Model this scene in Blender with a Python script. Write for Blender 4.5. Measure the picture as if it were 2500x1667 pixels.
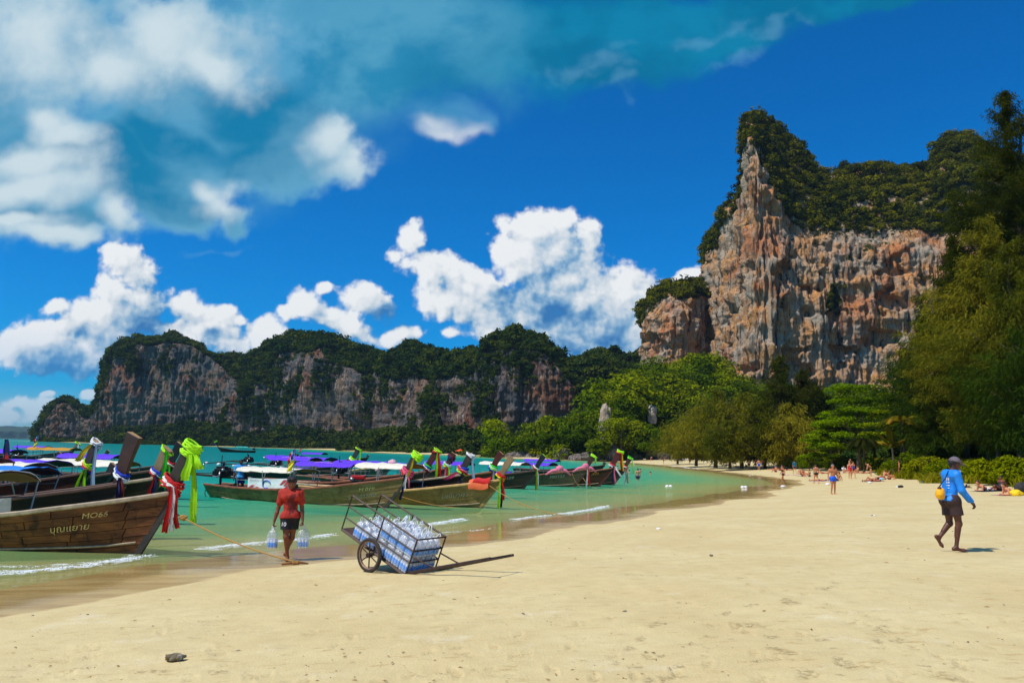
import bpy, bmesh, math, random
import numpy as np
from mathutils import Vector, Matrix

# ------------------------------------------------------------------ clear
for o in list(bpy.data.objects):
    bpy.data.objects.remove(o, do_unlink=True)
scene = bpy.context.scene
COL = scene.collection
PI = math.pi

# ------------------------------------------------------------------ camera
CAM_Z = 2.45                      # eye height above the sea level z = 0
FOC = 1960.0                      # focal length in pixels of a 2500 px wide frame
ROLL = math.atan(0.026)
PITCH = math.atan(268.0 / FOC)
_f = Vector((0, math.cos(PITCH), math.sin(PITCH)))
_u = Vector((0, -math.sin(PITCH), math.cos(PITCH)))
_x = Vector((1, 0, 0))
CAM_R = _x * math.cos(ROLL) + _u * math.sin(ROLL)
CAM_U = -_x * math.sin(ROLL) + _u * math.cos(ROLL)
CAM_F = _f
cam_data = bpy.data.cameras.new('camera')
cam_data.sensor_width = 36.0
cam_data.lens = FOC / 2500.0 * 36.0
cam_data.clip_start = 0.1
cam_data.clip_end = 20000.0
cam = bpy.data.objects.new('camera', cam_data)
COL.objects.link(cam)
_m = Matrix((CAM_R, CAM_U, -CAM_F)).transposed().to_4x4()
_m.translation = (0, 0, CAM_Z)
cam.matrix_world = _m
scene.camera = cam


def ray(u, v):
    return CAM_F + CAM_R * ((u - 1250.0) / FOC) - CAM_U * ((v - 833.5) / FOC)


def on_z(u, v, z=0.0):
    """Where the sight line to a spot of the photograph meets the level z."""
    d = ray(u, v)
    t = (z - CAM_Z) / d.z
    return Vector((d.x * t, d.y * t, z))


def at_y(u, v, y):
    """The point on that sight line y metres ahead."""
    d = ray(u, v)
    t = y / d.y
    return Vector((d.x * t, y, CAM_Z + d.z * t))


# ------------------------------------------------------------------ sun, exposure
SUN_EL = math.radians(57)
_sx, _sy = -0.86, -0.50           # the sun stands behind the left shoulder
_sl = math.hypot(_sx, _sy)
SUN_DIR = Vector((_sx / _sl * math.cos(SUN_EL), _sy / _sl * math.cos(SUN_EL), math.sin(SUN_EL)))
sun_data = bpy.data.lights.new('sun', 'SUN')
sun_data.energy = 4.0
sun_data.angle = math.radians(0.55)
sun_data.color = (1.0, 0.955, 0.87)
sun = bpy.data.objects.new('sun', sun_data)
COL.objects.link(sun)
sun.rotation_mode = 'QUATERNION'
sun.rotation_quaternion = SUN_DIR.to_track_quat('Z', 'Y')
sun.location = (-60, -40, 90)

vs = scene.view_settings
scene.display_settings.display_device = 'sRGB'
vs.view_transform = 'Standard'
vs.look = 'None'
vs.exposure = 0.0
vs.gamma = 1.0
vs.use_curve_mapping = False
scene.cycles.max_bounces = 6
scene.cycles.transparent_max_bounces = 12
scene.cycles.volume_bounces = 0
HAZE_DENSITY = 0.00006
scene.cycles.caustics_reflective = False
scene.cycles.caustics_refractive = False
scene.cycles.sample_clamp_indirect = 4.0

# ------------------------------------------------------------------ node helpers


class NT:
    """Thin wrapper that makes node trees short to write."""

    def __init__(self, tree):
        self.t = tree
        self.n = tree.nodes
        self.l = tree.links

    def put(self, sock, val):
        if val is None:
            return
        if isinstance(val, bpy.types.NodeSocket):
            self.l.new(val, sock)
        else:
            if hasattr(sock, 'default_value'):
                dv = sock.default_value
                if hasattr(dv, '__len__') and not hasattr(val, '__len__'):
                    val = (val,) * len(dv)
                elif hasattr(dv, '__len__') and len(dv) == 4 and len(val) == 3:
                    val = (*val, 1.0)
                sock.default_value = val

    def new(self, kind, **props):
        n = self.n.new(kind)
        for k, v in props.items():
            setattr(n, k, v)
        return n

    def math(self, op, a, b=None, c=None, clamp=False):
        n = self.new('ShaderNodeMath', operation=op, use_clamp=clamp)
        for s, v in zip(n.inputs, (a, b, c)):
            self.put(s, v)
        return n.outputs[0]

    def vmath(self, op, a, b=None, scale=None):
        n = self.new('ShaderNodeVectorMath', operation=op)
        self.put(n.inputs[0], a)
        if b is not None:
            self.put(n.inputs[1], b)
        if scale is not None:
            self.put(n.inputs['Scale'], scale)
        return n.outputs['Value'] if op in ('LENGTH', 'DISTANCE', 'DOT_PRODUCT') else n.outputs['Vector']

    def mapr(self, v, a, b, c=0.0, d=1.0, smooth=True):
        n = self.new('ShaderNodeMapRange', interpolation_type='SMOOTHSTEP' if smooth else 'LINEAR')
        for s, x in zip(n.inputs, (v, a, b, c, d)):
            self.put(s, x)
        return n.outputs[0]

    def mix(self, f, a, b, blend='MIX'):
        n = self.new('ShaderNodeMix', data_type='RGBA', blend_type=blend)
        self.put(n.inputs[0], f)
        self.put(n.inputs[6], a)
        self.put(n.inputs[7], b)
        return n.outputs[2]

    def mixf(self, f, a, b):
        n = self.new('ShaderNodeMix', data_type='FLOAT')
        self.put(n.inputs[0], f)
        self.put(n.inputs[2], a)
        self.put(n.inputs[3], b)
        return n.outputs[0]

    def noise(self, vec, scale, detail=4.0, rough=0.5, dist=0.0, out=0, dims='3D'):
        n = self.new('ShaderNodeTexNoise', noise_dimensions=dims)
        self.put(n.inputs['Vector'], vec)
        n.inputs['Scale'].default_value = scale
        n.inputs['Detail'].default_value = detail
        n.inputs['Roughness'].default_value = rough
        n.inputs['Distortion'].default_value = dist
        return n.outputs[out]

    def voro(self, vec, scale, feature='F1', smooth=None, dims='3D'):
        n = self.new('ShaderNodeTexVoronoi', feature=feature, voronoi_dimensions=dims)
        self.put(n.inputs['Vector'], vec)
        n.inputs['Scale'].default_value = scale
        if smooth is not None and 'Smoothness' in n.inputs:
            n.inputs['Smoothness'].default_value = smooth
        return n

    def mapping(self, vec, loc=(0, 0, 0), rot=(0, 0, 0), sc=(1, 1, 1), kind='POINT'):
        n = self.new('ShaderNodeMapping', vector_type=kind)
        self.put(n.inputs['Vector'], vec)
        n.inputs['Location'].default_value = loc if kind != 'VECTOR' else (0, 0, 0)
        n.inputs['Rotation'].default_value = rot
        n.inputs['Scale'].default_value = sc
        return n.outputs[0]

    def ramp(self, f, stops, interp='LINEAR'):
        n = self.new('ShaderNodeValToRGB')
        cr = n.color_ramp
        cr.interpolation = interp
        while len(cr.elements) < len(stops):
            cr.elements.new(0.5)
        for e, (p, c) in zip(cr.elements, stops):
            e.position = p
            e.color = (*c, 1.0) if len(c) == 3 else c
        self.put(n.inputs[0], f)
        return n.outputs[0]

    def bump(self, h, strength=0.5, dist=0.1, normal=None):
        n = self.new('ShaderNodeBump')
        n.inputs['Strength'].default_value = strength
        n.inputs['Distance'].default_value = dist
        self.put(n.inputs['Height'], h)
        if normal is not None:
            self.put(n.inputs['Normal'], normal)
        return n.outputs[0]

    def xyz(self, v):
        n = self.new('ShaderNodeSeparateXYZ')
        self.put(n.inputs[0], v)
        return n.outputs

    def comb(self, x, y, z):
        n = self.new('ShaderNodeCombineXYZ')
        for s, v in zip(n.inputs, (x, y, z)):
            self.put(s, v)
        return n.outputs[0]

    def attr(self, name, kind='GEOMETRY', out='Fac'):
        n = self.new('ShaderNodeAttribute', attribute_name=name, attribute_type=kind)
        return n.outputs[out]

    def pos(self):
        return self.new('ShaderNodeNewGeometry').outputs['Position']

    def obj(self):
        return self.new('ShaderNodeTexCoord').outputs['Object']


def lin(r, g, b):
    """sRGB 0..255 to linear."""
    f = lambda c: (c / 255 / 12.92) if c <= 10.3 else ((c / 255 + 0.055) / 1.055) ** 2.4
    return (f(r), f(g), f(b))


def new_mat(name):
    m = bpy.data.materials.new(name)
    m.use_nodes = True
    nt = NT(m.node_tree)
    nt.n.clear()
    out = nt.new('ShaderNodeOutputMaterial')
    return m, nt, out


def principled(nt, out, base, rough=0.6, **kw):
    p = nt.new('ShaderNodeBsdfPrincipled')
    nt.put(p.inputs['Base Color'], base)
    nt.put(p.inputs['Roughness'], rough)
    for k, v in kw.items():
        nt.put(p.inputs[k.replace('_', ' ')], v)
    if out is not None:
        nt.l.new(p.outputs[0], out.inputs[0])
    return p


_MATS = {}


def simple(name, col, rough=0.6, vary=0.12, scale=6.0, bump=0.0, **kw):
    """A plain surface with a little procedural wear and grain."""
    if name in _MATS:
        return _MATS[name]
    m, nt, out = new_mat(name)
    co = nt.obj()
    n = nt.noise(co, scale, 4, 0.6)
    f = nt.mapr(n, 0.3, 0.7, 1 - vary, 1 + vary)
    base = nt.vmath('SCALE', (*col,), scale=f)
    p = principled(nt, out, base, rough, **kw)
    if bump:
        nt.l.new(nt.bump(n, bump, 0.02), p.inputs['Normal'])
    _MATS[name] = m
    return m


# ------------------------------------------------------------------ mesh helpers
def link(o, parent=None):
    COL.objects.link(o)
    if parent is not None:
        o.parent = parent
    return o


def tag(o, label=None, cat=None, group=None, kind=None):
    for k, v in (('label', label), ('category', cat), ('group', group), ('kind', kind)):
        if v:
            o[k] = v
    return o


def empty(name, loc, label, cat, group=None, rz=0.0):
    o = bpy.data.objects.new(name, None)
    o.empty_display_size = 0.2
    o.location = loc
    o.rotation_euler = (0, 0, rz)
    link(o)
    return tag(o, label, cat, group)


def mesh_np(name, verts, faces, mats=(), parent=None, smooth=False, mat_idx=None, attrs=None):
    """verts (n,3), faces (list or (m,k) array)."""
    me = bpy.data.meshes.new(name)
    v = np.asarray(verts, dtype=np.float32)
    if isinstance(faces, np.ndarray) and faces.ndim == 2:
        k = faces.shape[1]
        m = len(faces)
        me.vertices.add(len(v))
        me.vertices.foreach_set('co', v.ravel())
        me.loops.add(m * k)
        me.loops.foreach_set('vertex_index', faces.astype(np.int32).ravel())
        me.polygons.add(m)
        me.polygons.foreach_set('loop_start', np.arange(0, m * k, k, dtype=np.int32))
        me.polygons.foreach_set('loop_total', np.full(m, k, dtype=np.int32))
    else:
        me.from_pydata([tuple(map(float, p)) for p in v], [], [tuple(int(i) for i in f) for f in faces])
    if mat_idx is not None:
        me.polygons.foreach_set('material_index', np.asarray(mat_idx, dtype=np.int32))
    if smooth:
        me.polygons.foreach_set('use_smooth', np.ones(len(me.polygons), dtype=bool))
    for k_, a in (attrs or {}).items():
        at = me.attributes.new(k_, 'FLOAT', 'POINT')
        at.data.foreach_set('value', np.asarray(a, dtype=np.float32))
    me.update(calc_edges=True)
    me.validate()
    for m_ in (mats if isinstance(mats, (list, tuple)) else [mats]):
        me.materials.append(m_)
    o = bpy.data.objects.new(name, me)
    return link(o, parent)


class MB:
    """Collects simple shapes and builds ONE mesh object from them."""

    def __init__(self):
        self.v, self.f, self.mi = [], [], []
        self.cur = 0

    def add(self, verts, faces, mi=None):
        b = len(self.v)
        self.v.extend([tuple(p) for p in verts])
        self.f.extend([tuple(i + b for i in f) for f in faces])
        self.mi.extend([self.cur if mi is None else mi] * len(faces))
        return self

    def box(self, c, s, M=None, mi=None):
        x, y, z = s[0] / 2, s[1] / 2, s[2] / 2
        vs_ = [Vector((sx * x, sy * y, sz * z)) for sx in (-1, 1) for sy in (-1, 1) for sz in (-1, 1)]
        if M is not None:
            vs_ = [M @ p for p in vs_]
        c = Vector(c)
        return self.add([c + p for p in vs_], [(0, 1, 3, 2), (4, 6, 7, 5), (0, 4, 5, 1), (2, 3, 7, 6), (0, 2, 6, 4), (1, 5, 7, 3)], mi)

    def tube(self, pts, r, n=6, caps=True, mi=None, flat=1.0):
        pts = [Vector(p) for p in pts]
        rs = r if hasattr(r, '__len__') else [r] * len(pts)
        b = len(self.v)
        ref = None
        for i, p in enumerate(pts):
            t = (pts[min(i + 1, len(pts) - 1)] - pts[max(i - 1, 0)])
            t = t.normalized() if t.length > 1e-9 else Vector((0, 0, 1))
            if ref is None:
                ref = Vector((0, 0, 1)) if abs(t.z) < 0.9 else Vector((1, 0, 0))
            a = (ref - t * ref.dot(t))
            a = a.normalized() if a.length > 1e-6 else t.orthogonal().normalized()
            ref = a
            c = t.cross(a)
            for k in range(n):
                an = 2 * PI * k / n
                self.v.append(tuple(p + a * (rs[i] * math.cos(an)) + c * (rs[i] * flat * math.sin(an))))
        m = self.cur if mi is None else mi
        for i in range(len(pts) - 1):
            for k in range(n):
                k2 = (k + 1) % n
                self.f.append((b + i * n + k, b + i * n + k2, b + (i + 1) * n + k2, b + (i + 1) * n + k))
                self.mi.append(m)
        if caps:
            self.f.append(tuple(b + k for k in reversed(range(n))))
            e = b + (len(pts) - 1) * n
            self.f.append(tuple(e + k for k in range(n)))
            self.mi += [m, m]
        return self

    def lathe(self, prof, n=10, c=(0, 0, 0), M=None, mi=None, mis=None):
        """prof: list of (r, z)."""
        b = len(self.v)
        c = Vector(c)
        for r, z in prof:
            for k in range(n):
                an = 2 * PI * k / n
                p = Vector((r * math.cos(an), r * math.sin(an), z))
                if M is not None:
                    p = M @ p
                self.v.append(tuple(c + p))
        m = self.cur if mi is None else mi
        for i in range(len(prof) - 1):
            for k in range(n):
                k2 = (k + 1) % n
                self.f.append((b + i * n + k, b + i * n + k2, b + (i + 1) * n + k2, b + (i + 1) * n + k))
                self.mi.append(mis[i] if mis else m)
        self.f.append(tuple(b + k for k in reversed(range(n))))
        self.f.append(tuple(b + (len(prof) - 1) * n + k for k in range(n)))
        self.mi += [m, m]
        return self

    def grid(self, P, mi=None, close_u=False):
        """P[i][j] points."""
        nu, nv = len(P), len(P[0])
        b = len(self.v)
        for row in P:
            self.v.extend([tuple(p) for p in row])
        m = self.cur if mi is None else mi
        for i in range(nu if close_u else nu - 1):
            i2 = (i + 1) % nu
            for j in range(nv - 1):
                self.f.append((b + i * nv + j, b + i2 * nv + j, b + i2 * nv + j + 1, b + i * nv + j + 1))
                self.mi.append(m)
        return self

    def build(self, name, mats, parent=None, smooth=False):
        return mesh_np(name, np.array(self.v), self.f, mats, parent, smooth, self.mi)


def bevel(o, w=0.01, seg=2):
    md = o.modifiers.new('bevel', 'BEVEL')
    md.width = w
    md.segments = seg
    md.limit_method = 'ANGLE'
    return o


def copy_tree(o, parent=None):
    c = o.copy()
    COL.objects.link(c)
    if parent is not None:
        c.parent = parent
    for ch in o.children:
        copy_tree(ch, c)
    return c


# ------------------------------------------------------------------ numpy noise
_rng = np.random.RandomState(7)
_perm = np.concatenate([_rng.permutation(256)] * 3)
_grad = _rng.normal(size=(256, 3))
_grad /= np.linalg.norm(_grad, axis=1)[:, None]


def pnoise(p):
    p = np.asarray(p, dtype=np.float64)
    i = np.floor(p).astype(np.int64)
    f = p - i
    w = f * f * f * (f * (f * 6 - 15) + 10)
    i &= 255
    out = 0.0
    for dx in (0, 1):
        for dy in (0, 1):
            for dz in (0, 1):
                h = _perm[_perm[_perm[(i[..., 0] + dx) & 255] + ((i[..., 1] + dy) & 255)] + ((i[..., 2] + dz) & 255)]
                g = _grad[h]
                d = g[..., 0] * (f[..., 0] - dx) + g[..., 1] * (f[..., 1] - dy) + g[..., 2] * (f[..., 2] - dz)
                wx = w[..., 0] if dx else 1 - w[..., 0]
                wy = w[..., 1] if dy else 1 - w[..., 1]
                wz = w[..., 2] if dz else 1 - w[..., 2]
                out = out + d * wx * wy * wz
    return out * 1.5


def fbm(p, octaves=4, gain=0.5, lac=2.03):
    p = np.asarray(p, dtype=np.float64)
    a, s = 1.0, 0.0
    for _ in range(octaves):
        s = s + a * pnoise(p)
        p = p * lac + 17.3
        a *= gain
    return s


def smoothstep(a, b, x):
    t = np.clip((x - a) / (b - a), 0, 1)
    return t * t * (3 - 2 * t)

# ------------------------------------------------------------------ world: clear sky plus clouds
world = bpy.data.worlds.new('World')
scene.world = world
world.use_nodes = True
W = NT(world.node_tree)
W.n.clear()
sky = W.new('ShaderNodeTexSky', sky_type='NISHITA')
sky.sun_disc = False
sky.sun_elevation = SUN_EL
sky.sun_rotation = math.atan2(SUN_DIR.x, SUN_DIR.y)
sky.air_density = 1.0
sky.dust_density = 0.3
sky.ozone_density = 3.0
hs = W.new('ShaderNodeHueSaturation')
hs.inputs['Saturation'].default_value = 1.6
hs.inputs['Value'].default_value = 1.10
W.l.new(W.vmath('MULTIPLY', sky.outputs[0], (0.55, 0.82, 1.15)), hs.inputs['Color'])
SKY_STRENGTH = 0.10


def st(u, v):
    d = ray(u, v)
    return np.array([d.x / d.y, d.z / d.y])


# banks of cloud: (photo x, y, half width, half height, tilt) -> a direction in the sky
CUMULUS = [
    # great tower right of the middle
    (1370, 625, 132, 88, 0), (1290, 640, 72, 60, 20), (1432, 640, 70, 78, 0), (1388, 545, 48, 36, 0), (1330, 575, 72, 52, 30),
    (1450, 580, 40, 50, 0), (1250, 620, 42, 32, 0), (1545, 715, 66, 66, 0), (1578, 770, 44, 66, 0), (1450, 735, 130, 80, 0), (1350, 715, 130, 60, 0), (1420, 690, 110, 50, 0), (1385, 745, 120, 60, 0), (1450, 800, 120, 50, 0),
    (1000, 608, 62, 36, 58), (960, 640, 34, 36, 0), (1050, 668, 82, 46, 0), (1150, 706, 126, 50, -8), (1060, 748, 100, 50, 0),
    (1180, 770, 120, 54, -12), (1290, 770, 130, 66, 0), (1400, 800, 190, 62, 0), (1540, 830, 100, 46, 0), (1250, 815, 120, 36, 0),
    (1460, 845, 110, 34, 0), (1600, 790, 40, 50, 0),
    # small ones left of it
    (900, 742, 74, 34, -14), (865, 725, 40, 24, 30), (790, 706, 22, 14, 20), (745, 748, 46, 34, -30), (795, 782, 58, 32, -30), (850, 806, 56, 30, -20),
    (965, 815, 52, 24, 10), (1070, 816, 34, 18, 0), (640, 820, 58, 40, 0), (700, 770, 26, 18, 0),
    # the leaning tower on the left
    (312, 650, 60, 48, 10), (290, 632, 44, 30, 0), (336, 668, 36, 50, 0), (282, 712, 52, 50, 0), (245, 772, 96, 46, 22), (180, 806, 110, 44, 20),
    (95, 842, 100, 40, 10), (40, 862, 70, 50, 0), (190, 866, 150, 56, 0), (270, 820, 80, 50, 0), (130, 885, 140, 36, 0), (300, 770, 70, 46, 0),
    (350, 735, 60, 60, 0), (430, 742, 54, 38, 0), (470, 768, 66, 34, -10), (530, 772, 54, 30, -10), (575, 786, 26, 14, 0), (135, 762, 36, 20, 0),
    (500, 806, 84, 44, 0), (545, 842, 56, 36, -20), (400, 808, 60, 28, 0), (420, 850, 90, 40, 0),
    # low by the horizon
    (60, 992, 80, 26, 0), (110, 966, 22, 9, 0), (218, 968, 26, 12, 0), (20, 1020, 70, 22, 0), (130, 1010, 60, 18, 0),
    # behind the tall cliff
    (1690, 676, 40, 18, 20), (1660, 692, 26, 12, 0),
]
GREY = [(1480, 790, 170, 56, 0), (1330, 740, 110, 50, -10), (1220, 720, 120, 22, -10), (1560, 815, 120, 36, 0), (130, 905, 170, 44, 0),
        (330, 800, 90, 70, 0), (230, 845, 90, 30, 0), (480, 830, 40, 16, 0), (1225, 800, 40, 16, 0), (900, 766, 70, 22, -10),
        (1400, 855, 120, 26, 0)]
VEIL = [  # the soft mass overhead, upper left
    (150, 110, 330, 260, 0), (430, 170, 330, 240, 0), (120, 400, 300, 170, 0), (420, 400, 260, 140, 0), (640, 330, 260, 110, -10),
    (800, 390, 120, 74, 0), (860, 400, 70, 62, 0), (770, 300, 100, 80, -20), (480, 490, 130, 74, 0), (580, 520, 48, 50, 0), (160, 590, 150, 40, -5), (100, 540, 250, 70, 0),
    (300, 545, 56, 44, -20), (0, 300, 200, 330, 0),
]
SOFT = [(880, 190, 430, 190, 0), (620, 60, 420, 220, 0), (1000, 60, 330, 160, 0), (500, 300, 420, 220, 0)]
TEAL = [(1000, 130, 420, 150, 0), (1300, 90, 480, 160, 5), (1620, 60, 330, 90, 12), (1850, 10, 220, 46, 12), (1500, 170, 260, 90, 10), (1750, 90, 200, 60, 20), (2150, -10, 300, 36, 4)]
TAIL = [(1115, 300, 130, 66, -12), (1090, 330, 90, 36, -15), (1180, 330, 60, 36, 0)]
WHITE = [  # bright patches of that mass
    (90, 90, 170, 150, 0), (400, 90, 180, 110, 0), (520, 150, 110, 46, -20), (250, 170, 120, 80, 0), (130, 290, 60, 42, -30), (90, 400, 150, 46, 0),
    (60, 470, 170, 50, 0), (170, 330, 70, 40, -30), (525, 440, 40, 24, -20), (560, 470, 54, 62, -40), (880, 390, 60, 74, -30), (815, 310, 60, 66, -45), (305, 530, 44, 40, -30),
    (150, 590, 150, 26, -5), (1110, 338, 110, 30, -15), (1080, 310, 60, 26, -20), (40, 560, 120, 22, 0),
]
DARK = [(300, 400, 150, 60, -10), (480, 480, 150, 40, 0), (640, 350, 130, 60, 0), (140, 560, 160, 22, 0), (440, 330, 130, 50, 0), (640, 250, 160, 80, 0), (330, 470, 90, 50, 0)]
WISPS = [(1640, 75, 90, 26, 25), (1700, 55, 90, 20, 20), (1480, 250, 60, 30, 0), (1760, 130, 90, 30, 40), (1400, 200, 130, 26, 10), (1840, 40, 90, 20, 15), (520, 590, 70, 14, 0)]



# --- 2D noises on whole arrays
_g2 = _rng.normal(size=(256, 2))
_g2 /= np.linalg.norm(_g2, axis=1)[:, None]
_pt = _rng.rand(256, 2)


def pn2(x, y):
    i, j = np.floor(x).astype(np.int32), np.floor(y).astype(np.int32)
    fx, fy = (x - i).astype(np.float32), (y - j).astype(np.float32)
    wx, wy = fx * fx * (3 - 2 * fx), fy * fy * (3 - 2 * fy)
    i &= 255
    j &= 255
    r = []
    for a in (0, 1):
        for b in (0, 1):
            g = _g2[_perm[_perm[(i + a) & 255] + ((j + b) & 255)]].astype(np.float32)
            r.append(g[..., 0] * (fx - a) + g[..., 1] * (fy - b))
    u0 = r[0] + (r[1] - r[0]) * wy
    u1 = r[2] + (r[3] - r[2]) * wy
    return (u0 + (u1 - u0) * wx) * 1.4


def fb2(x, y, sc, octv=5, gain=0.55, off=0.0):
    s, a, f = 0.0, 1.0, sc
    for k in range(octv):
        s = s + a * pn2(x * f + off + 13.7 * k, y * f + off * 1.7 + 5.1 * k)
        a *= gain
        f *= 2.03
    return s


def worley(x, y, sc):
    x, y = x * sc, y * sc
    i, j = np.floor(x).astype(np.int32), np.floor(y).astype(np.int32)
    best = np.full(x.shape, 9.0, np.float32)
    for a in (-1, 0, 1):
        for b in (-1, 0, 1):
            q = _pt[_perm[_perm[(i + a) & 255] + ((j + b) & 255)]]
            d = np.hypot(i + a + q[..., 0] - x, j + b + q[..., 1] - y)
            best = np.minimum(best, d)
    return best


def blob_field(X, Y, lst, k=0.2):
    acc = np.full(X.shape, -3.0, np.float32)
    for u, v, a, b, t in lst:
        c = st(u, v)
        t = math.radians(t)
        ax = st(u + a * math.cos(t), v - a * math.sin(t)) - c
        bx = st(u - b * math.sin(t), v - b * math.cos(t)) - c
        la, lb = np.linalg.norm(ax), np.linalg.norm(bx)
        ex, ey = ax / la
        dx_, dy_ = X - c[0], Y - c[1]
        d = 1 - np.hypot((dx_ * ex + dy_ * ey) / la, (-dx_ * ey + dy_ * ex) / lb)
        h = np.maximum(k - np.abs(acc - d), 0) / k
        acc = np.maximum(acc, d) + h * h * k * 0.25
    return acc


def cloud_map(ppu):
    """Colour and cover of the clouds for every direction ahead, on the plane (x / y, z / y)."""
    s0, s1, t0, t1 = SKY_BOX
    nx, ny = int((s1 - s0) * ppu), int((t1 - t0) * ppu)
    X, Y = np.meshgrid(np.linspace(s0, s1, nx), np.linspace(t0, t1, ny))
    X, Y = X.astype(np.float32), Y.astype(np.float32)
    L = lambda *c: np.array(lin(*c), np.float32)
    sm = smoothstep

    def ramp(v, stops):
        out = np.zeros(v.shape + (3,), np.float32)
        p = [q[0] for q in stops]
        for k in range(3):
            out[..., k] = np.interp(v, p, [q[1][k] for q in stops])
        return out
    over = lambda c, al, d, bl: (c * (1 - bl[..., None]) + d * bl[..., None], 1 - (1 - al) * (1 - bl))
    mixc = lambda a, b, f: a * (1 - f[..., None]) + b * f[..., None]
    # shared noises
    wx, wy = fb2(X, Y, 4, 5, 0.55, 3.0), fb2(X, Y, 4, 5, 0.55, 91.0)
    fl, fl2 = fb2(X, Y, 20, 6, 0.6, 40.0), fb2(X, Y, 5, 5, 0.6, 7.0)
    Xw, Yw = X + wx * 0.035, Y + wy * 0.035
    grain = sm(-0.5, 0.5, fb2(X + wx * 0.02, Y * 1.3, 7, 6, 0.55, 63.0))
    # overhead mass, dark teal sheet, drifting tail
    teal = blob_field(Xw, Yw, TEAL, 0.4) + fl * 0.08 + fl2 * 0.28
    a_t = sm(-0.10, 0.50, teal) * 0.97
    veil = blob_field(Xw, Yw, VEIL, 0.35) + fl * 0.17 + fl2 * 0.22
    a_v = sm(-0.06, 0.42, veil)
    tail_ = blob_field(Xw, Yw, TAIL, 0.3) + fl * 0.16
    a_ta = sm(0.0, 0.7, tail_) * 0.9
    wisp = blob_field(Xw + wx * 0.03, Yw + wy * 0.03, WISPS, 0.25) + fl * 0.7 + fl2 * 0.3
    a_w = sm(-0.3, 1.2, wisp) * 0.32
    white = blob_field(X + wx * 0.028, Y + wy * 0.028, WHITE, 0.3) + fl * 0.20 + fl2 * 0.30
    b_v = sm(-0.55, 0.85, white)
    soft = blob_field(Xw, Yw, SOFT, 0.5) + fl * 0.05 + fl2 * 0.22
    a_so = sm(-0.15, 0.85, soft) * 0.92
    thick = sm(0.0, 0.9, veil)
    base_v = mixc(mixc(L(96, 168, 208), L(66, 146, 186), thick), L(10, 124, 170), np.clip(sm(-0.25, 0.5, blob_field(Xw, Yw, DARK, 0.3) + fl2 * 0.3), 0, 1))
    base_v = mixc(base_v, L(112, 172, 204), (grain * 0.45).astype(np.float32))
    col_v = mixc(base_v, L(205, 223, 231), b_v)
    col = np.zeros(X.shape + (3,), np.float32)
    al = np.zeros(X.shape, np.float32)
    col, al = over(col, al, mixc(np.broadcast_to(L(0, 113, 156), col.shape), L(6, 130, 172), grain), a_t)
    # overs are kept premultiplied
    col, al = over(col, al, L(110, 172, 214), a_w)
    col, al = over(col, al, mixc(np.broadcast_to(L(70, 142, 196), col.shape), L(214, 222, 232), b_v), a_ta)
    col, al = over(col, al, mixc(np.broadcast_to(L(40, 138, 182), col.shape), L(84, 160, 196), grain), a_so)
    col, al = over(col, al, col_v, a_v)
    # crisp cumulus: billows as a relief, lit from the upper left
    cx, cy = X + wx * 0.012, Y + wy * 0.012
    big = [(u, v, a * 1.10, b * 1.10, t) for u, v, a, b, t in CUMULUS]
    h = blob_field(cx, cy, big, 0.42)
    b1 = worley(X + wx * 0.02, Y + wy * 0.02, 13)
    b2 = worley(X + wx * 0.016 + 3.3, Y + wy * 0.016, 29)
    b3 = worley(X + wx * 0.010 + 7.7, Y + wy * 0.010, 62)
    b4 = worley(X + wx * 0.006 + 1.7, Y + wy * 0.006, 130)
    fine = fb2(X, Y, 40, 6, 0.62, 21.0)
    wide = fb2(X, Y, 7, 4, 0.55, 55.0)
    tex = (0.46 - b1) * 0.42 + (0.44 - b2) * 0.28 + (0.42 - b3) * 0.18 + (0.42 - b4) * 0.09 + fine * 0.13 + wide * 0.30
    h = h + tex
    a_c = sm(-0.06, 0.36, h + fine * 0.08) ** 1.2
    hh = np.sqrt(np.clip(h, 0, 1.4)) + tex * 0.45
    sh = 0.0
    for r, wgt in ((0.004, 0.40), (0.011, 0.42), (0.026, 0.36), (0.055, 0.20)):
        n = max(1, int(round(r * ppu)))
        moved = np.roll(np.roll(hh, n, axis=1), -n, axis=0)     # the relief a step towards the light
        sh = sh + wgt * np.clip(hh - moved, -0.6, 0.6)
    grey = sm(-0.5, 0.8, blob_field(X + wx * 0.04, Y + wy * 0.04, GREY, 0.3) + fl2 * 0.25 + fl * 0.1)
    soft_in = sm(-0.8, 0.8, fb2(X, Y, 11, 4, 0.6, 77.0))
    shade = np.clip(0.60 + 0.16 * soft_in + sh * 0.95 - grey * 0.50 + fine * 0.03, 0, 1)
    col_c = ramp(shade, [(0.0, L(52, 118, 180)), (0.25, L(98, 150, 196)), (0.45, L(150, 184, 212)), (0.62, L(194, 210, 224)), (0.80, L(220, 227, 233)), (1.0, L(240, 243, 245))])
    a_c = a_c * np.interp(Y, [0.0, 0.03, 0.14], [0.35, 0.55, 1.0])
    col, al = over(col, al, col_c, a_c.astype(np.float32))
    img = np.dstack([col / np.maximum(al, 1e-4)[..., None], al])
    # fade out at the border of the map
    e = sm(s0, s0 + 0.08, X) * sm(s1, s1 - 0.08, X) * sm(t1, t1 - 0.05, Y)
    img[..., 3] *= e
    return img.astype(np.float32)


SKY_BOX = (-0.80, 0.80, 0.0, 0.74)
_img = cloud_map(1150)
cloud_image = bpy.data.images.new('cloud_cover', _img.shape[1], _img.shape[0], alpha=True, float_buffer=True, is_data=True)
cloud_image.alpha_mode = 'CHANNEL_PACKED'
cloud_image.pixels.foreach_set(_img.ravel())
cloud_image.update()
cloud_image.pack()

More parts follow.
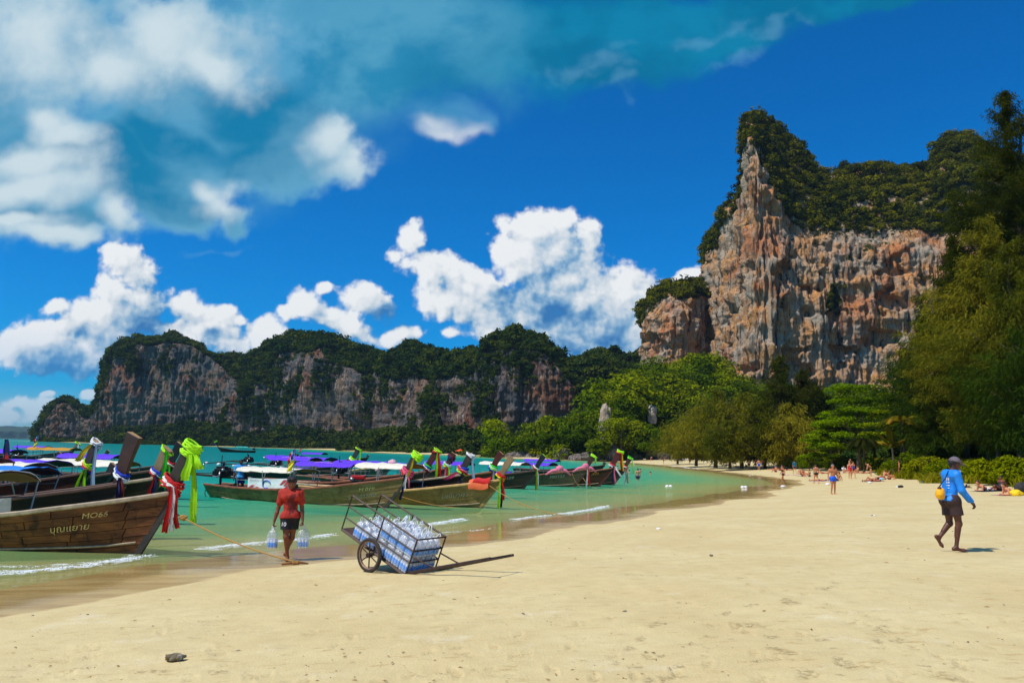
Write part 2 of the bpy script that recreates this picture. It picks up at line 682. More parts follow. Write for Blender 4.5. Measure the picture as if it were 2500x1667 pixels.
dirv = W.new('ShaderNodeTexCoord').outputs['Generated']
dx, dy, dz = W.xyz(dirv)
ahead = W.mapr(dy, 0.12, 0.3)
dys = W.math('MAXIMUM', dy, 0.1)
_s0, _s1, _t0, _t1 = SKY_BOX
P = W.comb(W.mapr(W.math('DIVIDE', dx, dys), _s0, _s1, 0, 1, False), W.mapr(W.math('DIVIDE', dz, dys), _t0, _t1, 0, 1, False), 0.0)
ti = W.new('ShaderNodeTexImage', interpolation='Cubic', extension='CLIP')
ti.image = cloud_image
W.l.new(P, ti.inputs[0])
a_map = W.math('MULTIPLY', ti.outputs['Alpha'], ahead)

# the rest of the sky dome carries the same broken clouds
n_all = W.noise(W.vmath('MULTIPLY', dirv, (1, 1, 1.8)), 3.0, 6, 0.58)
inside = W.mapr(W.math('ABSOLUTE', W.math('DIVIDE', dx, dys)), 0.70, 0.80, 1, 0)
inside = W.math('MULTIPLY', W.math('MULTIPLY', inside, ahead), W.mapr(W.math('DIVIDE', dz, dys), 0.68, 0.74, 1, 0))
a_all = W.math('MULTIPLY', W.mapr(n_all, 0.48, 0.62, 0.0, 0.9), W.math('SUBTRACT', 1.0, inside))
a_all = W.math('MULTIPLY', a_all, W.mapr(dz, 0.0, 0.12))
col_all = W.mix(W.mapr(n_all, 0.5, 0.72), lin(110, 165, 205), lin(222, 230, 236))

c = W.vmath('SCALE', hs.outputs[0], scale=SKY_STRENGTH)
c = W.mix(a_all, c, col_all)
c = W.mix(a_map, c, ti.outputs['Color'])
bg = W.new('ShaderNodeBackground')
W.l.new(W.vmath('SCALE', c, scale=1.0 / SKY_STRENGTH), bg.inputs[0])
bg.inputs[1].default_value = SKY_STRENGTH
wo = W.new('ShaderNodeOutputWorld')
W.l.new(bg.outputs[0], wo.inputs[0])

# ------------------------------------------------------------------ the lie of the land
SHORE = np.array([(-160, -70), (-60, -32), (-30, -18), (-14, 0), (-9, 6), (-6.7, 10.3), (-5.5, 12.3), (-4.5, 15.5), (-1.6, 20.4), (0.2, 22.7), (2.6, 27.5), (6.0, 33),
                  (9.6, 40), (13.0, 46), (22.6, 66), (28, 77), (32, 92), (34.5, 125), (36.5, 165), (37, 205), (34, 245), (34, 262),
                  (30, 266), (20, 268), (6, 274), (-2, 292), (-5, 330), (-9, 364), (-46, 374), (-58, 396), (-76, 444), (-98, 500), (-116, 560), (-140, 606), (-166, 642), (-208, 670),
                  (-240, 692), (-272, 713), (-312, 723), (-352, 729), (-386, 740), (-430, 772), (-464, 786), (-492, 800), (-505, 900), (-505, 1600)], dtype=float)


def shore_dist(x, y):
    """Metres inland (positive) or out to sea (negative) of the wet sand's upper edge."""
    x, y = np.asarray(x, float), np.asarray(y, float)
    best = np.full(x.shape, 1e9)
    sign = np.zeros(x.shape)
    for a, b in zip(SHORE[:-1], SHORE[1:]):
        e = b - a
        t = np.clip(((x - a[0]) * e[0] + (y - a[1]) * e[1]) / (e @ e), 0, 1)
        ddx, ddy = x - (a[0] + t * e[0]), y - (a[1] + t * e[1])
        d = np.hypot(ddx, ddy)
        s = np.where(e[0] * (y - a[1]) - e[1] * (x - a[0]) < 0, 1.0, -1.0)
        m = d < best - 1e-9
        best = np.where(m, d, best)
        sign = np.where(m, s, sign)
    return best * sign


DUNE = np.array([(34, 30), (31.5, 46), (36, 62), (43, 88), (49, 112), (50, 130), (50.5, 150), (51, 200), (46, 262)], dtype=float)   # foot of the dune grass


def ground_z(x, y):
    d = shore_dist(x, y)
    # scallops of the last wash of water
    q = np.stack([np.asarray(x) * 0.22, np.asarray(y) * 0.11, np.zeros_like(np.asarray(x, float))], -1)
    d = d + pnoise(q) * 1.1 * smoothstep(30, 8, np.abs(d)) + pnoise(q * 4.1) * 0.25 * smoothstep(12, 3, np.abs(d))
    up = 0.10 + 0.8 * (1 - np.exp(-np.maximum(d, 0) / 13)) + 0.025 * np.clip(d, 0, 60)
    wet = 0.10 + 0.034 * d
    sea = 0.10 - 0.034 * 3 + 0.055 * (d + 3)
    z = np.where(d >= 0, up, np.where(d > -3, wet, np.maximum(sea, -3.5)))
    # the grassy bank behind the beach
    y_ = np.asarray(y, float)
    foot = np.interp(y_, DUNE[:, 1], DUNE[:, 0])
    return z + 0.95 * smoothstep(0, 7, np.asarray(x, float) - foot) * smoothstep(30, 44, y_) * smoothstep(255, 200, y_)


def gz(x, y):
    return float(ground_z(np.array([x]), np.array([y]))[0])


def on_ground(u, v):
    """Where the sight line to a spot of the photograph meets the sand."""
    z = 0.3
    for _ in range(14):
        p = on_z(u, v, z)
        z += 0.7 * (gz(p.x, p.y) - z)
    p = on_z(u, v, z)
    return Vector((p.x, p.y, gz(p.x, p.y)))


def polar(rs, az):
    R, A = np.meshgrid(rs, az, indexing='ij')
    return R * np.sin(A), R * np.cos(A)


def grid_faces(nu, nv):
    i, j = np.meshgrid(np.arange(nu - 1), np.arange(nv - 1), indexing='ij')
    a = (i * nv + j).ravel()
    return np.stack([a, a + nv, a + nv + 1, a + 1], 1)[:, ::-1]


# ------------------------------------------------------------------ sand
rs = np.concatenate([[0.3, 1, 2, 3], np.geomspace(3.6, 34, 205), np.geomspace(35, 420, 120), np.geomspace(450, 9000, 24)])
az = np.radians(np.concatenate([np.linspace(-180, -41, 24)[:-1], np.linspace(-41, 41, 640), np.linspace(41, 180, 24)[1:]]))
gx, gy = polar(rs, az)
zz = ground_z(gx, gy)
dd = shore_dist(gx, gy)
rr = np.hypot(gx, gy)
near = smoothstep(60, 12, rr)
dry = smoothstep(0.5, 3.0, dd)
P3 = np.stack([gx, gy, np.zeros_like(gx)], -1)
zz = zz + dry * near * (fbm(P3 * 0.55, 3) * 0.022 + fbm(P3 * 2.2 + 40, 3) * 0.007)
# trodden places: rough, churned sand along paths people took
trod = np.zeros_like(zz)


def track(pts, width, depth):
    """Churned strip along a path on the sand."""
    global zz, trod
    P_ = [on_ground(*p) for p in pts]
    best = np.full(zz.shape, 9.0)
    for a, b in zip(P_[:-1], P_[1:]):
        ex, ey = b.x - a.x, b.y - a.y
        t = np.clip(((gx - a.x) * ex + (gy - a.y) * ey) / (ex * ex + ey * ey), 0, 1)
        best = np.minimum(best, np.hypot(gx - a.x - t * ex, gy - a.y - t * ey))
    k = smoothstep(width * .8, width * 0.1, best + 0.45 * width * pnoise(P3 * 3.1 + 9)) * smoothstep(0.0, 0.45, fbm(P3 * 3.4 + 61, 3))
    trod = np.maximum(trod, k * depth)


for pts, w_, d_ in [
    ([(1590, 1667), (1760, 1560), (1900, 1480), (2060, 1415)], 0.22, 1.0), ([(2010, 1560), (2090, 1667)], 0.20, 1.0), ([(1880, 1560), (1990, 1667)], 0.2, 0.9),
    ([(1480, 1667), (1600, 1600), (1700, 1560), (1780, 1480)], 0.16, 0.9), ([(2130, 1500), (2200, 1580), (2330, 1667)], 0.2, 1.0), ([(2160, 1560), (2280, 1640)], 0.2, 0.8),
    ([(1800, 1400), (1850, 1520), (1930, 1600)], 0.2, 0.8), ([(1660, 1524), (2500, 1520)], 0.045, 0.7), ([(0, 1650), (200, 1632), (460, 1640), (620, 1650)], 0.14, 1.0),
    ([(240, 1522), (560, 1512), (900, 1496), (1200, 1482)], 0.05, 0.9), ([(860, 1430), (1010, 1428)], 0.12, 0.7), ([(640, 1452), (760, 1456)], 0.05, 0.6),
    ([(1530, 1404), (1660, 1402)], 0.16, 0.9), ([(1720, 1402), (1830, 1400), (2000, 1396), (2240, 1400), (2460, 1398)], 0.14, 0.7), ([(1320, 1452), (1400, 1446), (1500, 1440)], 0.1, 0.7),
    ([(1900, 1440), (2080, 1442), (2200, 1446)], 0.12, 0.8), ([(1700, 1380), (1900, 1360), (2230, 1340)], 0.16, 0.6), ([(2140, 1330), (2300, 1370), (2480, 1410)], 0.1, 0.6),
    ([(520, 1655), (640, 1620), (700, 1590)], 0.08, 0.7), ([(1810, 1462), (1980, 1476)], 0.2, 0.6), ([(2330, 1600), (2500, 1640)], 0.2, 0.7),
    ([(1660, 1470), (1560, 1560), (1500, 1620)], 0.12, 0.7), ([(1100, 1440), (1240, 1420)], 0.07, 0.5), ([(860, 1610), (760, 1660)], 0.1, 0.8),
]:
    track(pts, w_, d_)
# single footprints
rf = random.Random(3)
for k in range(190):
    u_, v_ = rf.uniform(120, 2500), rf.choice([rf.uniform(1330, 1667), rf.uniform(1430, 1667)])
    if v_ < 1560 - 0.17 * u_ or (u_ < 1200 and v_ < 1440):
        continue
    p = on_ground(u_, v_)
    if shore_dist(np.array([p.x]), np.array([p.y]))[0] < 1.5:
        continue
    an = rf.uniform(-0.5, 0.5) + (PI / 2 if rf.random() < .65 else 0)
    q = np.abs(rr - math.hypot(p.x, p.y)) < 0.4
    q &= np.abs(gx - p.x) < 0.4
    lx = (gx[q] - p.x) * math.cos(an) + (gy[q] - p.y) * math.sin(an)
    ly = -(gx[q] - p.x) * math.sin(an) + (gy[q] - p.y) * math.cos(an)
    r_ = np.hypot(lx / 0.045, ly / 0.13) + 0.5 * pnoise(P3[q] * 14)
    zz[q] += near[q] * dry[q] * (-0.011 * smoothstep(1.3, 0.3, r_) + 0.006 * smoothstep(2.0, 1.2, r_) * smoothstep(0.9, 1.3, r_))
    trod[q] = np.maximum(trod[q], 0.45 * smoothstep(1.5, 0.5, r_))
trod *= dry * near
rough = np.abs(fbm(P3 * 9.0 + 3, 3)) * smoothstep(-0.1, 0.5, fbm(P3 * 2.6 + 77, 2))
zz = zz + trod * (0.016 * rough - 0.005)


def sand_material():
    m, nt, out = new_mat('beach_sand')
    pos = nt.pos()
    x, y, z = nt.xyz(pos)
    tr = nt.attr('trodden')
    dist = nt.attr('inland')
    flat = nt.comb(x, y, 0.0)
    n1 = nt.noise(flat, 0.35, 5, 0.6)
    n2 = nt.noise(flat, 3.0, 5, 0.65)
    n3 = nt.noise(flat, 38.0, 3, 0.6)
    long = nt.noise(nt.mapping(flat, sc=(1.2, 4.5, 1)), 1.0, 6, 0.68)
    grains = nt.noise(flat, 260.0, 2, 0.5)
    wet0 = nt.mapr(z, 0.2, 0.1)
    dry_c = nt.mix(nt.mapr(n1, 0.3, 0.7), lin(211, 186, 131), lin(223, 202, 149))
    dry_c = nt.mix(nt.mapr(n2, 0.35, 0.75, 0, 0.5), dry_c, lin(200, 176, 122))
    dry_c = nt.mix(nt.mapr(n3, 0.42, 0.7, 0, 0.35), dry_c, lin(226, 208, 158))
    scuff = nt.math('MULTIPLY', nt.mapr(tr, 0.1, 0.8), nt.mapr(nt.noise(flat, 17, 4, 0.7), 0.44, 0.62))
    scuff = nt.math('MAXIMUM', scuff, nt.math('MULTIPLY', nt.mapr(long, 0.57, 0.69), nt.mapr(nt.noise(flat, 13, 3, 0.7), 0.5, 0.66, 0, 0.8)))
    dash = nt.noise(nt.mapping(flat, rot=(0, 0, 0.15), sc=(2.6, 9.0, 1)), 1.0, 4, 0.6)
    dry_c = nt.mix(nt.math('MULTIPLY', nt.mapr(dash, 0.57, 0.68, 0, 0.7), nt.mapr(n2, 0.4, 0.6)), dry_c, lin(186, 154, 98))
    dry_c = nt.mix(nt.math('SUBTRACT', nt.mapr(nt.noise(flat, 0.8, 5, 0.7), 0.56, 0.7, 0, 0.4), nt.math('MULTIPLY', wet0, 0.4), clamp=True), dry_c, lin(232, 220, 184))
    dry_c = nt.mix(nt.math('MULTIPLY', scuff, 0.5), dry_c, lin(172, 140, 84))
    # damp sand of the last wash, wavy edge
    edge = nt.math('ADD', z, nt.math('ADD', nt.mapr(nt.noise(flat, 0.25, 4, 0.55), 0.2, 0.8, -0.03, 0.03), nt.mapr(nt.noise(flat, 2.2, 3, 0.5), 0.2, 0.8, -0.006, 0.006)))
    wet = nt.mapr(edge, 0.132, 0.112)
    film = nt.mapr(edge, 0.105, 0.055)
    streak = nt.noise(nt.mapping(flat, sc=(0.45, 2.4, 1)), 1.0, 5, 0.6)
    wet_c = nt.mix(nt.mapr(streak, 0.35, 0.65), lin(176, 142, 82), lin(202, 172, 110))
    sea_c = nt.mix(nt.mapr(z, 0.02, -0.25), wet_c, lin(214, 202, 146))
    grass = nt.mapr(nt.math('ADD', dist, nt.mapr(nt.noise(flat, 0.12, 4, 0.6), 0.2, 0.8, -6, 6)), 40.0, 46.0)
    land = nt.mix(grass, dry_c, lin(96, 92, 34))
    col = nt.mix(wet, land, sea_c)
    rough = nt.mixf(wet, 0.85, nt.mixf(film, 0.42, 0.10))
    spec = nt.mixf(wet, 0.15, 0.5)
    b = nt.math('ADD', nt.math('MULTIPLY', n3, 0.35), nt.math('ADD', nt.math('MULTIPLY', n2, 0.7), nt.math('MULTIPLY', grains, 0.08)))
    b = nt.math('ADD', b, nt.math('MULTIPLY', scuff, nt.math('MULTIPLY', nt.noise(flat, 60, 3, 0.7), 1.6)))
    bn = nt.new('ShaderNodeBump')
    bn.inputs['Distance'].default_value = 0.05
    nt.l.new(b, bn.inputs['Height'])
    nt.l.new(nt.mixf(wet, 0.55, 0.02), bn.inputs['Strength'])
    p = principled(nt, out, col, rough, Specular_IOR_Level=spec)
    nt.l.new(bn.outputs[0], p.inputs['Normal'])
    return m


M_SAND = sand_material()
sv = np.stack([gx, gy, zz], -1).reshape(-1, 3)
sand = mesh_np('beach_sand', sv, grid_faces(len(rs), len(az)), M_SAND, smooth=True,
               attrs={'trodden': trod.ravel(), 'inland': dd.ravel()})
tag(sand, kind='structure')

# ------------------------------------------------------------------ sea
wr = np.concatenate([np.geomspace(8, 60, 210), np.geomspace(61, 600, 110), np.geomspace(640, 9000, 22)])
wa = np.radians(np.concatenate([np.linspace(-120, -44, 16)[:-1], np.linspace(-44, 34, 500), np.linspace(34, 60, 8)[1:]]))
wx_, wy_ = polar(wr, wa)
wd = -ground_z(wx_, wy_)
wsd = -shore_dist(wx_, wy_)
W3 = np.stack([wx_, wy_, np.zeros_like(wx_)], -1)
swell = smoothstep(0.02, 0.5, wd) * smoothstep(260, 40, np.hypot(wx_, wy_))
wz = swell * (0.028 * pnoise(W3 * np.array([0.55, 1.1, 1])) + 0.018 * pnoise(W3 * np.array([1.3, 2.6, 1]) + 31))


FOAM_LINES = [([(-90, 1404), (60, 1394), (140, 1386), (230, 1376), (300, 1366), (368, 1352)], .30, 1.0), ([(-60, 1384), (120, 1380), (250, 1370), (330, 1362)], .22, .55),
              ([(480, 1342), (560, 1332), (620, 1326)], .30, 1.0), ([(600, 1328), (700, 1318), (760, 1312), (820, 1302)], .26, .95), ([(1030, 1281), (1070, 1277), (1110, 1271), (1136, 1266)], .34, 1.0),
              ([(1250, 1269), (1300, 1262), (1350, 1257)], .28, .85), ([(1355, 1257), (1400, 1250), (1450, 1243), (1488, 1234)], .34, .95), ([(1634, 1138), (1660, 1140), (1684, 1143)], 1.2, 1.0), ([(1678, 1143), (1714, 1146)], 1.0, .95),
              ([(1828, 1163), (1850, 1160), (1868, 1158)], .9, 1.0), ([(1000, 1306), (1060, 1302), (1180, 1292)], .10, .6), ([(1150, 1296), (1260, 1282), (1340, 1276)], .09, .6), ([(300, 1400), (420, 1390), (520, 1384)], .09, .5),
              ([(20, 1430), (180, 1420), (330, 1410)], .07, .4), ([(860, 1298), (960, 1288), (1010, 1284)], .12, .5)]


def foam_amount(x, y):
    out = np.zeros(x.shape)
    for pts, w, amp in FOAM_LINES:
        W2 = [on_z(u, v, 0.0) for u, v in pts]
        L_ = sum((b - a).length for a, b in zip(W2[:-1], W2[1:]))
        run = 0.0
        for a, b in zip(W2[:-1], W2[1:]):
            ex, ey = b.x - a.x, b.y - a.y
            ln = math.hypot(ex, ey)
            t = np.clip(((x - a.x) * ex + (y - a.y) * ey) / (ln * ln), 0, 1)
            d = np.hypot(x - a.x - t * ex, y - a.y - t * ey)
            s = (run + t * ln) / L_
            env = np.clip(np.minimum(s, 1 - s) * 7, 0.0, 1) ** .5
            out = np.maximum(out, amp * env * np.exp(-(d / w) ** 2))
            run += ln
    return out


def sea_material():
    m, nt, out = new_mat('sea_water')
    pos = nt.pos()
    x, y, z = nt.xyz(pos)
    flat = nt.comb(x, y, 0.0)
    depth = nt.attr('depth')
    patch = nt.noise(nt.mapping(flat, sc=(0.10, 0.22, 1)), 1.0, 4, 0.6)
    # the body of the water: sandy green in the shallows, turquoise and then deeper teal further out
    d2 = nt.math('ADD', depth, nt.mapr(patch, 0.25, 0.75, -0.20, 0.20))
    body = nt.ramp(nt.math('DIVIDE', d2, 3.2), [(0.0, lin(198, 192, 116)), (0.07, lin(158, 196, 122)), (0.15, lin(92, 194, 140)), (0.32, lin(18, 166, 138)), (0.6, lin(0, 140, 130)), (1.0, lin(0, 126, 122))])
    murk = nt.mapr(depth, 0.0, 1.5, 0.18, 1.0, False)
    murk = nt.math('POWER', murk, 0.75)
    ripple = nt.noise(nt.mapping(flat, rot=(0, 0, 0.35), sc=(0.9, 2.6, 1)), 1.6, 5, 0.62, 0.6)
    chop = nt.noise(nt.mapping(flat, rot=(0, 0, -0.2), sc=(0.35, 1.0, 1)), 0.5, 4, 0.6)
    b = nt.math('ADD', nt.math('MULTIPLY', ripple, 0.55), nt.math('MULTIPLY', chop, 1.0))
    bump = nt.bump(b, 0.55, 0.16)
    diff = nt.new('ShaderNodeBsdfDiffuse')
    nt.put(diff.inputs[0], body)
    tra = nt.new('ShaderNodeBsdfTransparent')
    tra.inputs[0].default_value = (0.93, 0.99, 0.95, 1)
    ms = nt.new('ShaderNodeMixShader')
    nt.put(ms.inputs[0], murk)
    nt.l.new(tra.outputs[0], ms.inputs[1])
    nt.l.new(diff.outputs[0], ms.inputs[2])
    gl = nt.new('ShaderNodeBsdfGlossy')
    gl.inputs['Roughness'].default_value = 0.12
    nt.l.new(bump, gl.inputs['Normal'])
    fr = nt.new('ShaderNodeFresnel')
    fr.inputs[0].default_value = 1.33
    nt.l.new(bump, fr.inputs['Normal'])
    # lacy foam where small waves break
    fm = nt.attr('foam')
    wv = nt.vmath('ADD', flat, nt.vmath('SCALE', nt.noise(flat, 5.0, 3, 0.6, out=1), scale=0.22))
    lace = nt.voro(wv, 11.0, 'DISTANCE_TO_EDGE').outputs['Distance']
    lace2 = nt.voro(wv, 27.0, 'DISTANCE_TO_EDGE').outputs['Distance']
    nf = nt.noise(flat, 3.2, 5, 0.65)
    ff = nt.math('ADD', fm, nt.mapr(nf, 0.25, 0.75, -0.75, 0.50))
    ff = nt.math('SUBTRACT', ff, nt.math('ADD', nt.math('MULTIPLY', lace, 2.2), nt.math('MULTIPLY', lace2, 2.0)))
    ff = nt.math('MULTIPLY', nt.mapr(ff, -0.10, 0.45, 0.0, 0.92), nt.mapr(fm, 0.02, 0.2))
    ms2 = nt.new('ShaderNodeMixShader')
    # waves lean towards the eye, so even at a distance much of the sea is seen into rather than mirrored
    nt.put(ms2.inputs[0], nt.math('MINIMUM', nt.math('MULTIPLY', fr.outputs[0], 0.42), 0.24))
    nt.l.new(ms.outputs[0], ms2.inputs[1])
    nt.l.new(gl.outputs[0], ms2.inputs[2])
    fd = nt.new('ShaderNodeBsdfDiffuse')
    nt.put(fd.inputs[0], (0.80, 0.83, 0.80, 1))
    ms3 = nt.new('ShaderNodeMixShader')
    nt.put(ms3.inputs[0], ff)
    nt.l.new(ms2.outputs[0], ms3.inputs[1])
    nt.l.new(fd.outputs[0], ms3.inputs[2])
    nt.l.new(ms3.outputs[0], out.inputs[0])
    return m


M_SEA = sea_material()
sea = mesh_np('sea_water', np.stack([wx_, wy_, wz], -1).reshape(-1, 3), grid_faces(len(wr), len(wa)), M_SEA, smooth=True,
              attrs={'depth': wd.ravel(), 'foam': foam_amount(wx_, wy_).ravel()})
tag(sea, kind='structure')

# ------------------------------------------------------------------ limestone


def rock_material(name, warm, dark, light, stain, veg, streak=1.0, scale=1.0):
    m, nt, out = new_mat(name)
    pos = nt.pos()
    x, y, z = nt.xyz(pos)
    v = nt.vmath('SCALE', pos, scale=scale)
    vert = nt.mapping(v, sc=(1, 1, 0.055))
    s1 = nt.noise(vert, 0.42, 6, 0.62, 0.4)
    s2 = nt.noise(vert, 1.05, 5, 0.6, 0.2)
    s3 = nt.noise(nt.mapping(v, loc=(31, 7, 3), sc=(1, 1, 0.09)), 0.17, 5, 0.6, 0.5)
    blot = nt.noise(v, 0.085, 6, 0.6)
    blot2 = nt.noise(nt.vmath('ADD', v, (91, 17, 40)), 0.04, 5, 0.6)
    fine = nt.noise(v, 0.9, 6, 0.7)
    c = nt.mix(nt.mapr(blot, 0.35, 0.65), light, warm)
    c = nt.mix(nt.mapr(blot2, 0.52, 0.66, 0, 0.75), c, stain)
    c = nt.mix(nt.mapr(fine, 0.35, 0.75, 0, 0.5), c, nt.vmath('SCALE', light, scale=0.75))
    dk = nt.mapr(s1, 0.51 - 0.02 * streak, 0.61)
    dk = nt.math('MULTIPLY', dk, nt.mapr(s3, 0.38, 0.6, 0.25, 1.0))
    c = nt.mix(nt.math('MULTIPLY', dk, 0.9 * min(streak, 1)), c, dark)
    c = nt.mix(nt.math('MULTIPLY', nt.mapr(s2, 0.58, 0.66), nt.mapr(blot, 0.4, 0.6, 0.0, 0.8)), c, lin(205, 200, 190))
    c = nt.mix(nt.mapr(s2, 0.40, 0.34, 0, 0.75), c, nt.vmath('SCALE', dark, scale=0.7))
    c = nt.mix(nt.mapr(nt.math('ADD', nt.attr('green'), nt.mapr(nt.noise(v, 0.5, 4, 0.6), 0.3, 0.7, -0.3, 0.3)), 0.45, 0.6), c, veg)
    h = nt.math('ADD', nt.math('MULTIPLY', s1, 1.2), nt.math('ADD', nt.math('MULTIPLY', fine, 0.9), nt.math('MULTIPLY', s2, 0.6)))
    p = principled(nt, out, c, 0.9, Specular_IOR_Level=0.2)
    nt.l.new(nt.bump(h, 0.9, 1.6 / scale), p.inputs['Normal'])
    return m


def catmull(pts, n):
    """Smooth curve through rows of numbers, n samples; also the parameter of each sample."""
    pts = np.asarray(pts, float)
    k = len(pts) - 1
    t = np.linspace(0, k, n)
    i = np.minimum(t.astype(int), k - 1)
    f = (t - i)[:, None]
    p0, p1, p2, p3 = pts[np.maximum(i - 1, 0)], pts[i], pts[i + 1], pts[np.minimum(i + 2, k)]
    return 0.5 * (2 * p1 + (p2 - p0) * f + (2 * p0 - 5 * p1 + 4 * p2 - p3) * f ** 2 + (3 * p1 - p0 - 3 * p2 + p3) * f ** 3)


def massif(name, stations, mat, nu=260, nv=150, back=70.0, flute=1.0, bulge=1.0, backdir=None, dome=0.0, butt=0.0, pits=0.0):
    """A limestone wall with a wooded cap. stations: (photo x, depth y, foot z, wall top z, summit z, cap run-back, overhang)."""
    rows = []
    for u, y, zf, zw, zt, run, lean in stations:
        p = at_y(u, 1000.0, y)
        rows.append((p.x, y, zf, zw, zt, run, lean))
    C = catmull(rows, nu)
    T = np.gradient(C[:, :2], axis=0)
    T /= np.linalg.norm(T, axis=1)[:, None] + 1e-9
    N = np.stack([T[:, 1], -T[:, 0]], 1)                 # towards the viewer
    # smooth the normals so that columns do not cross
    for _ in range(12):
        N[1:-1] = (N[:-2] + N[1:-1] * 2 + N[2:]) / 4
    N /= np.linalg.norm(N, axis=1)[:, None]
    vv = np.linspace(0, 1, nv)
    out = np.zeros((nu, nv, 3))
    wallness = np.zeros((nu, nv))
    for i in range(nu):
        X, Y, zf, zw, zt, run, lean = C[i]
        zw = max(zw, zf + 1)
        zt = max(zt, zw + 0.5)
        prof = np.array([(-10.0, -3.0), (0.0, zf), (lean * -1.0, zf + (zw - zf) * 0.4), (lean * -0.6, zf + (zw - zf) * 0.75), (2.5, zw),
                         (run * 0.35, zw + (zt - zw) * 0.50), (run * 0.75, zw + (zt - zw) * 0.88), (run, zt), (run + 16, zt * 0.90), (run + back, -6.0)])
        pv = np.array([0, 0.05, 0.26, 0.42, 0.56, 0.68, 0.80, 0.88, 0.93, 1.0])
        off = np.interp(vv, pv, prof[:, 0])
        z = np.interp(vv, pv, prof[:, 1])
        bx_, by_ = (X / math.hypot(X, Y), Y / math.hypot(X, Y))
        out[i, :, 0] = X + bx_ * off
        out[i, :, 1] = Y + by_ * off
        out[i, :, 2] = z
        wallness[i] = np.interp(vv, [0, 0.03, 0.07, 0.50, 0.58, 0.66, 1], [0, 0.3, 1, 1, 0.6, 0, 0])
    q = out.copy()
    big = fbm(q * np.array([0.022, 0.022, 0.016]) + 5, 4)
    mid = fbm(q * np.array([0.09, 0.09, 0.045]) + 50, 4)
    flut = np.abs(fbm(q * np.array([0.20, 0.20, 0.010]) + 90, 4))
    rough = fbm(q * np.array([0.40, 0.40, 0.26]) + 20, 3)
    ledge = fbm(q * np.array([0.03, 0.03, 0.20]) + 33, 3)
    disp = bulge * (7.0 * big + 2.6 * mid) + wallness * (flute * (3.4 * flut - 1.2) + 1.0 * rough + 0.9 * ledge)
    if pits:   # hollows, overhung ledges and hanging flowstone
        pn_ = fbm(q * np.array([0.075, 0.075, 0.085]) + 400, 3)
        disp = disp - wallness * pits * smoothstep(0.22, 0.5, pn_) * 1.5
        lp = fbm(q * np.array([0.05, 0.05, 0.02]) + 430, 2)
        disp = disp + wallness * pits * 0.8 * np.abs(((q[..., 2] * 0.055 + lp * 1.3) % 1.0) - 0.25)
    disp = disp + butt * fbm(np.stack([q[..., 0] * .035, q[..., 1] * .035, q[..., 2] * .006], -1) + 200, 3)
    frontw = np.interp(vv, [0, 0.05, 0.85, 0.93, 1], [0.3, 1, 1, 0.4, 0])[None, :]
    disp = disp * frontw
    out[:, :, 0] += N[:, 0:1] * disp
    out[:, :, 1] += N[:, 1:2] * disp
    cap = (1 - wallness) * np.interp(vv, [0, 0.5, 0.6, 0.95, 1], [0, 0, 1, 1, 0])[None, :]
    out[:, :, 2] += cap * (4.0 * fbm(q * np.array([0.05, 0.05, 0.02]) + 70, 3)) * bulge
    dm = 1 - np.abs(fbm(np.stack([q[..., 0] * .016, q[..., 1] * .016, q[..., 2] * 0], -1) + 310, 2))
    out[:, :, 2] += cap * dome * (dm - 0.75) * np.clip(out[:, :, 2] / 60, 0, 1)
    green = np.clip((1 - wallness) + 0.0, 0, 1)
    gn = fbm(q * np.array([0.035, 0.035, 0.022]) + 140, 4)
    if pits:
        green = green * np.clip(0.55 + 1.1 * fbm(q * 0.06 + 222, 3), 0, 1)
    green = np.clip(green + smoothstep(0.45, 0.7, gn) * 0.9, 0, 1)
    o = mesh_np(name, out.reshape(-1, 3), grid_faces(nu, nv)[:, ::-1], mat, smooth=True, attrs={'green': green.ravel()})
    tag(o, kind='structure')
    return out, wallness, green, gn


ROCK_WARM = rock_material('limestone_warm', lin(226, 156, 84), lin(46, 46, 48), lin(190, 174, 152), lin(214, 118, 46), lin(50, 58, 12), 1.0, 1.0)
ROCK_FAR_SHADED = rock_material('limestone_far_shaded', lin(136, 108, 84), lin(28, 31, 36), lin(98, 98, 98), lin(150, 88, 48), lin(20, 32, 10), 1.2, 0.8)  # far rock: the cloud shadow over it is put into these darker colours


# ------------------------------------------------------------------ foliage
def leaf_material(name, c0, c1, c2, trans=0.25):
    """Leaves: three hues, varied from clump to clump and from face to face."""
    m, nt, out = new_mat(name)
    oi = nt.new('ShaderNodeObjectInfo')
    t = nt.attr('tint')
    pos = nt.pos()
    n = nt.noise(pos, 0.06, 4, 0.6)
    f = nt.math('ADD', nt.math('MULTIPLY', oi.outputs['Random'], 0.70), nt.math('ADD', nt.math('MULTIPLY', t, 0.28), nt.math('MULTIPLY', nt.math('SUBTRACT', n, 0.5), 0.9)))
    c = nt.ramp(f, [(0.08, c0), (0.45, c1), (0.95, c2)])
    d = nt.new('ShaderNodeBsdfDiffuse')
    nt.put(d.inputs[0], c)
    tr = nt.new('ShaderNodeBsdfTranslucent')
    nt.put(tr.inputs[0], nt.mix(0.4, c, (0.12, 0.16, 0.01, 1)))
    ms = nt.new('ShaderNodeMixShader')
    ms.inputs[0].default_value = trans
    nt.l.new(d.outputs[0], ms.inputs[1])
    nt.l.new(tr.outputs[0], ms.inputs[2])
    nt.l.new(ms.outputs[0], out.inputs[0])
    return m


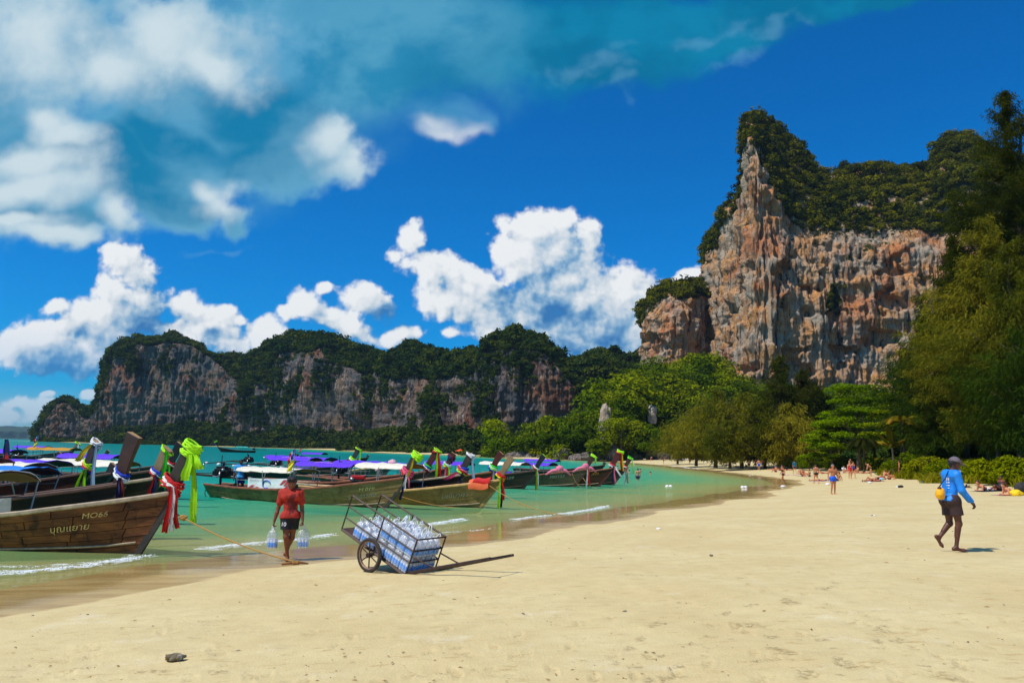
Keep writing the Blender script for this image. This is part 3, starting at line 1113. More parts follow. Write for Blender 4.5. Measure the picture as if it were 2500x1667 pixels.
def leaf_cloud(rng, n, lobes, size, droop=0.0, long=1.0, up=0.35, inner=0.25):
    """n leaf-sized quads spread through a set of lobes (x, y, z, rx, ry, rz)."""
    lob = np.array(lobes, float)
    w = lob[:, 3] * lob[:, 4] + lob[:, 3] * lob[:, 5]
    k = rng.choice(len(lob), n, p=w / w.sum())
    d = rng.normal(size=(n, 3))
    d /= np.linalg.norm(d, axis=1)[:, None]
    d[:, 2] = np.where(d[:, 2] < -0.5, -d[:, 2], d[:, 2])
    r = np.where(rng.rand(n) < inner, rng.uniform(0.3, 0.9, n), rng.normal(1.0, 0.07, n))[:, None]
    c = lob[k, :3] + d * lob[k, 3:] * r
    nrm = d * (1 - up) + np.array([0, 0, up]) + rng.normal(scale=0.45, size=(n, 3))
    nrm /= np.linalg.norm(nrm, axis=1)[:, None]
    t = np.cross(nrm, rng.normal(size=(n, 3)))
    if droop:
        t = t * (1 - droop) + np.array([0, 0, -1.0]) * droop * 1.5
        t = t - nrm * (t * nrm).sum(1)[:, None]
    t /= np.linalg.norm(t, axis=1)[:, None] + 1e-9
    b = np.cross(nrm, t)
    s = size * rng.uniform(0.6, 1.3, n)[:, None]
    a0, a1 = t * s * long, b * s
    # a pointed leaf bent along its middle
    bend = nrm * s * 0.25
    v = np.stack([c - a0, c + a1 * 0.55 - bend, c + a0, c - a1 * 0.55 - bend], 1).reshape(-1, 3)
    f = np.arange(n * 4).reshape(n, 4)
    tint = np.repeat(rng.rand(n) * 0.7 + 0.3 * (d[:, 2] > 0.1), 4)
    return v, f, tint


def clump_mesh(name, rng, n, lobes, size, mat, **kw):
    v, f, tint = leaf_cloud(rng, n, lobes, size, **kw)
    o = mesh_np(name, v, f, mat, attrs={'tint': tint})
    COL.objects.unlink(o)
    return o


def rand_lobes(rng, n, r, flat=0.7):
    out = []
    for _ in range(n):
        d = rng.normal(size=3)
        d /= np.linalg.norm(d)
        q = rng.uniform(0.25, 0.7)
        s = rng.uniform(0.35, 0.6)
        out.append((d[0] * q * r, d[1] * q * r, (abs(d[2]) * q) * r * flat, s * r, s * r, s * r * flat))
    return out


def proto_collection(name, mat, count, n_leaf, lobes_n, size, seed, flat=0.75, **kw):
    cc = bpy.data.collections.new(name)
    rng = np.random.RandomState(seed)
    for i in range(count):
        o = clump_mesh('tree_clump', rng, n_leaf, rand_lobes(rng, lobes_n, 1.0, flat), size, mat, **kw)
        cc.objects.link(o)
    return cc


def scatter(name, pts, scales, coll, seed=0, tilt=None):
    """One 'stuff' object: clumps of leaves standing at many points (geometry nodes)."""
    rng = np.random.RandomState(seed)
    n = len(pts)
    me = bpy.data.meshes.new(name)
    me.vertices.add(n)
    me.vertices.foreach_set('co', np.asarray(pts, np.float32).ravel())
    a = me.attributes.new('size', 'FLOAT_VECTOR', 'POINT')
    sc = np.asarray(scales, np.float32)
    if sc.ndim == 1:
        sc = np.stack([sc, sc, sc], 1)
    a.data.foreach_set('vector', sc.ravel())
    a = me.attributes.new('turn', 'FLOAT_VECTOR', 'POINT')
    rot = np.stack([rng.normal(scale=0.18, size=n), rng.normal(scale=0.18, size=n), rng.uniform(0, 6.28, n)], 1).astype(np.float32)
    a.data.foreach_set('vector', rot.ravel())
    a = me.attributes.new('pick', 'INT', 'POINT')
    a.data.foreach_set('value', rng.randint(0, len(coll.objects), n).astype(np.int32))
    o = bpy.data.objects.new(name, me)
    link(o)
    g = bpy.data.node_groups.new(name + '_scatter', 'GeometryNodeTree')
    g.interface.new_socket('Geometry', in_out='INPUT', socket_type='NodeSocketGeometry')
    g.interface.new_socket('Geometry', in_out='OUTPUT', socket_type='NodeSocketGeometry')
    gi, go = g.nodes.new('NodeGroupInput'), g.nodes.new('NodeGroupOutput')
    ci = g.nodes.new('GeometryNodeCollectionInfo')
    ci.inputs['Collection'].default_value = coll
    ci.inputs['Separate Children'].default_value = True
    ci.inputs['Reset Children'].default_value = True
    ip = g.nodes.new('GeometryNodeInstanceOnPoints')
    ip.inputs['Pick Instance'].default_value = True

    def named(nm, ty):
        nn = g.nodes.new('GeometryNodeInputNamedAttribute')
        nn.data_type = ty
        nn.inputs[0].default_value = nm
        return [s for s in nn.outputs if s.enabled][0]
    L = g.links.new
    L(gi.outputs[0], ip.inputs['Points'])
    L(ci.outputs[0], ip.inputs['Instance'])
    L(named('pick', 'INT'), ip.inputs['Instance Index'])
    L(named('turn', 'FLOAT_VECTOR'), ip.inputs['Rotation'])
    L(named('size', 'FLOAT_VECTOR'), ip.inputs['Scale'])
    L(ip.outputs[0], go.inputs[0])
    md = o.modifiers.new('scatter', 'NODES')
    md.node_group = g
    return tag(o, kind='stuff')


LEAF_FAR_SHADED = leaf_material('jungle_far_shaded', lin(22, 40, 20), lin(44, 66, 24), lin(86, 94, 26), 0.15)  # greens darkened to paint in the cloud shadow on the far hills
LEAF_CAP = leaf_material('jungle_cap', lin(36, 42, 10), lin(72, 78, 14), lin(128, 122, 14), 0.2)
LEAF_HILL = leaf_material('jungle_hill', lin(42, 62, 8), lin(84, 106, 8), lin(140, 146, 8), 0.25)
C_FAR = proto_collection('far_clumps', LEAF_FAR_SHADED, 5, 150, 6, 0.17, 11)
C_CAP = proto_collection('cap_clumps', LEAF_CAP, 5, 200, 6, 0.15, 12)
C_HILL = proto_collection('hill_clumps', LEAF_HILL, 7, 460, 11, 0.095, 13)


def clothe(name, data, coll, n, smin, smax, seed, wall_share=0.1, vmax=0.9, lift=0.3, patch=0.30):
    """Trees over the green parts of a massif."""
    out, wall, green, gn = data
    rng = np.random.RandomState(seed)
    nu, nv, _ = out.shape
    a = out[1:, :-1] - out[:-1, :-1]
    b = out[:-1, 1:] - out[:-1, :-1]
    area = np.linalg.norm(np.cross(a, b), axis=2)
    j = np.linspace(0, 1, nv)[None, :-1]
    g = np.where(wall[:-1, :-1] < 0.5, 1.0, np.where(gn[:-1, :-1] > patch, 1.0, wall_share * (gn[:-1, :-1] > patch - 0.25)))
    w = area * g * (j < vmax)
    idx = rng.choice(w.size, n, p=(w / w.sum()).ravel())
    i, k = np.unravel_index(idx, w.shape)
    fu, fv = rng.rand(n, 1), rng.rand(n, 1)
    p = out[i, k] + a[i, k] * fu + b[i, k] * fv
    s = smin + (smax - smin) * rng.rand(n) ** 1.8
    s = s * np.where(rng.rand(n) < 0.10, 1.4, 1.0)
    s = s * np.where(wall[i, k] > 0.5, 0.6, 1.0)
    p[:, 2] += s * lift
    return scatter(name, p, np.stack([s, s, s * rng.uniform(0.8, 1.25, n)], 1), coll, seed)


def zat(u, v, y):
    return at_y(u, v, y).z


# the far wall across the bay, from its western point to the saddle on the right
def S(u, y, vfoot, vwall, vtop, run=30, lean=1.0, drop=0.0):
    return (u, y, zat(u, vfoot, y), zat(u, vwall, y), zat(u, vtop, y + run * 0.8) - drop, run, lean)


def F_(*a):
    return S(*a[:5], *(a[5:] if len(a) > 5 else (30,)), drop=7.0) if len(a) < 7 else S(*a, drop=7.0)


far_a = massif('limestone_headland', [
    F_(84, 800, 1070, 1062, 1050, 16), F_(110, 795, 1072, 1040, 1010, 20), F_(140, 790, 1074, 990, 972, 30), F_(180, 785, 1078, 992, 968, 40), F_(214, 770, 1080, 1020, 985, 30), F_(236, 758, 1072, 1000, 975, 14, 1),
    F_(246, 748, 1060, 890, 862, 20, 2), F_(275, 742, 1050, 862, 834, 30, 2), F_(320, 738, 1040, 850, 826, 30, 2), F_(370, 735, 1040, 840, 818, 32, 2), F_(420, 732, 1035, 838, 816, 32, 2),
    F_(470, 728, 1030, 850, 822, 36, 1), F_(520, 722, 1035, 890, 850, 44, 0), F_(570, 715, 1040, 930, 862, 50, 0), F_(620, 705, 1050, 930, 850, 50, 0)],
    ROCK_FAR_SHADED, 300, 140, 60, 1.3, 0.9, None, 16, 6.0)
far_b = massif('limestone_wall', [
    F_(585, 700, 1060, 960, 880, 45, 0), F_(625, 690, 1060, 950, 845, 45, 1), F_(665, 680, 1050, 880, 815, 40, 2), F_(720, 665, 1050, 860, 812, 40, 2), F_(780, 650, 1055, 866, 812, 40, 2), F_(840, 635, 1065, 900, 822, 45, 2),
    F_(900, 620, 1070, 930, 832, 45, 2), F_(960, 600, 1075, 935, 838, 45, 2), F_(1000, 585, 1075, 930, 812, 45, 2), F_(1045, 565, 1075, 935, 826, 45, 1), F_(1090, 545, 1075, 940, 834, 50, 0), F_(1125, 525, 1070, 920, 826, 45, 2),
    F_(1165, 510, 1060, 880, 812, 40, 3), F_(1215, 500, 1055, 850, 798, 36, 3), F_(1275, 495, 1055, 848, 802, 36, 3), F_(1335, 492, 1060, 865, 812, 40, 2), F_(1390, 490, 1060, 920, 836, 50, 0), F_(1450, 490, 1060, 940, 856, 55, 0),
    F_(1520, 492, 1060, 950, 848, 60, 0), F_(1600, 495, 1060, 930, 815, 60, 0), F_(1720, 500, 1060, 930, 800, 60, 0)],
    ROCK_FAR_SHADED, 420, 150, 60, 1.3, 0.9, None, 18, 7.0)
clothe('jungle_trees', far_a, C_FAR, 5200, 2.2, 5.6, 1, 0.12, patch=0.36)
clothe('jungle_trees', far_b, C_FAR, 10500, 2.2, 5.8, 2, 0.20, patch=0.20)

# the great cliff on the right, with the lower buttress to its left
big = massif('limestone_cliff', [
    S(1566, 452, 870, 800, 770, 12, 2), S(1580, 438, 878, 772, 735, 18, 2), S(1622, 430, 880, 748, 690, 24, 2), S(1680, 428, 880, 740, 690, 22, 1), S(1735, 440, 880, 730, 690, 22, 1)],
    ROCK_WARM, 140, 140, 50, 1.0, 0.4, (0.10, 0.995), 4.0, 2.0, 2.0)
tower = massif('limestone_tower', [
    S(1728, 478, 900, 660, 614, 9, 2), S(1734, 452, 900, 640, 594, 10, 3), S(1748, 430, 900, 612, 566, 10, 3), S(1768, 412, 900, 570, 526, 10, 2), S(1790, 398, 920, 510, 478, 9, 2), S(1806, 386, 930, 420, 392, 9, 3),
    S(1814, 374, 940, 360, 318, 12, 5), S(1830, 366, 945, 330, 284, 24, 5), S(1856, 362, 945, 366, 278, 36, 4), S(1890, 362, 950, 470, 286, 54, 3), S(1924, 364, 950, 588, 322, 62, 2), S(1975, 366, 950, 606, 356, 70, 2), S(2020, 367, 950, 604, 412, 72, 2),
    S(2080, 368, 945, 600, 410, 75, 3), S(2150, 368, 940, 608, 398, 75, 3), S(2220, 366, 935, 604, 404, 75, 3), S(2290, 364, 930, 614, 398, 70, 3), S(2340, 362, 930, 615, 332, 66, 2), S(2390, 358, 930, 620, 334, 66, 2),
    S(2440, 354, 930, 630, 366, 66, 2), S(2520, 346, 930, 640, 382, 66, 1), S(2640, 334, 940, 700, 430, 66, 1)],
    ROCK_WARM, 480, 260, 70, 1.5, 0.55, (0.10, 0.995), 6.0, 3.5, 3.2)
clothe('cliff_trees', big, C_CAP, 900, 2.0, 4.4, 4, 0.05, patch=0.5)
clothe('cliff_trees', tower, C_CAP, 4200, 1.8, 4.6, 5, 0.02, patch=0.66)

# far blue land on the horizon
ridge = massif('far_headland', [S(-500, 3600, 1069, 1060, 1050, 90, 0), S(-260, 3600, 1069, 1055, 1040, 120, 0), S(-100, 3600, 1069, 1052, 1036, 120, 0), S(20, 3600, 1069, 1052, 1040, 120, 0), S(90, 3600, 1069, 1054, 1043, 120, 0), S(160, 3600, 1070, 1062, 1058, 90, 0), S(260, 3600, 1072, 1068, 1066, 60, 0)],
               simple('far_forest', lin(40, 64, 44), 0.9, 0.2, 0.02), 120, 40, 400, 0.3, 1.0)

# ------------------------------------------------------------------ wooded slope at the foot of the cliffs
SLOPE_SOIL = simple('slope_soil', lin(44, 44, 16), 0.9, 0.3, 0.1)
def H_(*a):
    return S(*a, drop=8.5)


slope = massif('wooded_slope', [
    H_(1205, 322, 1116, 1110, 1096, 14, 0), H_(1262, 302, 1118, 1100, 1058, 24, 0), H_(1330, 286, 1120, 1086, 1010, 34, 0), H_(1400, 278, 1122, 1070, 985, 40, 0), H_(1440, 274, 1123, 1040, 955, 45, 1),
    H_(1490, 272, 1124, 1036, 930, 50, 1), H_(1550, 276, 1125, 1026, 898, 55, 0), H_(1610, 288, 1122, 1006, 880, 60, 0), H_(1700, 296, 1120, 1000, 858, 60, 0), H_(1790, 300, 1118, 1000, 890, 60, 0), H_(1850, 302, 1118, 1020, 950, 60, 0),
    H_(1960, 300, 1118, 1030, 955, 60, 0), H_(2080, 290, 1120, 1040, 960, 60, 0), H_(2220, 270, 1122, 1040, 960, 50, 0), H_(2400, 240, 1124, 1050, 970, 50, 0), H_(2620, 210, 1126, 1050, 970, 50, 0)],
    SLOPE_SOIL, 300, 90, 60, 0.4, 1.3, None, 4.0)
_o, _w, _g, _n = slope
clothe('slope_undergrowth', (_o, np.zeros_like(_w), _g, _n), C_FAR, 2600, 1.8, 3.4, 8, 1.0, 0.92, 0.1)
clothe('slope_jungle', (_o, np.zeros_like(_w), _g, _n), C_HILL, 1300, 2.4, 7.2, 9, 1.0, 0.92, 0.55)
strand = massif('strand_woods', [S(840, 548, 1106, 1100, 1092, 12, 0), S(880, 520, 1108, 1098, 1080, 16, 0), S(930, 462, 1109, 1098, 1070, 20, 0), S(1010, 404, 1111, 1098, 1062, 24, 0), S(1100, 388, 1113, 1098, 1060, 24, 0), S(1180, 374, 1115, 1100, 1070, 22, 0), S(1230, 366, 1116, 1104, 1080, 20, 0)],
                SLOPE_SOIL, 120, 50, 50, 0.4, 1.0, (0.12, 0.993))
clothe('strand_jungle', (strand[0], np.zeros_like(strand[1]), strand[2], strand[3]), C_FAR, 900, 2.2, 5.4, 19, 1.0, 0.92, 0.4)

# pale rock pillar showing through the trees
ROCK_PALE = rock_material('limestone_pale', lin(200, 170, 130), lin(90, 84, 78), lin(206, 200, 190), lin(190, 140, 90), lin(60, 70, 16), 0.8, 1.6)


def boulder(name, loc, size, mat, seed, label, cat='rock', group=None, rough=0.28, sub=3):
    bm = bmesh.new()
    bmesh.ops.create_icosphere(bm, subdivisions=sub, radius=1.0)
    v = np.array([p.co[:] for p in bm.verts])
    f = [[q.index for q in p.verts] for p in bm.faces]
    bm.free()
    n = fbm(v * 1.1 + seed * 7.7, 4)
    cr = np.abs(fbm(v * 2.3 + seed * 3.1, 3))
    v = v * (1 + rough * n - rough * 0.7 * cr)[:, None] * np.array(size)
    o = mesh_np(name, v, f, mat, smooth=sub > 3, attrs={'green': np.clip(v[:, 2] / size[2] - 0.75, 0, 1) * 0.6})
    o.location = loc
    return tag(o, label, cat, group)


p = at_y(1476, 1034, 272)
boulder('rock_pillar', (p.x, p.y, p.z), (2.1, 2.4, 6.6), ROCK_PALE, 4, 'pale bare rock pillar showing through the green trees of the slope', 'rock', None, 0.35, 4)
p = at_y(1592, 1012, 284)
boulder('rock_face', (p.x, p.y, p.z), (1.8, 1.8, 3.4), ROCK_PALE, 9, 'small bare grey rock face among dark trees right of the pale pillar', 'rock', None, 0.35, 4)

ROCK_SHORE = rock_material('shore_rock', lin(120, 104, 92), lin(34, 33, 34), lin(140, 132, 126), lin(110, 84, 64), lin(60, 70, 16), 0.8, 3.0)
for k, (u, v, y, sx, sz, lab) in enumerate([
        (1250, 1116, 296, 2.6, 1.9, 'dark shore rock at the end of the distant sand strip'), (1276, 1112, 292, 2.4, 1.6, 'grey rounded boulder under the leftmost slope trees'),
        (1300, 1120, 288, 3.0, 1.8, 'low dark boulder right of the grey rounded one on the far shore'), (1330, 1121, 284, 3.4, 2.0, 'broad dark rock lying left of the pale boulder'),
        (1372, 1113, 272, 3.2, 2.7, 'big pale grey boulder standing at the water under the slope'), (1410, 1122, 268, 3.0, 1.8, 'low brown boulder right of the big pale one'),
        (1440, 1117, 266, 4.0, 2.2, 'long brown boulder above the purple boat canopies'), (1500, 1112, 264, 3.6, 3.2, 'tall brown boulder behind the tall dark red prow'),
        (1545, 1122, 266, 3.0, 1.8, 'dark low boulder right of the last prow'), (1592, 1114, 268, 2.2, 2.6, 'upright grey boulder where the far beach begins'),
        (1618, 1117, 272, 2.4, 2.0, 'grey boulder with pinkish face on the far beach'), (1640, 1118, 276, 2.0, 1.6, 'last small boulder on the far beach under the trees')]):
    p = at_y(u, v, y)
    boulder('shore_boulder', (p.x, p.y, max(p.z, 0.4)), (sx, sx * 0.8, sz), ROCK_SHORE, 20 + k, lab, 'boulder', 'boulders along the foot of the slope', 0.3, 3)

# ------------------------------------------------------------------ trees that stand singly
BARK = simple('grey_bark', lin(92, 78, 60), 0.9, 0.3, 3.0, 0.4)
LEAF_CAS = leaf_material('casuarina_needles', lin(46, 52, 12), lin(92, 94, 20), lin(150, 136, 34), 0.3)
LEAF_CASD = leaf_material('casuarina_dark', lin(28, 44, 10), lin(52, 72, 16), lin(92, 104, 22), 0.25)
LEAF_ALM = leaf_material('almond_leaves', lin(56, 84, 4), lin(108, 138, 4), lin(164, 172, 8), 0.35)
LEAF_BUSH = leaf_material('bush_leaves', lin(52, 70, 4), lin(98, 116, 4), lin(146, 146, 10), 0.3)
LEAF_PALM = leaf_material('palm_fronds', lin(70, 72, 10), lin(130, 112, 22), lin(190, 140, 50), 0.3)
LEAF_PAND = leaf_material('pandanus_fronds', lin(22, 30, 8), lin(40, 48, 14), lin(80, 76, 26), 0.2)


def trunk_mesh(rng, h, r, limbs, spread, mat):
    mb = MB()
    lean = rng.normal(scale=0.04, size=2)
    pts = [(lean[0] * h * t * t + 0.12 * math.sin(5 * t + lean[0] * 40), lean[1] * h * t * t, h * t) for t in np.linspace(-0.02, 0.92, 9)]
    mb.tube(pts, [r * (1.25 - 1.1 * t) for t in np.linspace(0, 1, 9)], 8)
    for k in range(limbs):
        t = rng.uniform(0.25, 0.85)
        a = rng.uniform(0, 6.28)
        b = Vector((lean[0] * h * t * t, lean[1] * h * t * t, h * t))
        ln = spread * rng.uniform(0.5, 0.95) * (1.15 - 0.6 * t)
        q = [b + Vector((math.cos(a) * ln * s, math.sin(a) * ln * s, ln * (0.55 * s + 0.15 * s * s))) for s in (0, 0.35, 0.7, 1.0)]
        mb.tube(q, [r * 0.38 * (1.1 - t), r * 0.28 * (1.1 - t), r * 0.18 * (1.1 - t), r * 0.07], 5)
    return mb


def spray_cloud(rng, h, r, n, size, base=0.10, spread=0.30):
    """Drooping needle sprays strung along many ascending branches: a ragged, feathery crown."""
    nb = int(26 + h * 2.6)
    bt = base + (1 - base) * (np.arange(nb) + rng.rand(nb)) / nb
    env = r * (0.50 + 0.80 * np.sin(np.minimum(bt * 1.25, 1) * PI * 0.75)) * (1.02 - 0.88 * np.maximum(bt - 0.45, 0) / 0.55)
    ba = rng.uniform(0, 6.28, nb)
    bl = env * np.where(rng.rand(nb) < 0.30, rng.uniform(1.0, 1.45, nb), rng.uniform(0.35, 1.0, nb))
    # short branchlets fork off the branches
    k = rng.choice(nb, n, p=bl / bl.sum())
    s = rng.rand(n) ** 0.65
    fork = rng.randint(0, 7, n)
    fa = ba[k] + (np.sin(fork * 12.9 + k * 3.1)) * 0.55 * s
    q = bl[k] * s
    z = h * bt[k] + (0.30 + 0.25 * np.sin(k * 7.3 + fork)) * q - 0.10 * q * q / max(r, 1) + 0.25 * np.sin(fork * 5.1 + k)
    c = np.stack([np.cos(fa) * q, np.sin(fa) * q, z], 1)
    sp = spread * (0.55 + 0.6 * r / 5)
    c += rng.normal(size=(n, 3)) * np.array([sp, sp, sp * 0.85])
    top = rng.rand(n) < 0.02
    c[top] = np.stack([rng.normal(scale=0.15, size=top.sum()), rng.normal(scale=0.15, size=top.sum()), h * rng.uniform(0.88, 1.01, top.sum())], 1)
    d = np.stack([np.cos(fa) * 0.6, np.sin(fa) * 0.6, np.full(n, -0.55)], 1) + rng.normal(scale=0.45, size=(n, 3))
    d /= np.linalg.norm(d, axis=1)[:, None]
    nr = np.cross(d, rng.normal(size=(n, 3)))
    nr /= np.linalg.norm(nr, axis=1)[:, None]
    ln = size * rng.uniform(0.6, 1.4, n)[:, None]
    w = ln * 0.17
    v = np.stack([c - d * ln, c + nr * w, c + d * ln + [0, 0, -0.15] * ln, c - nr * w], 1).reshape(-1, 3)
    tint = np.repeat(np.clip(0.25 + 0.5 * rng.rand(n) + 0.3 * np.sin(k * 2.7), 0, 1), 4)
    return v, np.arange(n * 4).reshape(n, 4), tint


def tree(name, loc, rng, label, cat, group, trunk, lobes, n, size, leaf, rz=0.0, leaves=None, **kw):
    t = empty(name, loc, label, cat, group, rz)
    trunk.build('trunk', BARK, t, True)
    v, f, tint = leaves or leaf_cloud(rng, n, lobes, size, **kw)
    mesh_np('crown', v, f, leaf, t, attrs={'tint': tint})
    return t


def put_tree(kind, u, vtop, y, r, seed, label, group=None, vbase=None, dark=False, dens=1.0):
    rng = np.random.RandomState(seed)
    p = at_y(u, 1100, y)
    g = max(gz(p.x, y), 0.8) if vbase is None else at_y(u, vbase, y).z
    h = at_y(u, vtop, y).z - g
    loc = (p.x, y, g - 0.1)
    if kind == 'casuarina':
        n = int(dens * (5500 + 300 * h * r * (1.0 if y < 105 else 0.55)))
        return tree('casuarina_tree', loc, rng, label, 'tree', group, trunk_mesh(rng, h, 0.018 * h + 0.08, 22, r, BARK), None, n, 0, LEAF_CASD if dark else LEAF_CAS,
                    leaves=spray_cloud(rng, h, r, n, 0.21 if y < 105 else 0.30, spread=0.24 if y < 105 else 0.32))
    if kind == 'broadleaf':
        lob = []
        for k in range(26):
            d = rng.normal(size=3)
            d /= np.linalg.norm(d)
            q = rng.uniform(0.5, 0.95)
            s = rng.uniform(0.22, 0.40) * r
            lob.append((d[0] * q * r, d[1] * q * r, h * 0.60 + d[2] * q * h * 0.36, s, s, s * 0.75))
        return tree('broadleaf_tree', loc, rng, label, 'tree', group, trunk_mesh(rng, h * 0.8, 0.03 * h, 9, r * 0.8, BARK), lob, int(dens * 4200), 0.42 if y > 200 else 0.3, LEAF_HILL, up=0.4)
    if kind == 'almond':
        lob = []
        for lev in range(6):
            z = h * (0.30 + 0.135 * lev)
            rl = r * (1.0 - 0.11 * lev * (lev > 2)) * (0.9 + 0.2 * rng.rand())
            for k in range(13):
                a = rng.uniform(0, 6.28)
                q = rl * math.sqrt(rng.rand()) * 0.95
                s = rng.uniform(0.14, 0.24) * r
                lob.append((math.cos(a) * q, math.sin(a) * q, z + rng.normal() * 0.25, s * 1.25, s * 1.25, s * 0.34))
        return tree('sea_almond_tree', loc, rng, label, 'tree', group, trunk_mesh(rng, h * 0.85, 0.03 * h, 14, r, BARK), lob, int(dens * 15000), 0.17, LEAF_ALM, up=0.75, inner=0.4)


CAS = 'casuarina trees behind the beach'
put_tree('casuarina', 2428, 540, 80, 4.8, 101, 'tall olive casuarina tree filling the right edge above the bushes', CAS, dens=1.9)
put_tree('casuarina', 2505, 232, 84, 5.6, 102, 'tallest casuarina tree whose tip stands against the sky at the right edge', CAS, dens=1.6)
put_tree('casuarina', 2500, 600, 74, 5.4, 103, 'olive casuarina tree standing before the tallest one', CAS, dens=1.6)
put_tree('casuarina', 2350, 580, 90, 3.9, 107, 'slender olive casuarina tree left of the tall ones at the right edge', CAS, dens=1.7)
put_tree('casuarina', 2262, 785, 102, 4.0, 104, 'pointed dark green casuarina tree beside the bright almond tree', CAS, dark=True, dens=1.4)
put_tree('casuarina', 2340, 850, 94, 4.2, 105, 'dark green casuarina tree between the pointed one and the tall olive one', CAS, dark=True, dens=1.4)
put_tree('casuarina', 2440, 900, 76, 4.4, 106, 'low dark casuarina tree behind the man in the cap', CAS, dark=True, dens=1.3)
put_tree('casuarina', 2300, 960, 90, 3.2, 121, 'small dark casuarina tree right above the capped head', CAS, dark=True, dens=1.2)
put_tree('casuarina', 2530, 800, 66, 4.2, 122, 'dense casuarina tree cut by the right edge of the view', CAS, dark=True, dens=1.4)
for k, (u, vt, y, r, lab) in enumerate([
        (1905, 872, 150, 5.2, 'tall olive casuarina tree before the middle of the orange cliff'), (1962, 905, 150, 4.6, 'casuarina tree just right of the tall one before the orange cliff'),
        (1748, 955, 150, 5.4, 'feathery casuarina tree under the left corner of the tall cliff'), (1812, 965, 142, 5.6, 'wide feathery casuarina tree behind the standing group of bathers'),
        (1700, 1000, 165, 5.0, 'leftmost olive casuarina tree at the far end of the beach'), (1868, 985, 136, 5.2, 'low wide casuarina tree behind the woman wading'),
        (1930, 990, 132, 4.6, 'casuarina tree left of the bright almond tree'), (1780, 1030, 134, 4.0, 'shortest feathery casuarina tree over the far sunbathers'),
        (2235, 900, 126, 4.2, 'casuarina tree rising behind the right side of the almond tree'), (2010, 960, 150, 4.2, 'slim casuarina tree half hidden behind the almond tree'),
        (1655, 1045, 190, 4.6, 'small casuarina tree by the far bathers in the shade')]):
    put_tree('casuarina', u, vt, y, r, 130 + k, lab, CAS, dens=1.15, dark=(k in (8, 9)))
put_tree('almond', 2098, 945, 112, 6.4, 150, 'bright green sea almond tree with layered branches', 'sea almond trees')
put_tree('almond', 2200, 960, 108, 5.0, 151, 'yellowish sea almond tree right of the bright green one', 'sea almond trees')
put_tree('almond', 2030, 1020, 116, 3.6, 152, 'small low-hanging sea almond tree left of the bright green one', 'sea almond trees', dens=0.7)
SL = 'trees along the foot of the slope'
for k, (u, vt, y, r, lab) in enumerate([
        (1290, 1060, 290, 5.0, 'round leafy tree at the left end of the wooded slope'), (1345, 1050, 280, 5.5, 'round leafy tree above the big pale boulder'), (1405, 1035, 272, 5.5, 'leafy tree just left of the pale rock pillar'),
        (1515, 1020, 262, 7.0, 'large round leafy tree right of the pale rock pillar'), (1465, 1070, 262, 4.0, 'low leafy tree under the pale rock pillar'), (1580, 1040, 262, 6.0, 'leafy tree above the boulders where the far beach begins'),
        (1635, 1050, 258, 6.0, 'leafy tree over the first bathers of the far beach'), (1690, 1070, 240, 5.0, 'low leafy tree behind the red beach umbrella on the sand'), (1240, 1080, 312, 4.5, 'leftmost small leafy tree by the distant sand strip')]):
    put_tree('broadleaf', u, vt, y, r, 170 + k, lab, SL)


def frond_mesh(rng, n, length, droop, mat, parent, leaf_w=0.05, pinn=26, rise=0.6, name='frond'):
    """Palm fronds: each a curved rib with leaflets, every frond a part of its own."""
    for k in range(n):
        a = 2 * PI * k / n + rng.uniform(-0.2, 0.2)
        ri = rise * rng.uniform(0.5, 1.3)
        ln = length * rng.uniform(0.8, 1.1)
        mb = MB()
        rib = []
        for s in np.linspace(0, 1, 9):
            q = ln * s
            rib.append(Vector((math.cos(a) * q * (1 - 0.25 * s * s), math.sin(a) * q * (1 - 0.25 * s * s), ri * q - droop * ln * s * s)))
        mb.tube(rib, [0.03, 0.028, 0.025, 0.022, 0.02, 0.016, 0.012, 0.008, 0.004], 4)
        side = Vector((-math.sin(a), math.cos(a), 0))
        for j in range(pinn):
            s = 0.12 + 0.86 * j / pinn
            i = min(int(s * 8), 7)
            p0 = rib[i].lerp(rib[i + 1], s * 8 - i)
            dr = (rib[i + 1] - rib[i]).normalized()
            l_ = length * 0.26 * math.sin(PI * (0.15 + 0.8 * s)) * rng.uniform(0.8, 1.1)
            for sg in (-1, 1):
                tip = p0 + side * sg * l_ * 0.75 + dr * l_ * 0.55 + Vector((0, 0, -l_ * 0.45))
                w_ = dr * leaf_w
                mb.add([p0 - w_, p0 + w_, p0.lerp(tip, 0.5) + w_ * 1.2 + Vector((0, 0, 0.05 * l_)), tip], [(0, 1, 2, 3)])
        o = mb.build(name, mat, parent)


def palm(name, u, vtop, y, length, n, label, mat, droop=0.55, rise=0.6, leaf_w=0.05, cat='palm tree', vbase=None):
    rng = np.random.RandomState(int(u))
    p = at_y(u, 1100, y)
    g = gz(p.x, y)
    top = at_y(u, vtop, y).z
    t = empty(name, (p.x, y, g), label, cat)
    mb = MB()
    h = top - g
    mb.tube([(0.12 * math.sin(3 * s), 0.05 * s, h * s) for s in np.linspace(-0.02, 1, 10)], [0.16 - 0.06 * s for s in np.linspace(0, 1, 10)], 8)
    mb.build('trunk', BARK, t, True)
    e = bpy.data.objects.new('crown', None)
    e.location = (0.12 * math.sin(3), 0.05, h)
    link(e, t)
    frond_mesh(rng, n, length, droop, mat, e, leaf_w, rise=rise)
    return t


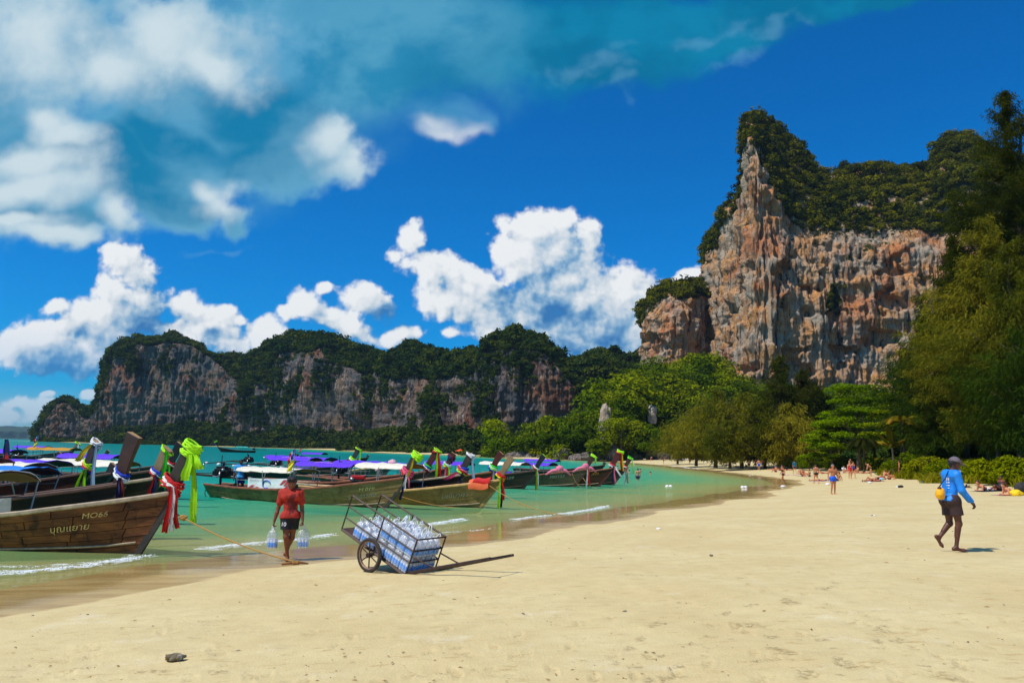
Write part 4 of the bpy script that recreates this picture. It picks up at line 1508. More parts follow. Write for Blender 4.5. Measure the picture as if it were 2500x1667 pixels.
palm('coconut_palm', 2206, 1030, 92, 3.4, 15, 'coconut palm with orange-brown drooping fronds under the almond trees', LEAF_PALM, 0.75, 0.7, 0.07)
palm('coconut_palm', 2178, 1092, 92, 2.2, 11, 'young palm with upright yellow fronds at the edge of the grass', LEAF_PALM, 0.45, 1.1, 0.06)
palm('pandanus_tree', 2108, 1076, 104, 2.8, 22, 'dark drooping pandanus in front of the almond tree', LEAF_PAND, 0.95, 0.55, 0.09, 'pandanus')

# shaded undergrowth behind the beach trees
rng = np.random.RandomState(44)
up_ = []
while len(up_) < 900:
    u, y = rng.uniform(1640, 2620), rng.uniform(58, 235)
    foot = np.interp(y, [40, 46, 62, 88, 112, 130, 150, 200, 262], [33.5, 31.5, 36, 43, 49, 50, 52, 52, 47]) + np.interp(y, [58, 100, 150, 235], [9, 6, 2, 1])
    x = (u - 1250) / FOC * y
    if x < foot + 2.5 * rng.rand() or x > foot + 34:
        continue
    up_.append((x, y, gz(x, y) + .3))
clothe_s = rng.uniform(1.0, 2.6, len(up_))
scatter('beach_undergrowth', up_, clothe_s, C_FAR, 45)

# bushes along the back of the beach
for k, (u, vt, y, r, lab) in enumerate([
        (1985, 1102, 122, 2.3, 'yellow-green bush at the left end of the dune grass'), (2020, 1095, 124, 2.2, 'greyish round bush between two yellow-green bushes'), (2052, 1108, 118, 2.2, 'low yellow-green bush left of the dark pandanus'),
        (2160, 1108, 104, 2.4, 'bush between the pandanus and the young palm'), (2212, 1098, 90, 2.4, 'wide yellow-green bush behind the lone standing woman'), (2262, 1104, 82, 2.2, 'yellow-green bush left of the capped man'),
        (2300, 1120, 76, 1.6, 'low bush just left of the capped head'), (2440, 1106, 56, 1.9, 'bright bush behind the couple on the sand at right'), (2492, 1100, 54, 2.0, 'rightmost bright bush behind the sunbathers'),
        (1950, 1112, 132, 2.0, 'small bush in the shade of the casuarinas'), (2380, 1122, 64, 1.7, 'low bush right of the capped head')]):
    rng = np.random.RandomState(210 + k)
    p = at_y(u, 1120, y)
    g = gz(p.x, y)
    h = max(at_y(u, vt, y).z - g, 0.8)
    lob = []
    for q in range(16):
        a, d = rng.uniform(0, 6.28), r * math.sqrt(rng.rand())
        s = rng.uniform(0.28, 0.42) * r
        lob.append((math.cos(a) * d, math.sin(a) * d, h * rng.uniform(0.25, 0.80) * (1.1 - 0.5 * d / r), s, s, s * 0.8))
    t = empty('beach_bush', (p.x, y, g - 0.05), lab, 'bush', 'bushes along the back of the beach')
    v, f, tint = leaf_cloud(rng, 3800, lob, 0.13, up=0.4)
    mesh_np('foliage', v, f, LEAF_BUSH, t, attrs={'tint': tint})
    mb = MB()
    for q in range(7):
        a = rng.uniform(0, 6.28)
        mb.tube([(0, 0, 0), (0.3 * r * math.cos(a), 0.3 * r * math.sin(a), h * 0.4), (0.6 * r * math.cos(a), 0.6 * r * math.sin(a), h * 0.75)], [0.05, 0.035, 0.015], 5)
    mb.build('stem', BARK, t)

# creeping dune grass
GRASS = leaf_material('dune_grass_blades', lin(84, 88, 8), lin(128, 128, 10), lin(172, 158, 40), 0.3)
_gc = bpy.data.collections.new('grass_tufts')
for k in range(4):
    rng = np.random.RandomState(300 + k)
    n = 70
    a, d = rng.uniform(0, 6.28, n), 0.45 * np.sqrt(rng.rand(n))
    b0 = np.stack([np.cos(a) * d, np.sin(a) * d, np.zeros(n)], 1)
    tip = b0 + np.stack([rng.normal(scale=0.16, size=n), rng.normal(scale=0.16, size=n), rng.uniform(0.18, 0.5, n)], 1)
    sd = np.stack([np.sin(a), -np.cos(a), np.zeros(n)], 1) * 0.035
    v = np.stack([b0 - sd, b0 + sd, (b0 + tip) / 2 + sd * 0.9 + [0, 0, .05], tip], 1).reshape(-1, 3)
    o = mesh_np('grass_tuft', v, np.arange(n * 4).reshape(n, 4), GRASS, attrs={'tint': np.repeat(rng.rand(n), 4)})
    COL.objects.unlink(o)
    _gc.objects.link(o)
rng = np.random.RandomState(5)
gp = []
while len(gp) < 7000:
    u, y = rng.uniform(1925, 2620), rng.uniform(40, 150)
    foot = np.interp(y, [40, 46, 62, 88, 112, 130, 150], [33.5, 31.5, 36, 43, 49, 50, 50])
    x = (u - 1250) / FOC * y
    if x < foot - 0.8 + 3.0 * pnoise(np.array([[y * 0.12, 3.3, 0.5]]))[0] or x > foot + 16:
        continue
    den = smoothstep(0, 5, x - foot)
    if rng.rand() > 0.25 + 0.75 * den:
        continue
    gp.append((x, y, gz(x, y) - 0.02))
scatter('dune_grass', gp, rng.uniform(0.8, 1.9, len(gp)), _gc, 6)

# ------------------------------------------------------------------ long-tail boats
def hull_wood(name, top, low, dark, blot=0.5):
    m, nt, out = new_mat(name)
    co = nt.obj()
    x, y, z = nt.xyz(co)
    oi = nt.new('ShaderNodeObjectInfo')
    v = nt.mapping(co, sc=(0.6, 1, 2.6))
    g = nt.noise(nt.mapping(co, sc=(1.0, 3, 9)), 3.0, 5, 0.65)
    b = nt.noise(v, 2.2, 5, 0.6)
    b2 = nt.noise(nt.mapping(co, sc=(2.2, 1, 1.0)), 1.5, 4, 0.7)
    c = nt.mix(nt.mapr(b, 0.35, 0.68), top, low)
    c = nt.mix(nt.math('MULTIPLY', nt.mapr(b2, 0.52, 0.66), blot), c, dark)
    c = nt.mix(nt.mapr(g, 0.45, 0.72, 0, 0.45), c, dark)
    c = nt.mix(nt.mapr(nt.math('ADD', z, nt.mapr(b, 0.3, 0.7, -0.05, 0.05)), 0.10, -0.02, 0, 0.85), c, lin(30, 28, 20))   # weed and tar at the waterline
    c = nt.vmath('SCALE', c, scale=nt.mapr(oi.outputs['Random'], 0, 1, 0.78, 1.28, False))
    p = principled(nt, out, c, 0.62, Specular_IOR_Level=0.3)
    nt.l.new(nt.bump(nt.math('ADD', g, nt.math('MULTIPLY', b2, 0.5)), 0.5, 0.012), p.inputs['Normal'])
    return m


WOODS = {
    'brown': hull_wood('hull_brown', lin(92, 52, 30), lin(134, 82, 42), lin(46, 27, 18), 0.85),
    'olive': hull_wood('hull_olive', lin(140, 104, 60), lin(162, 130, 82), lin(88, 62, 36), 0.5),
    'tan': hull_wood('hull_tan', lin(142, 112, 66), lin(166, 132, 80), lin(96, 68, 36), 0.5),
    'dark': hull_wood('hull_dark', lin(44, 34, 28), lin(58, 44, 32), lin(26, 22, 20), 0.5),
    'red': hull_wood('hull_redbrown', lin(70, 38, 26), lin(88, 52, 34), lin(38, 24, 18), 0.5),
    'grey': hull_wood('hull_greybrown', lin(86, 72, 52), lin(104, 88, 62), lin(52, 42, 32), 0.5),
}
RAIL_PALE = simple('rail_pale', lin(164, 146, 120), 0.7, 0.25, 5, 0.3)
RAIL_RED = simple('rail_rust', lin(136, 80, 52), 0.7, 0.25, 5, 0.3)
RAIL_CREAM = simple('rail_cream', lin(206, 164, 104), 0.7, 0.2, 5, 0.3)
RAIL_DARK = simple('rail_dark', lin(84, 58, 44), 0.7, 0.25, 5, 0.3)
PROW_DARK = simple('prow_dark', lin(58, 50, 46), 0.55, 0.25, 3, 0.3)
PROW_BROWN = simple('prow_brown', lin(66, 38, 24), 0.55, 0.3, 3, 0.3)
PROW_TAN = simple('prow_tan', lin(140, 116, 84), 0.6, 0.2, 3, 0.3)
PROW_BLACK = simple('prow_black', lin(26, 24, 24), 0.5, 0.2, 3, 0.2)
PROW_RED = simple('prow_red', lin(84, 30, 24), 0.5, 0.2, 3, 0.2)
ENDGRAIN = simple('end_grain', lin(176, 132, 84), 0.8, 0.2, 14, 0.3)
INSIDE = simple('boat_inside', lin(66, 46, 34), 0.8, 0.3, 4, 0.3)
DECKW = simple('deck_boards', lin(120, 92, 62), 0.8, 0.25, 4, 0.3)
STEEL = simple('post_steel', lin(170, 170, 164), 0.4, 0.1, 9, Metallic=0.6)
RUST = simple('engine_rust', lin(60, 44, 36), 0.7, 0.4, 16, 0.5, Metallic=0.3)
ENGINE = simple('engine_black', lin(24, 23, 23), 0.45, 0.3, 18, 0.5, Metallic=0.4)
ENGINE_RED = simple('engine_red', lin(190, 22, 16), 0.4, 0.15, 12)
SILVER = simple('engine_silver', lin(196, 190, 184), 0.3, 0.1, 12, Metallic=0.8)
ROPE = simple('rope', lin(178, 136, 70), 0.9, 0.25, 60, 0.6)


def cloth(name, col, rough=0.75):
    return simple('cloth_' + name, col, rough, 0.10, 5.0, 0.15)


CL = {k: cloth(k, lin(*c)) for k, c in dict(
    white=(236, 236, 232), cream=(232, 224, 200), tan=(170, 142, 104), yellow=(240, 208, 8), lime=(176, 244, 4), green=(30, 214, 24), red=(206, 18, 18), pink=(238, 120, 150),
    hot=(226, 70, 120), blue=(20, 60, 190), navy=(22, 26, 84), purple=(96, 48, 214), orange=(232, 84, 30), rose=(214, 74, 96), sky=(30, 130, 226), amber=(196, 140, 30), teal=(60, 196, 180),
    paleblue=(176, 206, 226), black=(24, 24, 26), maroon=(120, 22, 26), coral=(238, 108, 60), blush=(236, 176, 184)).items()}
def worn_paint(name, col):
    m, nt, out = new_mat(name)
    n = nt.noise(nt.obj(), 14, 5, 0.7)
    d = principled(nt, None, col, 0.75)
    t = nt.new('ShaderNodeBsdfTransparent')
    ms = nt.new('ShaderNodeMixShader')
    nt.put(ms.inputs[0], nt.mapr(n, 0.36, 0.52, 0.5, 1.0))
    nt.l.new(t.outputs[0], ms.inputs[1])
    nt.l.new(d.outputs[0], ms.inputs[2])
    nt.l.new(ms.outputs[0], out.inputs[0])
    return m


PAINT_Y = worn_paint('paint_cream', lin(222, 190, 122))
PAINT_W = worn_paint('paint_white', lin(170, 162, 140))
PAINT_G = worn_paint('paint_green', lin(112, 150, 116))
PAINT_O = worn_paint('paint_gold', lin(196, 140, 24))
PRINT_W = simple('print_white', lin(240, 238, 244), 0.6, 0.05, 8)
PRINT_R = simple('print_red', lin(206, 60, 64), 0.6, 0.05, 8)
PRINT_B = simple('print_blue', lin(48, 84, 186), 0.6, 0.05, 8)
PRINT_G = simple('print_grey', lin(150, 152, 160), 0.6, 0.05, 8)
PRINT_P = simple('print_pink', lin(230, 160, 236), 0.6, 0.05, 8)


def text_mesh(txt, size=1.0, shear=0.0):
    """Flat lettering as (verts, faces) in the plane, centred."""
    cu = bpy.data.curves.new('lettering', 'FONT')
    cu.body = txt
    cu.size = size
    cu.align_x = 'CENTER'
    cu.align_y = 'CENTER'
    cu.resolution_u = 3
    cu.shear = shear
    ob = bpy.data.objects.new('lettering', cu)
    COL.objects.link(ob)
    dg = bpy.context.evaluated_depsgraph_get()
    me = bpy.data.meshes.new_from_object(ob.evaluated_get(dg))
    v = np.array([p.co[:] for p in me.vertices]).reshape(-1, 3)
    f = [tuple(p.vertices) for p in me.polygons]
    bpy.data.objects.remove(ob)
    bpy.data.curves.remove(cu)
    bpy.data.meshes.remove(me)
    return v, f


class Boat:
    """Local frame: x to the bow, y to port, z up, waterline z = 0; origin amidships."""
    RAKE = 0.95

    def __init__(self, L=9.6, B=1.9, rise=1.0):
        self.L, self.B, self.rise = L, B, rise

    def sheer(self, t):
        return float(np.interp(t, [0, .2, .4, .6, .75, .88, 1.0], [.56, .50, .50, .58, .74, .97, 1.22])) * self.rise

    def half(self, t):
        return self.B / 2 * float(np.interp(t, [0, .15, .45, .7, .85, .95, 1.0], [.60, .80, 1.0, .86, .55, .22, .055]))

    def at(self, t, s, side=1.0, out=0.0):
        zk = -0.38 + 0.30 * max(0, 1 - t / 0.25) ** 2 + 0.10 * float(smoothstep(.9, 1, t))
        zg = self.sheer(t)
        z = zk + (zg - zk) * s
        p = float(np.interp(t, [0, .5, .8, 1], [.5, .40, .66, .85]))
        y = self.half(t) * max(s, 1e-4) ** p
        x = -self.L / 2 + self.L * t + self.RAKE * (z / 1.22) * float(smoothstep(.72, 1, t)) - 0.18 * z * max(0, 1 - t / 0.12)
        return Vector((x, side * (y + out), z))

    def normal(self, t, s, side):
        a = self.at(min(t + .01, 1), s, side) - self.at(max(t - .01, 0), s, side)
        b = self.at(t, min(s + .02, 1), side) - self.at(t, max(s - .02, 0), side)
        n = a.cross(b)
        n = n.normalized()
        return n if n.y * side > 0 else -n


def build_boat(label, bow, heading, wood='olive', L=9.6, B=1.9, rise=1.0, rail=RAIL_RED, prow=PROW_DARK, prow_h=1.0, prow_lean=0.72, prow_w=0.30, prow_end=None, neck_uv=None,
               canopy=None, banners=(), engine=None, planks=False, texts=(), posts=True, flag=None, cargo=(), tail_dir=None, group='long-tail boats along the beach', roll=0.0, rake=0.95):
    """bow: photo spot of the bow at the waterline, or a world point; heading in degrees (0 = to the right)."""
    b = Boat(L, B, rise)
    b.RAKE = rake
    h = math.radians(heading)
    if neck_uv:
        pn = at_y(*neck_uv)
        off = Vector((math.cos(h), math.sin(h), 0)) * (L / 2 + b.RAKE * b.rise)
        ctr = Vector((pn.x - off.x, pn.y - off.y, 0))
        b.sink = 0
    else:
        pb = on_z(*bow) if len(bow) == 2 else Vector(bow)
        ctr = pb - Vector((math.cos(h), math.sin(h), 0)) * (L / 2)
    root = empty('longtail_boat', (ctr.x, ctr.y, 0.0), label, 'boat', group, h)
    root.rotation_euler = (roll, 0, h)
    W_ = WOODS[wood]
    # hull: clinker rows on both sides, transom, inside skin
    NT_, NS = 34, 8
    ts = np.linspace(0, 1, NT_)
    mb = MB()
    inset = 0.030 if planks else 0.0
    for side in (1, -1):
        for r in range(NS):
            s0, s1 = r / NS, (r + 1) / NS
            P_ = [[b.at(t, s0 + 0.0, side, 0.006 - inset), b.at(t, s1, side, -0.004 - inset)] for t in ts]
            mb.grid(P_)
            if r < NS - 1:
                mb.grid([[b.at(t, s1, side, -0.004 - inset), b.at(t, s1, side, 0.006 - inset)] for t in ts])
        mb.grid([[b.at(t, s, side, -0.05) for s in np.linspace(0.12, 1, 5)] for t in ts], 1)
    tr = [b.at(0, s, 1) for s in np.linspace(0, 1, 7)] + [b.at(0, s, -1) for s in np.linspace(1, 0, 7)]
    mb.add(tr, [tuple(range(len(tr)))])
    mb.build('hull', [W_, INSIDE], root)
    if planks:
        rng = random.Random(5)
        rows = [0.0, 0.17, 0.31, 0.44, 0.57, 0.70, 0.84, 1.0]
        for side in (-1, 1):
            for r in range(7):
                t = -0.0
                first = True
                while t < 0.992:
                    dt = rng.uniform(0.085, 0.15) if not first else rng.uniform(0.03, 0.12)
                    if side == 1:
                        dt *= 4
                    first = False
                    t1 = min(t + dt, 0.997)
                    if 0.997 - t1 < 0.03:
                        t1 = 0.997
                    g = 0.0012
                    n = max(2, int((t1 - t) / 0.03) + 1)
                    tt = np.linspace(t + g, t1 - g, n)
                    o1 = rng.uniform(-0.003, 0.004)
                    m2 = MB()
                    m2.grid([[b.at(q, rows[r] + 0.005, side, 0.010 + o1), b.at(q, rows[r + 1] - 0.005, side, 0.002 + o1)] for q in tt])
                    m2.grid([[b.at(q, rows[r] + 0.005, side, 0.010 + o1), b.at(q, rows[r] + 0.006, side, -0.03)] for q in tt])
                    m2.grid([[b.at(q, rows[r + 1] - 0.005, side, 0.002 + o1), b.at(q, rows[r + 1] - 0.006, side, -0.03)] for q in tt])
                    for q in (tt[0], tt[-1]):
                        m2.add([b.at(q, rows[r] + 0.005, side, 0.010 + o1), b.at(q, rows[r + 1] - 0.005, side, 0.002 + o1), b.at(q, rows[r + 1] - 0.006, side, -0.03), b.at(q, rows[r] + 0.006, side, -0.03)], [(0, 1, 2, 3)])
                    m2.build('plank', W_, root)
                    t = t1
    # gunwales, rub strake, keel foot, floor
    for side in (1, -1):
        m2 = MB()
        m2.tube([b.at(t, 1.0, side) + Vector((0, 0, 0.012)) for t in np.linspace(0, 1, 22)], 0.052, 6, flat=0.6)
        m2.build('gunwale', rail, root)
    m2 = MB()
    m2.tube([b.at(t, 0.40 - 0.06 * t, -1, 0.012) for t in np.linspace(0.1, 0.98, 18)], 0.024, 5)
    m2.build('rubbing_strake', RAIL_PALE if wood != 'dark' else RAIL_DARK, root)
    m2 = MB()
    m2.tube([b.at(0.9, 0, 1) * 1.0, b.at(1.0, 0, 1), b.at(1.0, 0.0, 1) + Vector((0.28, 0, 0.10))], 0.06, 6)
    m2.build('keel', RAIL_PALE, root)
    m2 = MB()
    m2.grid([[Vector((b.at(t, 0.30, 1).x, y * (b.half(t) * 0.60), 0.10 + 0.35 * float(smoothstep(.7, 1, t)))) for y in (-1, 0, 1)] for t in np.linspace(0.02, 0.93, 12)])
    m2.build('floor_boards', DECKW, root)
    for t in (0.22, 0.38, 0.55, 0.70):
        m2 = MB()
        c = b.at(t, 0.86, 1)
        m2.box((c.x, 0, c.z), (0.24, b.half(t) * 1.86, 0.035))
        m2.build('thwart', DECKW, root)
    # foredeck
    m2 = MB()
    m2.grid([[b.at(t, 0.955, sd * 1.0, -0.03) for sd in (-1, 1)] for t in np.linspace(0.80, 0.985, 8)])
    m2.build('foredeck', rail if rail is not RAIL_RED else DECKW, root)
    # stem and tall prow board
    xb = L / 2
    zn = b.sheer(1.0)
    m2 = MB()

    def sweep(mb_, pts, wids, thick, mi_=0, cap=1):
        ring = []
        for i, p in enumerate(pts):
            d = (pts[min(i + 1, len(pts) - 1)] - pts[max(i - 1, 0)]).normalized()
            nrm = Vector((d.z, 0, -d.x))
            w, th = wids[i] / 2, thick[i] / 2
            ring.append([p - nrm * w + Vector((0, th, 0)), p + nrm * w + Vector((0, th * .7, 0)), p + nrm * w - Vector((0, th * .7, 0)), p - nrm * w - Vector((0, th, 0))])
        base_ = len(mb_.v)
        for r_ in ring:
            mb_.v.extend([tuple(q) for q in r_])
        for i in range(len(ring) - 1):
            for k in range(4):
                k2 = (k + 1) % 4
                mb_.f.append((base_ + i * 4 + k, base_ + i * 4 + k2, base_ + (i + 1) * 4 + k2, base_ + (i + 1) * 4 + k))
                mb_.mi.append(mi_)
        mb_.f.append((base_ + 3, base_ + 2, base_ + 1, base_))
        mb_.mi.append(mi_)
        e_ = base_ + 4 * (len(ring) - 1)
        mb_.f.append((e_, e_ + 1, e_ + 2, e_ + 3))
        mb_.mi.append(cap)
    sp = [Vector((xb - 0.02 + b.RAKE * z / 1.22, 0, z)) for z in np.linspace(-0.30, zn + 0.02, 7)]
    sweep(m2, sp, [0.10, 0.12, 0.14, 0.16, 0.18, 0.20, 0.22], [0.10] * 6 + [0.12], 0, 0)
    m2.build('stem', W_ if prow is PROW_TAN else prow, root)
    m2 = MB()
    x0 = xb - 0.06 + b.RAKE * zn / 1.22
    pp = []
    for q in np.linspace(0, 1, 7):
        pp.append(Vector((x0 - 0.10 + prow_lean * prow_h * (0.62 * q + 0.38 * q * q), 0, zn - 0.12 + (prow_h + 0.12) * q)))
    sweep(m2, pp, [prow_w * k for k in (.78, .82, .88, .94, 1.0, 1.06, 1.12)], [0.13, 0.13, 0.14, 0.15, 0.16, 0.17, 0.18])
    pr = m2.build('prow', [prow, prow_end or ENDGRAIN], root)
    bevel(pr, 0.012, 1)
    neck = root_point(root, pp[1] + Vector((0.0, 0, 0.05)))
    tip = root_point(root, pp[-1])
    # canopy
    if canopy:
        cx0, cx1, cz, cm, cu = canopy[:5]
        rs_ = canopy[5] if len(canopy) > 5 else 0.20
        w0 = b.half(0.45) * 1.02
        rngc = np.random.RandomState(int(abs(cx0 * 91 + cz * 57 + L * 13)) % 9999)
        nx, ny = 18, 11
        top, bot = [], []
        for i in range(nx):
            fx = i / (nx - 1)
            sag = -0.05 * math.sin(fx * PI * 3) ** 2
            rt, rb = [], []
            for j in range(ny):
                fy = -1 + 2 * j / (ny - 1)
                z = cz + rs_ * (1 - fy * fy) + sag * (1 - 0.4 * fy * fy) + rngc.normal() * 0.010 - 0.06 * (abs(fy) > 0.95)
                x = cx0 + (cx1 - cx0) * fx
                rt.append(Vector((x, fy * w0, z + 0.012)))
                rb.append(Vector((x, fy * w0, z - 0.012)))
            top.append(rt)
            bot.append(rb)
        m2 = MB()
        m2.grid(top, 0)
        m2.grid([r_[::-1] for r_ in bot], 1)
        edge = [(top[0], bot[0]), (top[-1], bot[-1]), ([r_[0] for r_ in top], [r_[0] for r_ in bot]), ([r_[-1] for r_ in top], [r_[-1] for r_ in bot])]
        for a_, c_ in edge:
            m2.grid([a_, c_], 0)
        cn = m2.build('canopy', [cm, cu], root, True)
        # printed words on a purple roof
        if len(canopy) > 6 and canopy[6]:
            v, f = text_mesh(canopy[6], 0.42)
            pts = [(cx0 + (cx1 - cx0) * 0.45 + q[0], -w0 * 0.55 + q[1] * 0.9, 0) for q in v]
            pts = [(x_, y_, cz + rs_ * (1 - (y_ / w0) ** 2) + 0.022) for x_, y_, _z in pts]
            mesh_np('lettering', pts, f, PRINT_P, cn)
        if posts:
            for px in np.linspace(cx0 + 0.06, cx1 - 0.06, 3 if cx1 - cx0 < 3.4 else 4):
                for sd in (-1, 1):
                    t = (px + L / 2) / L
                    g_ = b.at(t, 0.98, sd, -0.05)
                    m2 = MB()
                    m2.tube([g_, Vector((px, sd * w0 * 0.985, cz - 0.03))], 0.022, 6)
                    m2.build('post', STEEL, root)
            for px in (cx0 + 0.03, cx1 - 0.03):
                m2 = MB()
                m2.tube([Vector((px, fy * w0, cz + rs_ * (1 - fy * fy) - 0.035)) for fy in np.linspace(-1, 1, 9)], 0.018, 5)
                m2.build('canopy_frame', INSIDE, root)
            m2 = MB()
            for sd in (-1, 1):
                m2.tube([b.at((cx0 + L / 2) / L, 1.0, sd, -0.05) + Vector((0, 0, 0.36)), b.at((cx1 + L / 2) / L, 1.0, sd, -0.05) + Vector((0, 0, 0.36))], 0.016, 5)
            m2.build('hand_rail', STEEL, root)
    # side banners hung along the gunwale: (x0, x1, height, material, kind)
    for (bx0, bx1, bh, bm_, kind) in banners:
        n = 14
        rows_ = []
        for i in range(n):
            x = bx0 + (bx1 - bx0) * i / (n - 1)
            t = (x + L / 2) / L
            g_ = b.at(t, 1.0, -1, -0.03)
            wv = 0.012 * math.sin(i * 1.1)
            rows_.append([Vector((x, g_.y + wv, g_.z + 0.03)), Vector((x, g_.y + wv * 0.5, g_.z + 0.03 + bh * 0.5)), Vector((x, g_.y - wv, g_.z + 0.03 + bh))])
        m2 = MB()
        m2.grid(rows_)
        m2.grid([[q + Vector((0, 0.014, 0)) for q in r_][::-1] for r_ in rows_])
        m2.grid([[r_[2], r_[2] + Vector((0, 0.014, 0))] for r_ in rows_])
        bn = m2.build('side_banner', bm_, root)

        def on_banner(x, zf, o=0.008):
            t = (x + L / 2) / L
            g_ = b.at(t, 1.0, -1, -0.03)
            return Vector((x, g_.y - o - 0.013, g_.z + 0.03 + bh * zf))
        m2 = MB()
        if kind in ('stripes', 'logo'):
            spots = [(bx1 - 0.62, .40, .88), (bx1 - 0.42, .30, .80), (bx1 - 0.40, .06, .34), (bx0 + 0.04, .04, .34), (bx0 + .34, .02, .18)] if kind == 'logo' else [(bx1 - 0.40, .62, .95), (bx1 - 0.52, .34, .72), (bx1 - 0.34, .08, .34), (bx1 - .75, .2, .5)]
            for (sx, za, zb) in spots:
                w = 0.12
                m2.add([on_banner(sx, za), on_banner(sx + w, za), on_banner(sx + w + 0.30, zb), on_banner(sx + 0.22, zb)], [(0, 1, 2, 3)])
            m2.build('red_stripe', PRINT_R, bn)
        if kind == 'logo':
            cx_ = (bx0 + bx1) / 2 - 0.1
            m2 = MB()
            for a0, rr_ in ((0.3, 0.24), (2.6, 0.20)):
                arc = [on_banner(cx_ + rr_ * math.cos(a0 + q), 0.42 + 0.42 * rr_ / .24 * math.sin(a0 + q)) for q in np.linspace(0, 2.6, 9)]
                m2.tube(arc, 0.026, 4)
            m2.build('blue_emblem', PRINT_B, bn)
            v, f = text_mesh('บริษัทนำเที่ยว อ่าวนาง', 0.12)
            mesh_np('lettering', [on_banner(bx0 + 0.62 + q[0], 0.80 + q[1] / bh) for q in v], f, PRINT_G, bn)
        if kind.startswith('words:'):
            v, f = text_mesh(kind[6:], bh * 0.62)
            if len(v):
                mesh_np('lettering', [on_banner((bx0 + bx1) / 2 + q[0], 0.45 + q[1] / bh) for q in v], f, PRINT_W, bn)
    # engine with its long tail
    if engine is not None:
        ex = -L / 2 + 0.35
        ez = 0.98
        e = bpy.data.objects.new('engine', None)
        e.location = (ex, 0, ez)
        e.rotation_euler = (0, 0.0, engine.get('swing', 0.0))
        link(e, root)
        m2 = MB()
        m2.box((0.05, 0, 0.14), (0.62, 0.36, 0.38))
        m2.box((0.05, 0, 0.38), (0.50, 0.26, 0.12))
        m2.box((-0.30, 0, 0.08), (0.16, 0.30, 0.30))
        for k in range(4):
            m2.box((-0.14 + 0.13 * k, 0.16, 0.30), (0.08, 0.10, 0.12))
            m2.tube([(-0.14 + 0.13 * k, -0.15, 0.30), (-0.14 + 0.13 * k, -0.27, 0.22), (-0.10 + 0.10 * k, -0.29, 0.06)], 0.028, 5)
        m2.tube([(0.36, -0.22, 0.12), (0.36, 0.22, 0.12)], 0.16, 10)
        m2.tube([(0.42, -0.05, 0.30), (0.42, 0.05, 0.30)], 0.12, 10)
        m2.tube([(0.0, 0.1, 0.4), (0.02, 0.14, 0.58), (-0.12, 0.14, 0.62)], 0.06, 7)
        bl = m2.build('engine_block', ENGINE_RED if engine.get('red') else ENGINE, e)
        bevel(bl, 0.015, 1)
        m2 = MB()
        m2.tube([(0.18, -0.3, 0.2), (0.2, -0.34, 0.02), (0.05, -0.34, -0.05), (-0.2, -0.30, -0.02)], 0.04, 7)
        m2.lathe([(0.0, 0), (0.07, 0.01), (0.07, 0.10), (0.03, 0.13)], 8, (0.33, -0.28, 0.22))
        m2.build('exhaust_pipe', SILVER, e, True)
        m2 = MB()
        m2.tube([(0.0, 0, 0.42), (0.0, 0, 0.95)], 0.022, 5)
        m2.build('stack_pipe', RUST, e)
        m2 = MB()
        m2.tube([(-0.3, 0, -0.02), (-1.6, 0, 0.02), (-4.0, 0, -0.05 + engine.get('dip', 0.0))], [0.06, 0.045, 0.035], 6)
        m2.tube([(-0.3, 0, 0.12), (-1.5, 0, 0.07)], 0.02, 5)
        m2.build('tail_shaft', RUST, e)
        m2 = MB()
        for k in range(3):
            a = k * 2.09
            m2.box((-4.02, 0.10 * math.cos(a), -0.05 + engine.get('dip', 0.0) + 0.10 * math.sin(a)), (0.03, 0.10, 0.18), Matrix.Rotation(a, 3, 'X'))
        m2.build('propeller', SILVER, e)
        m2 = MB()
        m2.tube([(0.3, 0, 0.02), (1.0, 0.05, -0.06), (1.7, 0.1, -0.02)], 0.026, 5)
        m2.build('tiller', STEEL, e)
        m2 = MB()
        m2.tube([(0, 0, -0.45), (0, 0, 0.0)], 0.06, 6)
        m2.box((0, 0, -0.03), (0.6, 0.3, 0.05))
        m2.build('engine_mount', RUST, e)
        if engine.get('ring'):
            m2 = MB()
            m2.tube([(-0.55 + 0.20 * math.cos(q), -0.1, -0.80 + 0.22 * math.sin(q)) for q in np.linspace(0, 6.28, 15)], 0.022, 5, caps=False)
            m2.tube([(-0.35, -0.1, -0.75), (0.0, 0.0, -0.35)], 0.016, 5)
            m2.build('tail_rest_ring', RUST, e)
    # lettering on the bow, on the side towards the beach
    for (txt, t0, s0, size, pm) in texts:
        v, f = text_mesh(txt, size)
        if not len(v):
            continue
        out_ = []
        for q in v:
            t = t0 + q[0] / L
            zk, zg = -0.33, b.sheer(t)
            base_z = zk + (b.sheer(t0) - zk) * s0
            s = (base_z + (zg - b.sheer(t0)) * 0.8 + q[1] - zk) / (zg - zk)
            p = b.at(t, s, -1, 0.020)
            out_.append(p)
        mesh_np('lettering', out_, f, pm, root)
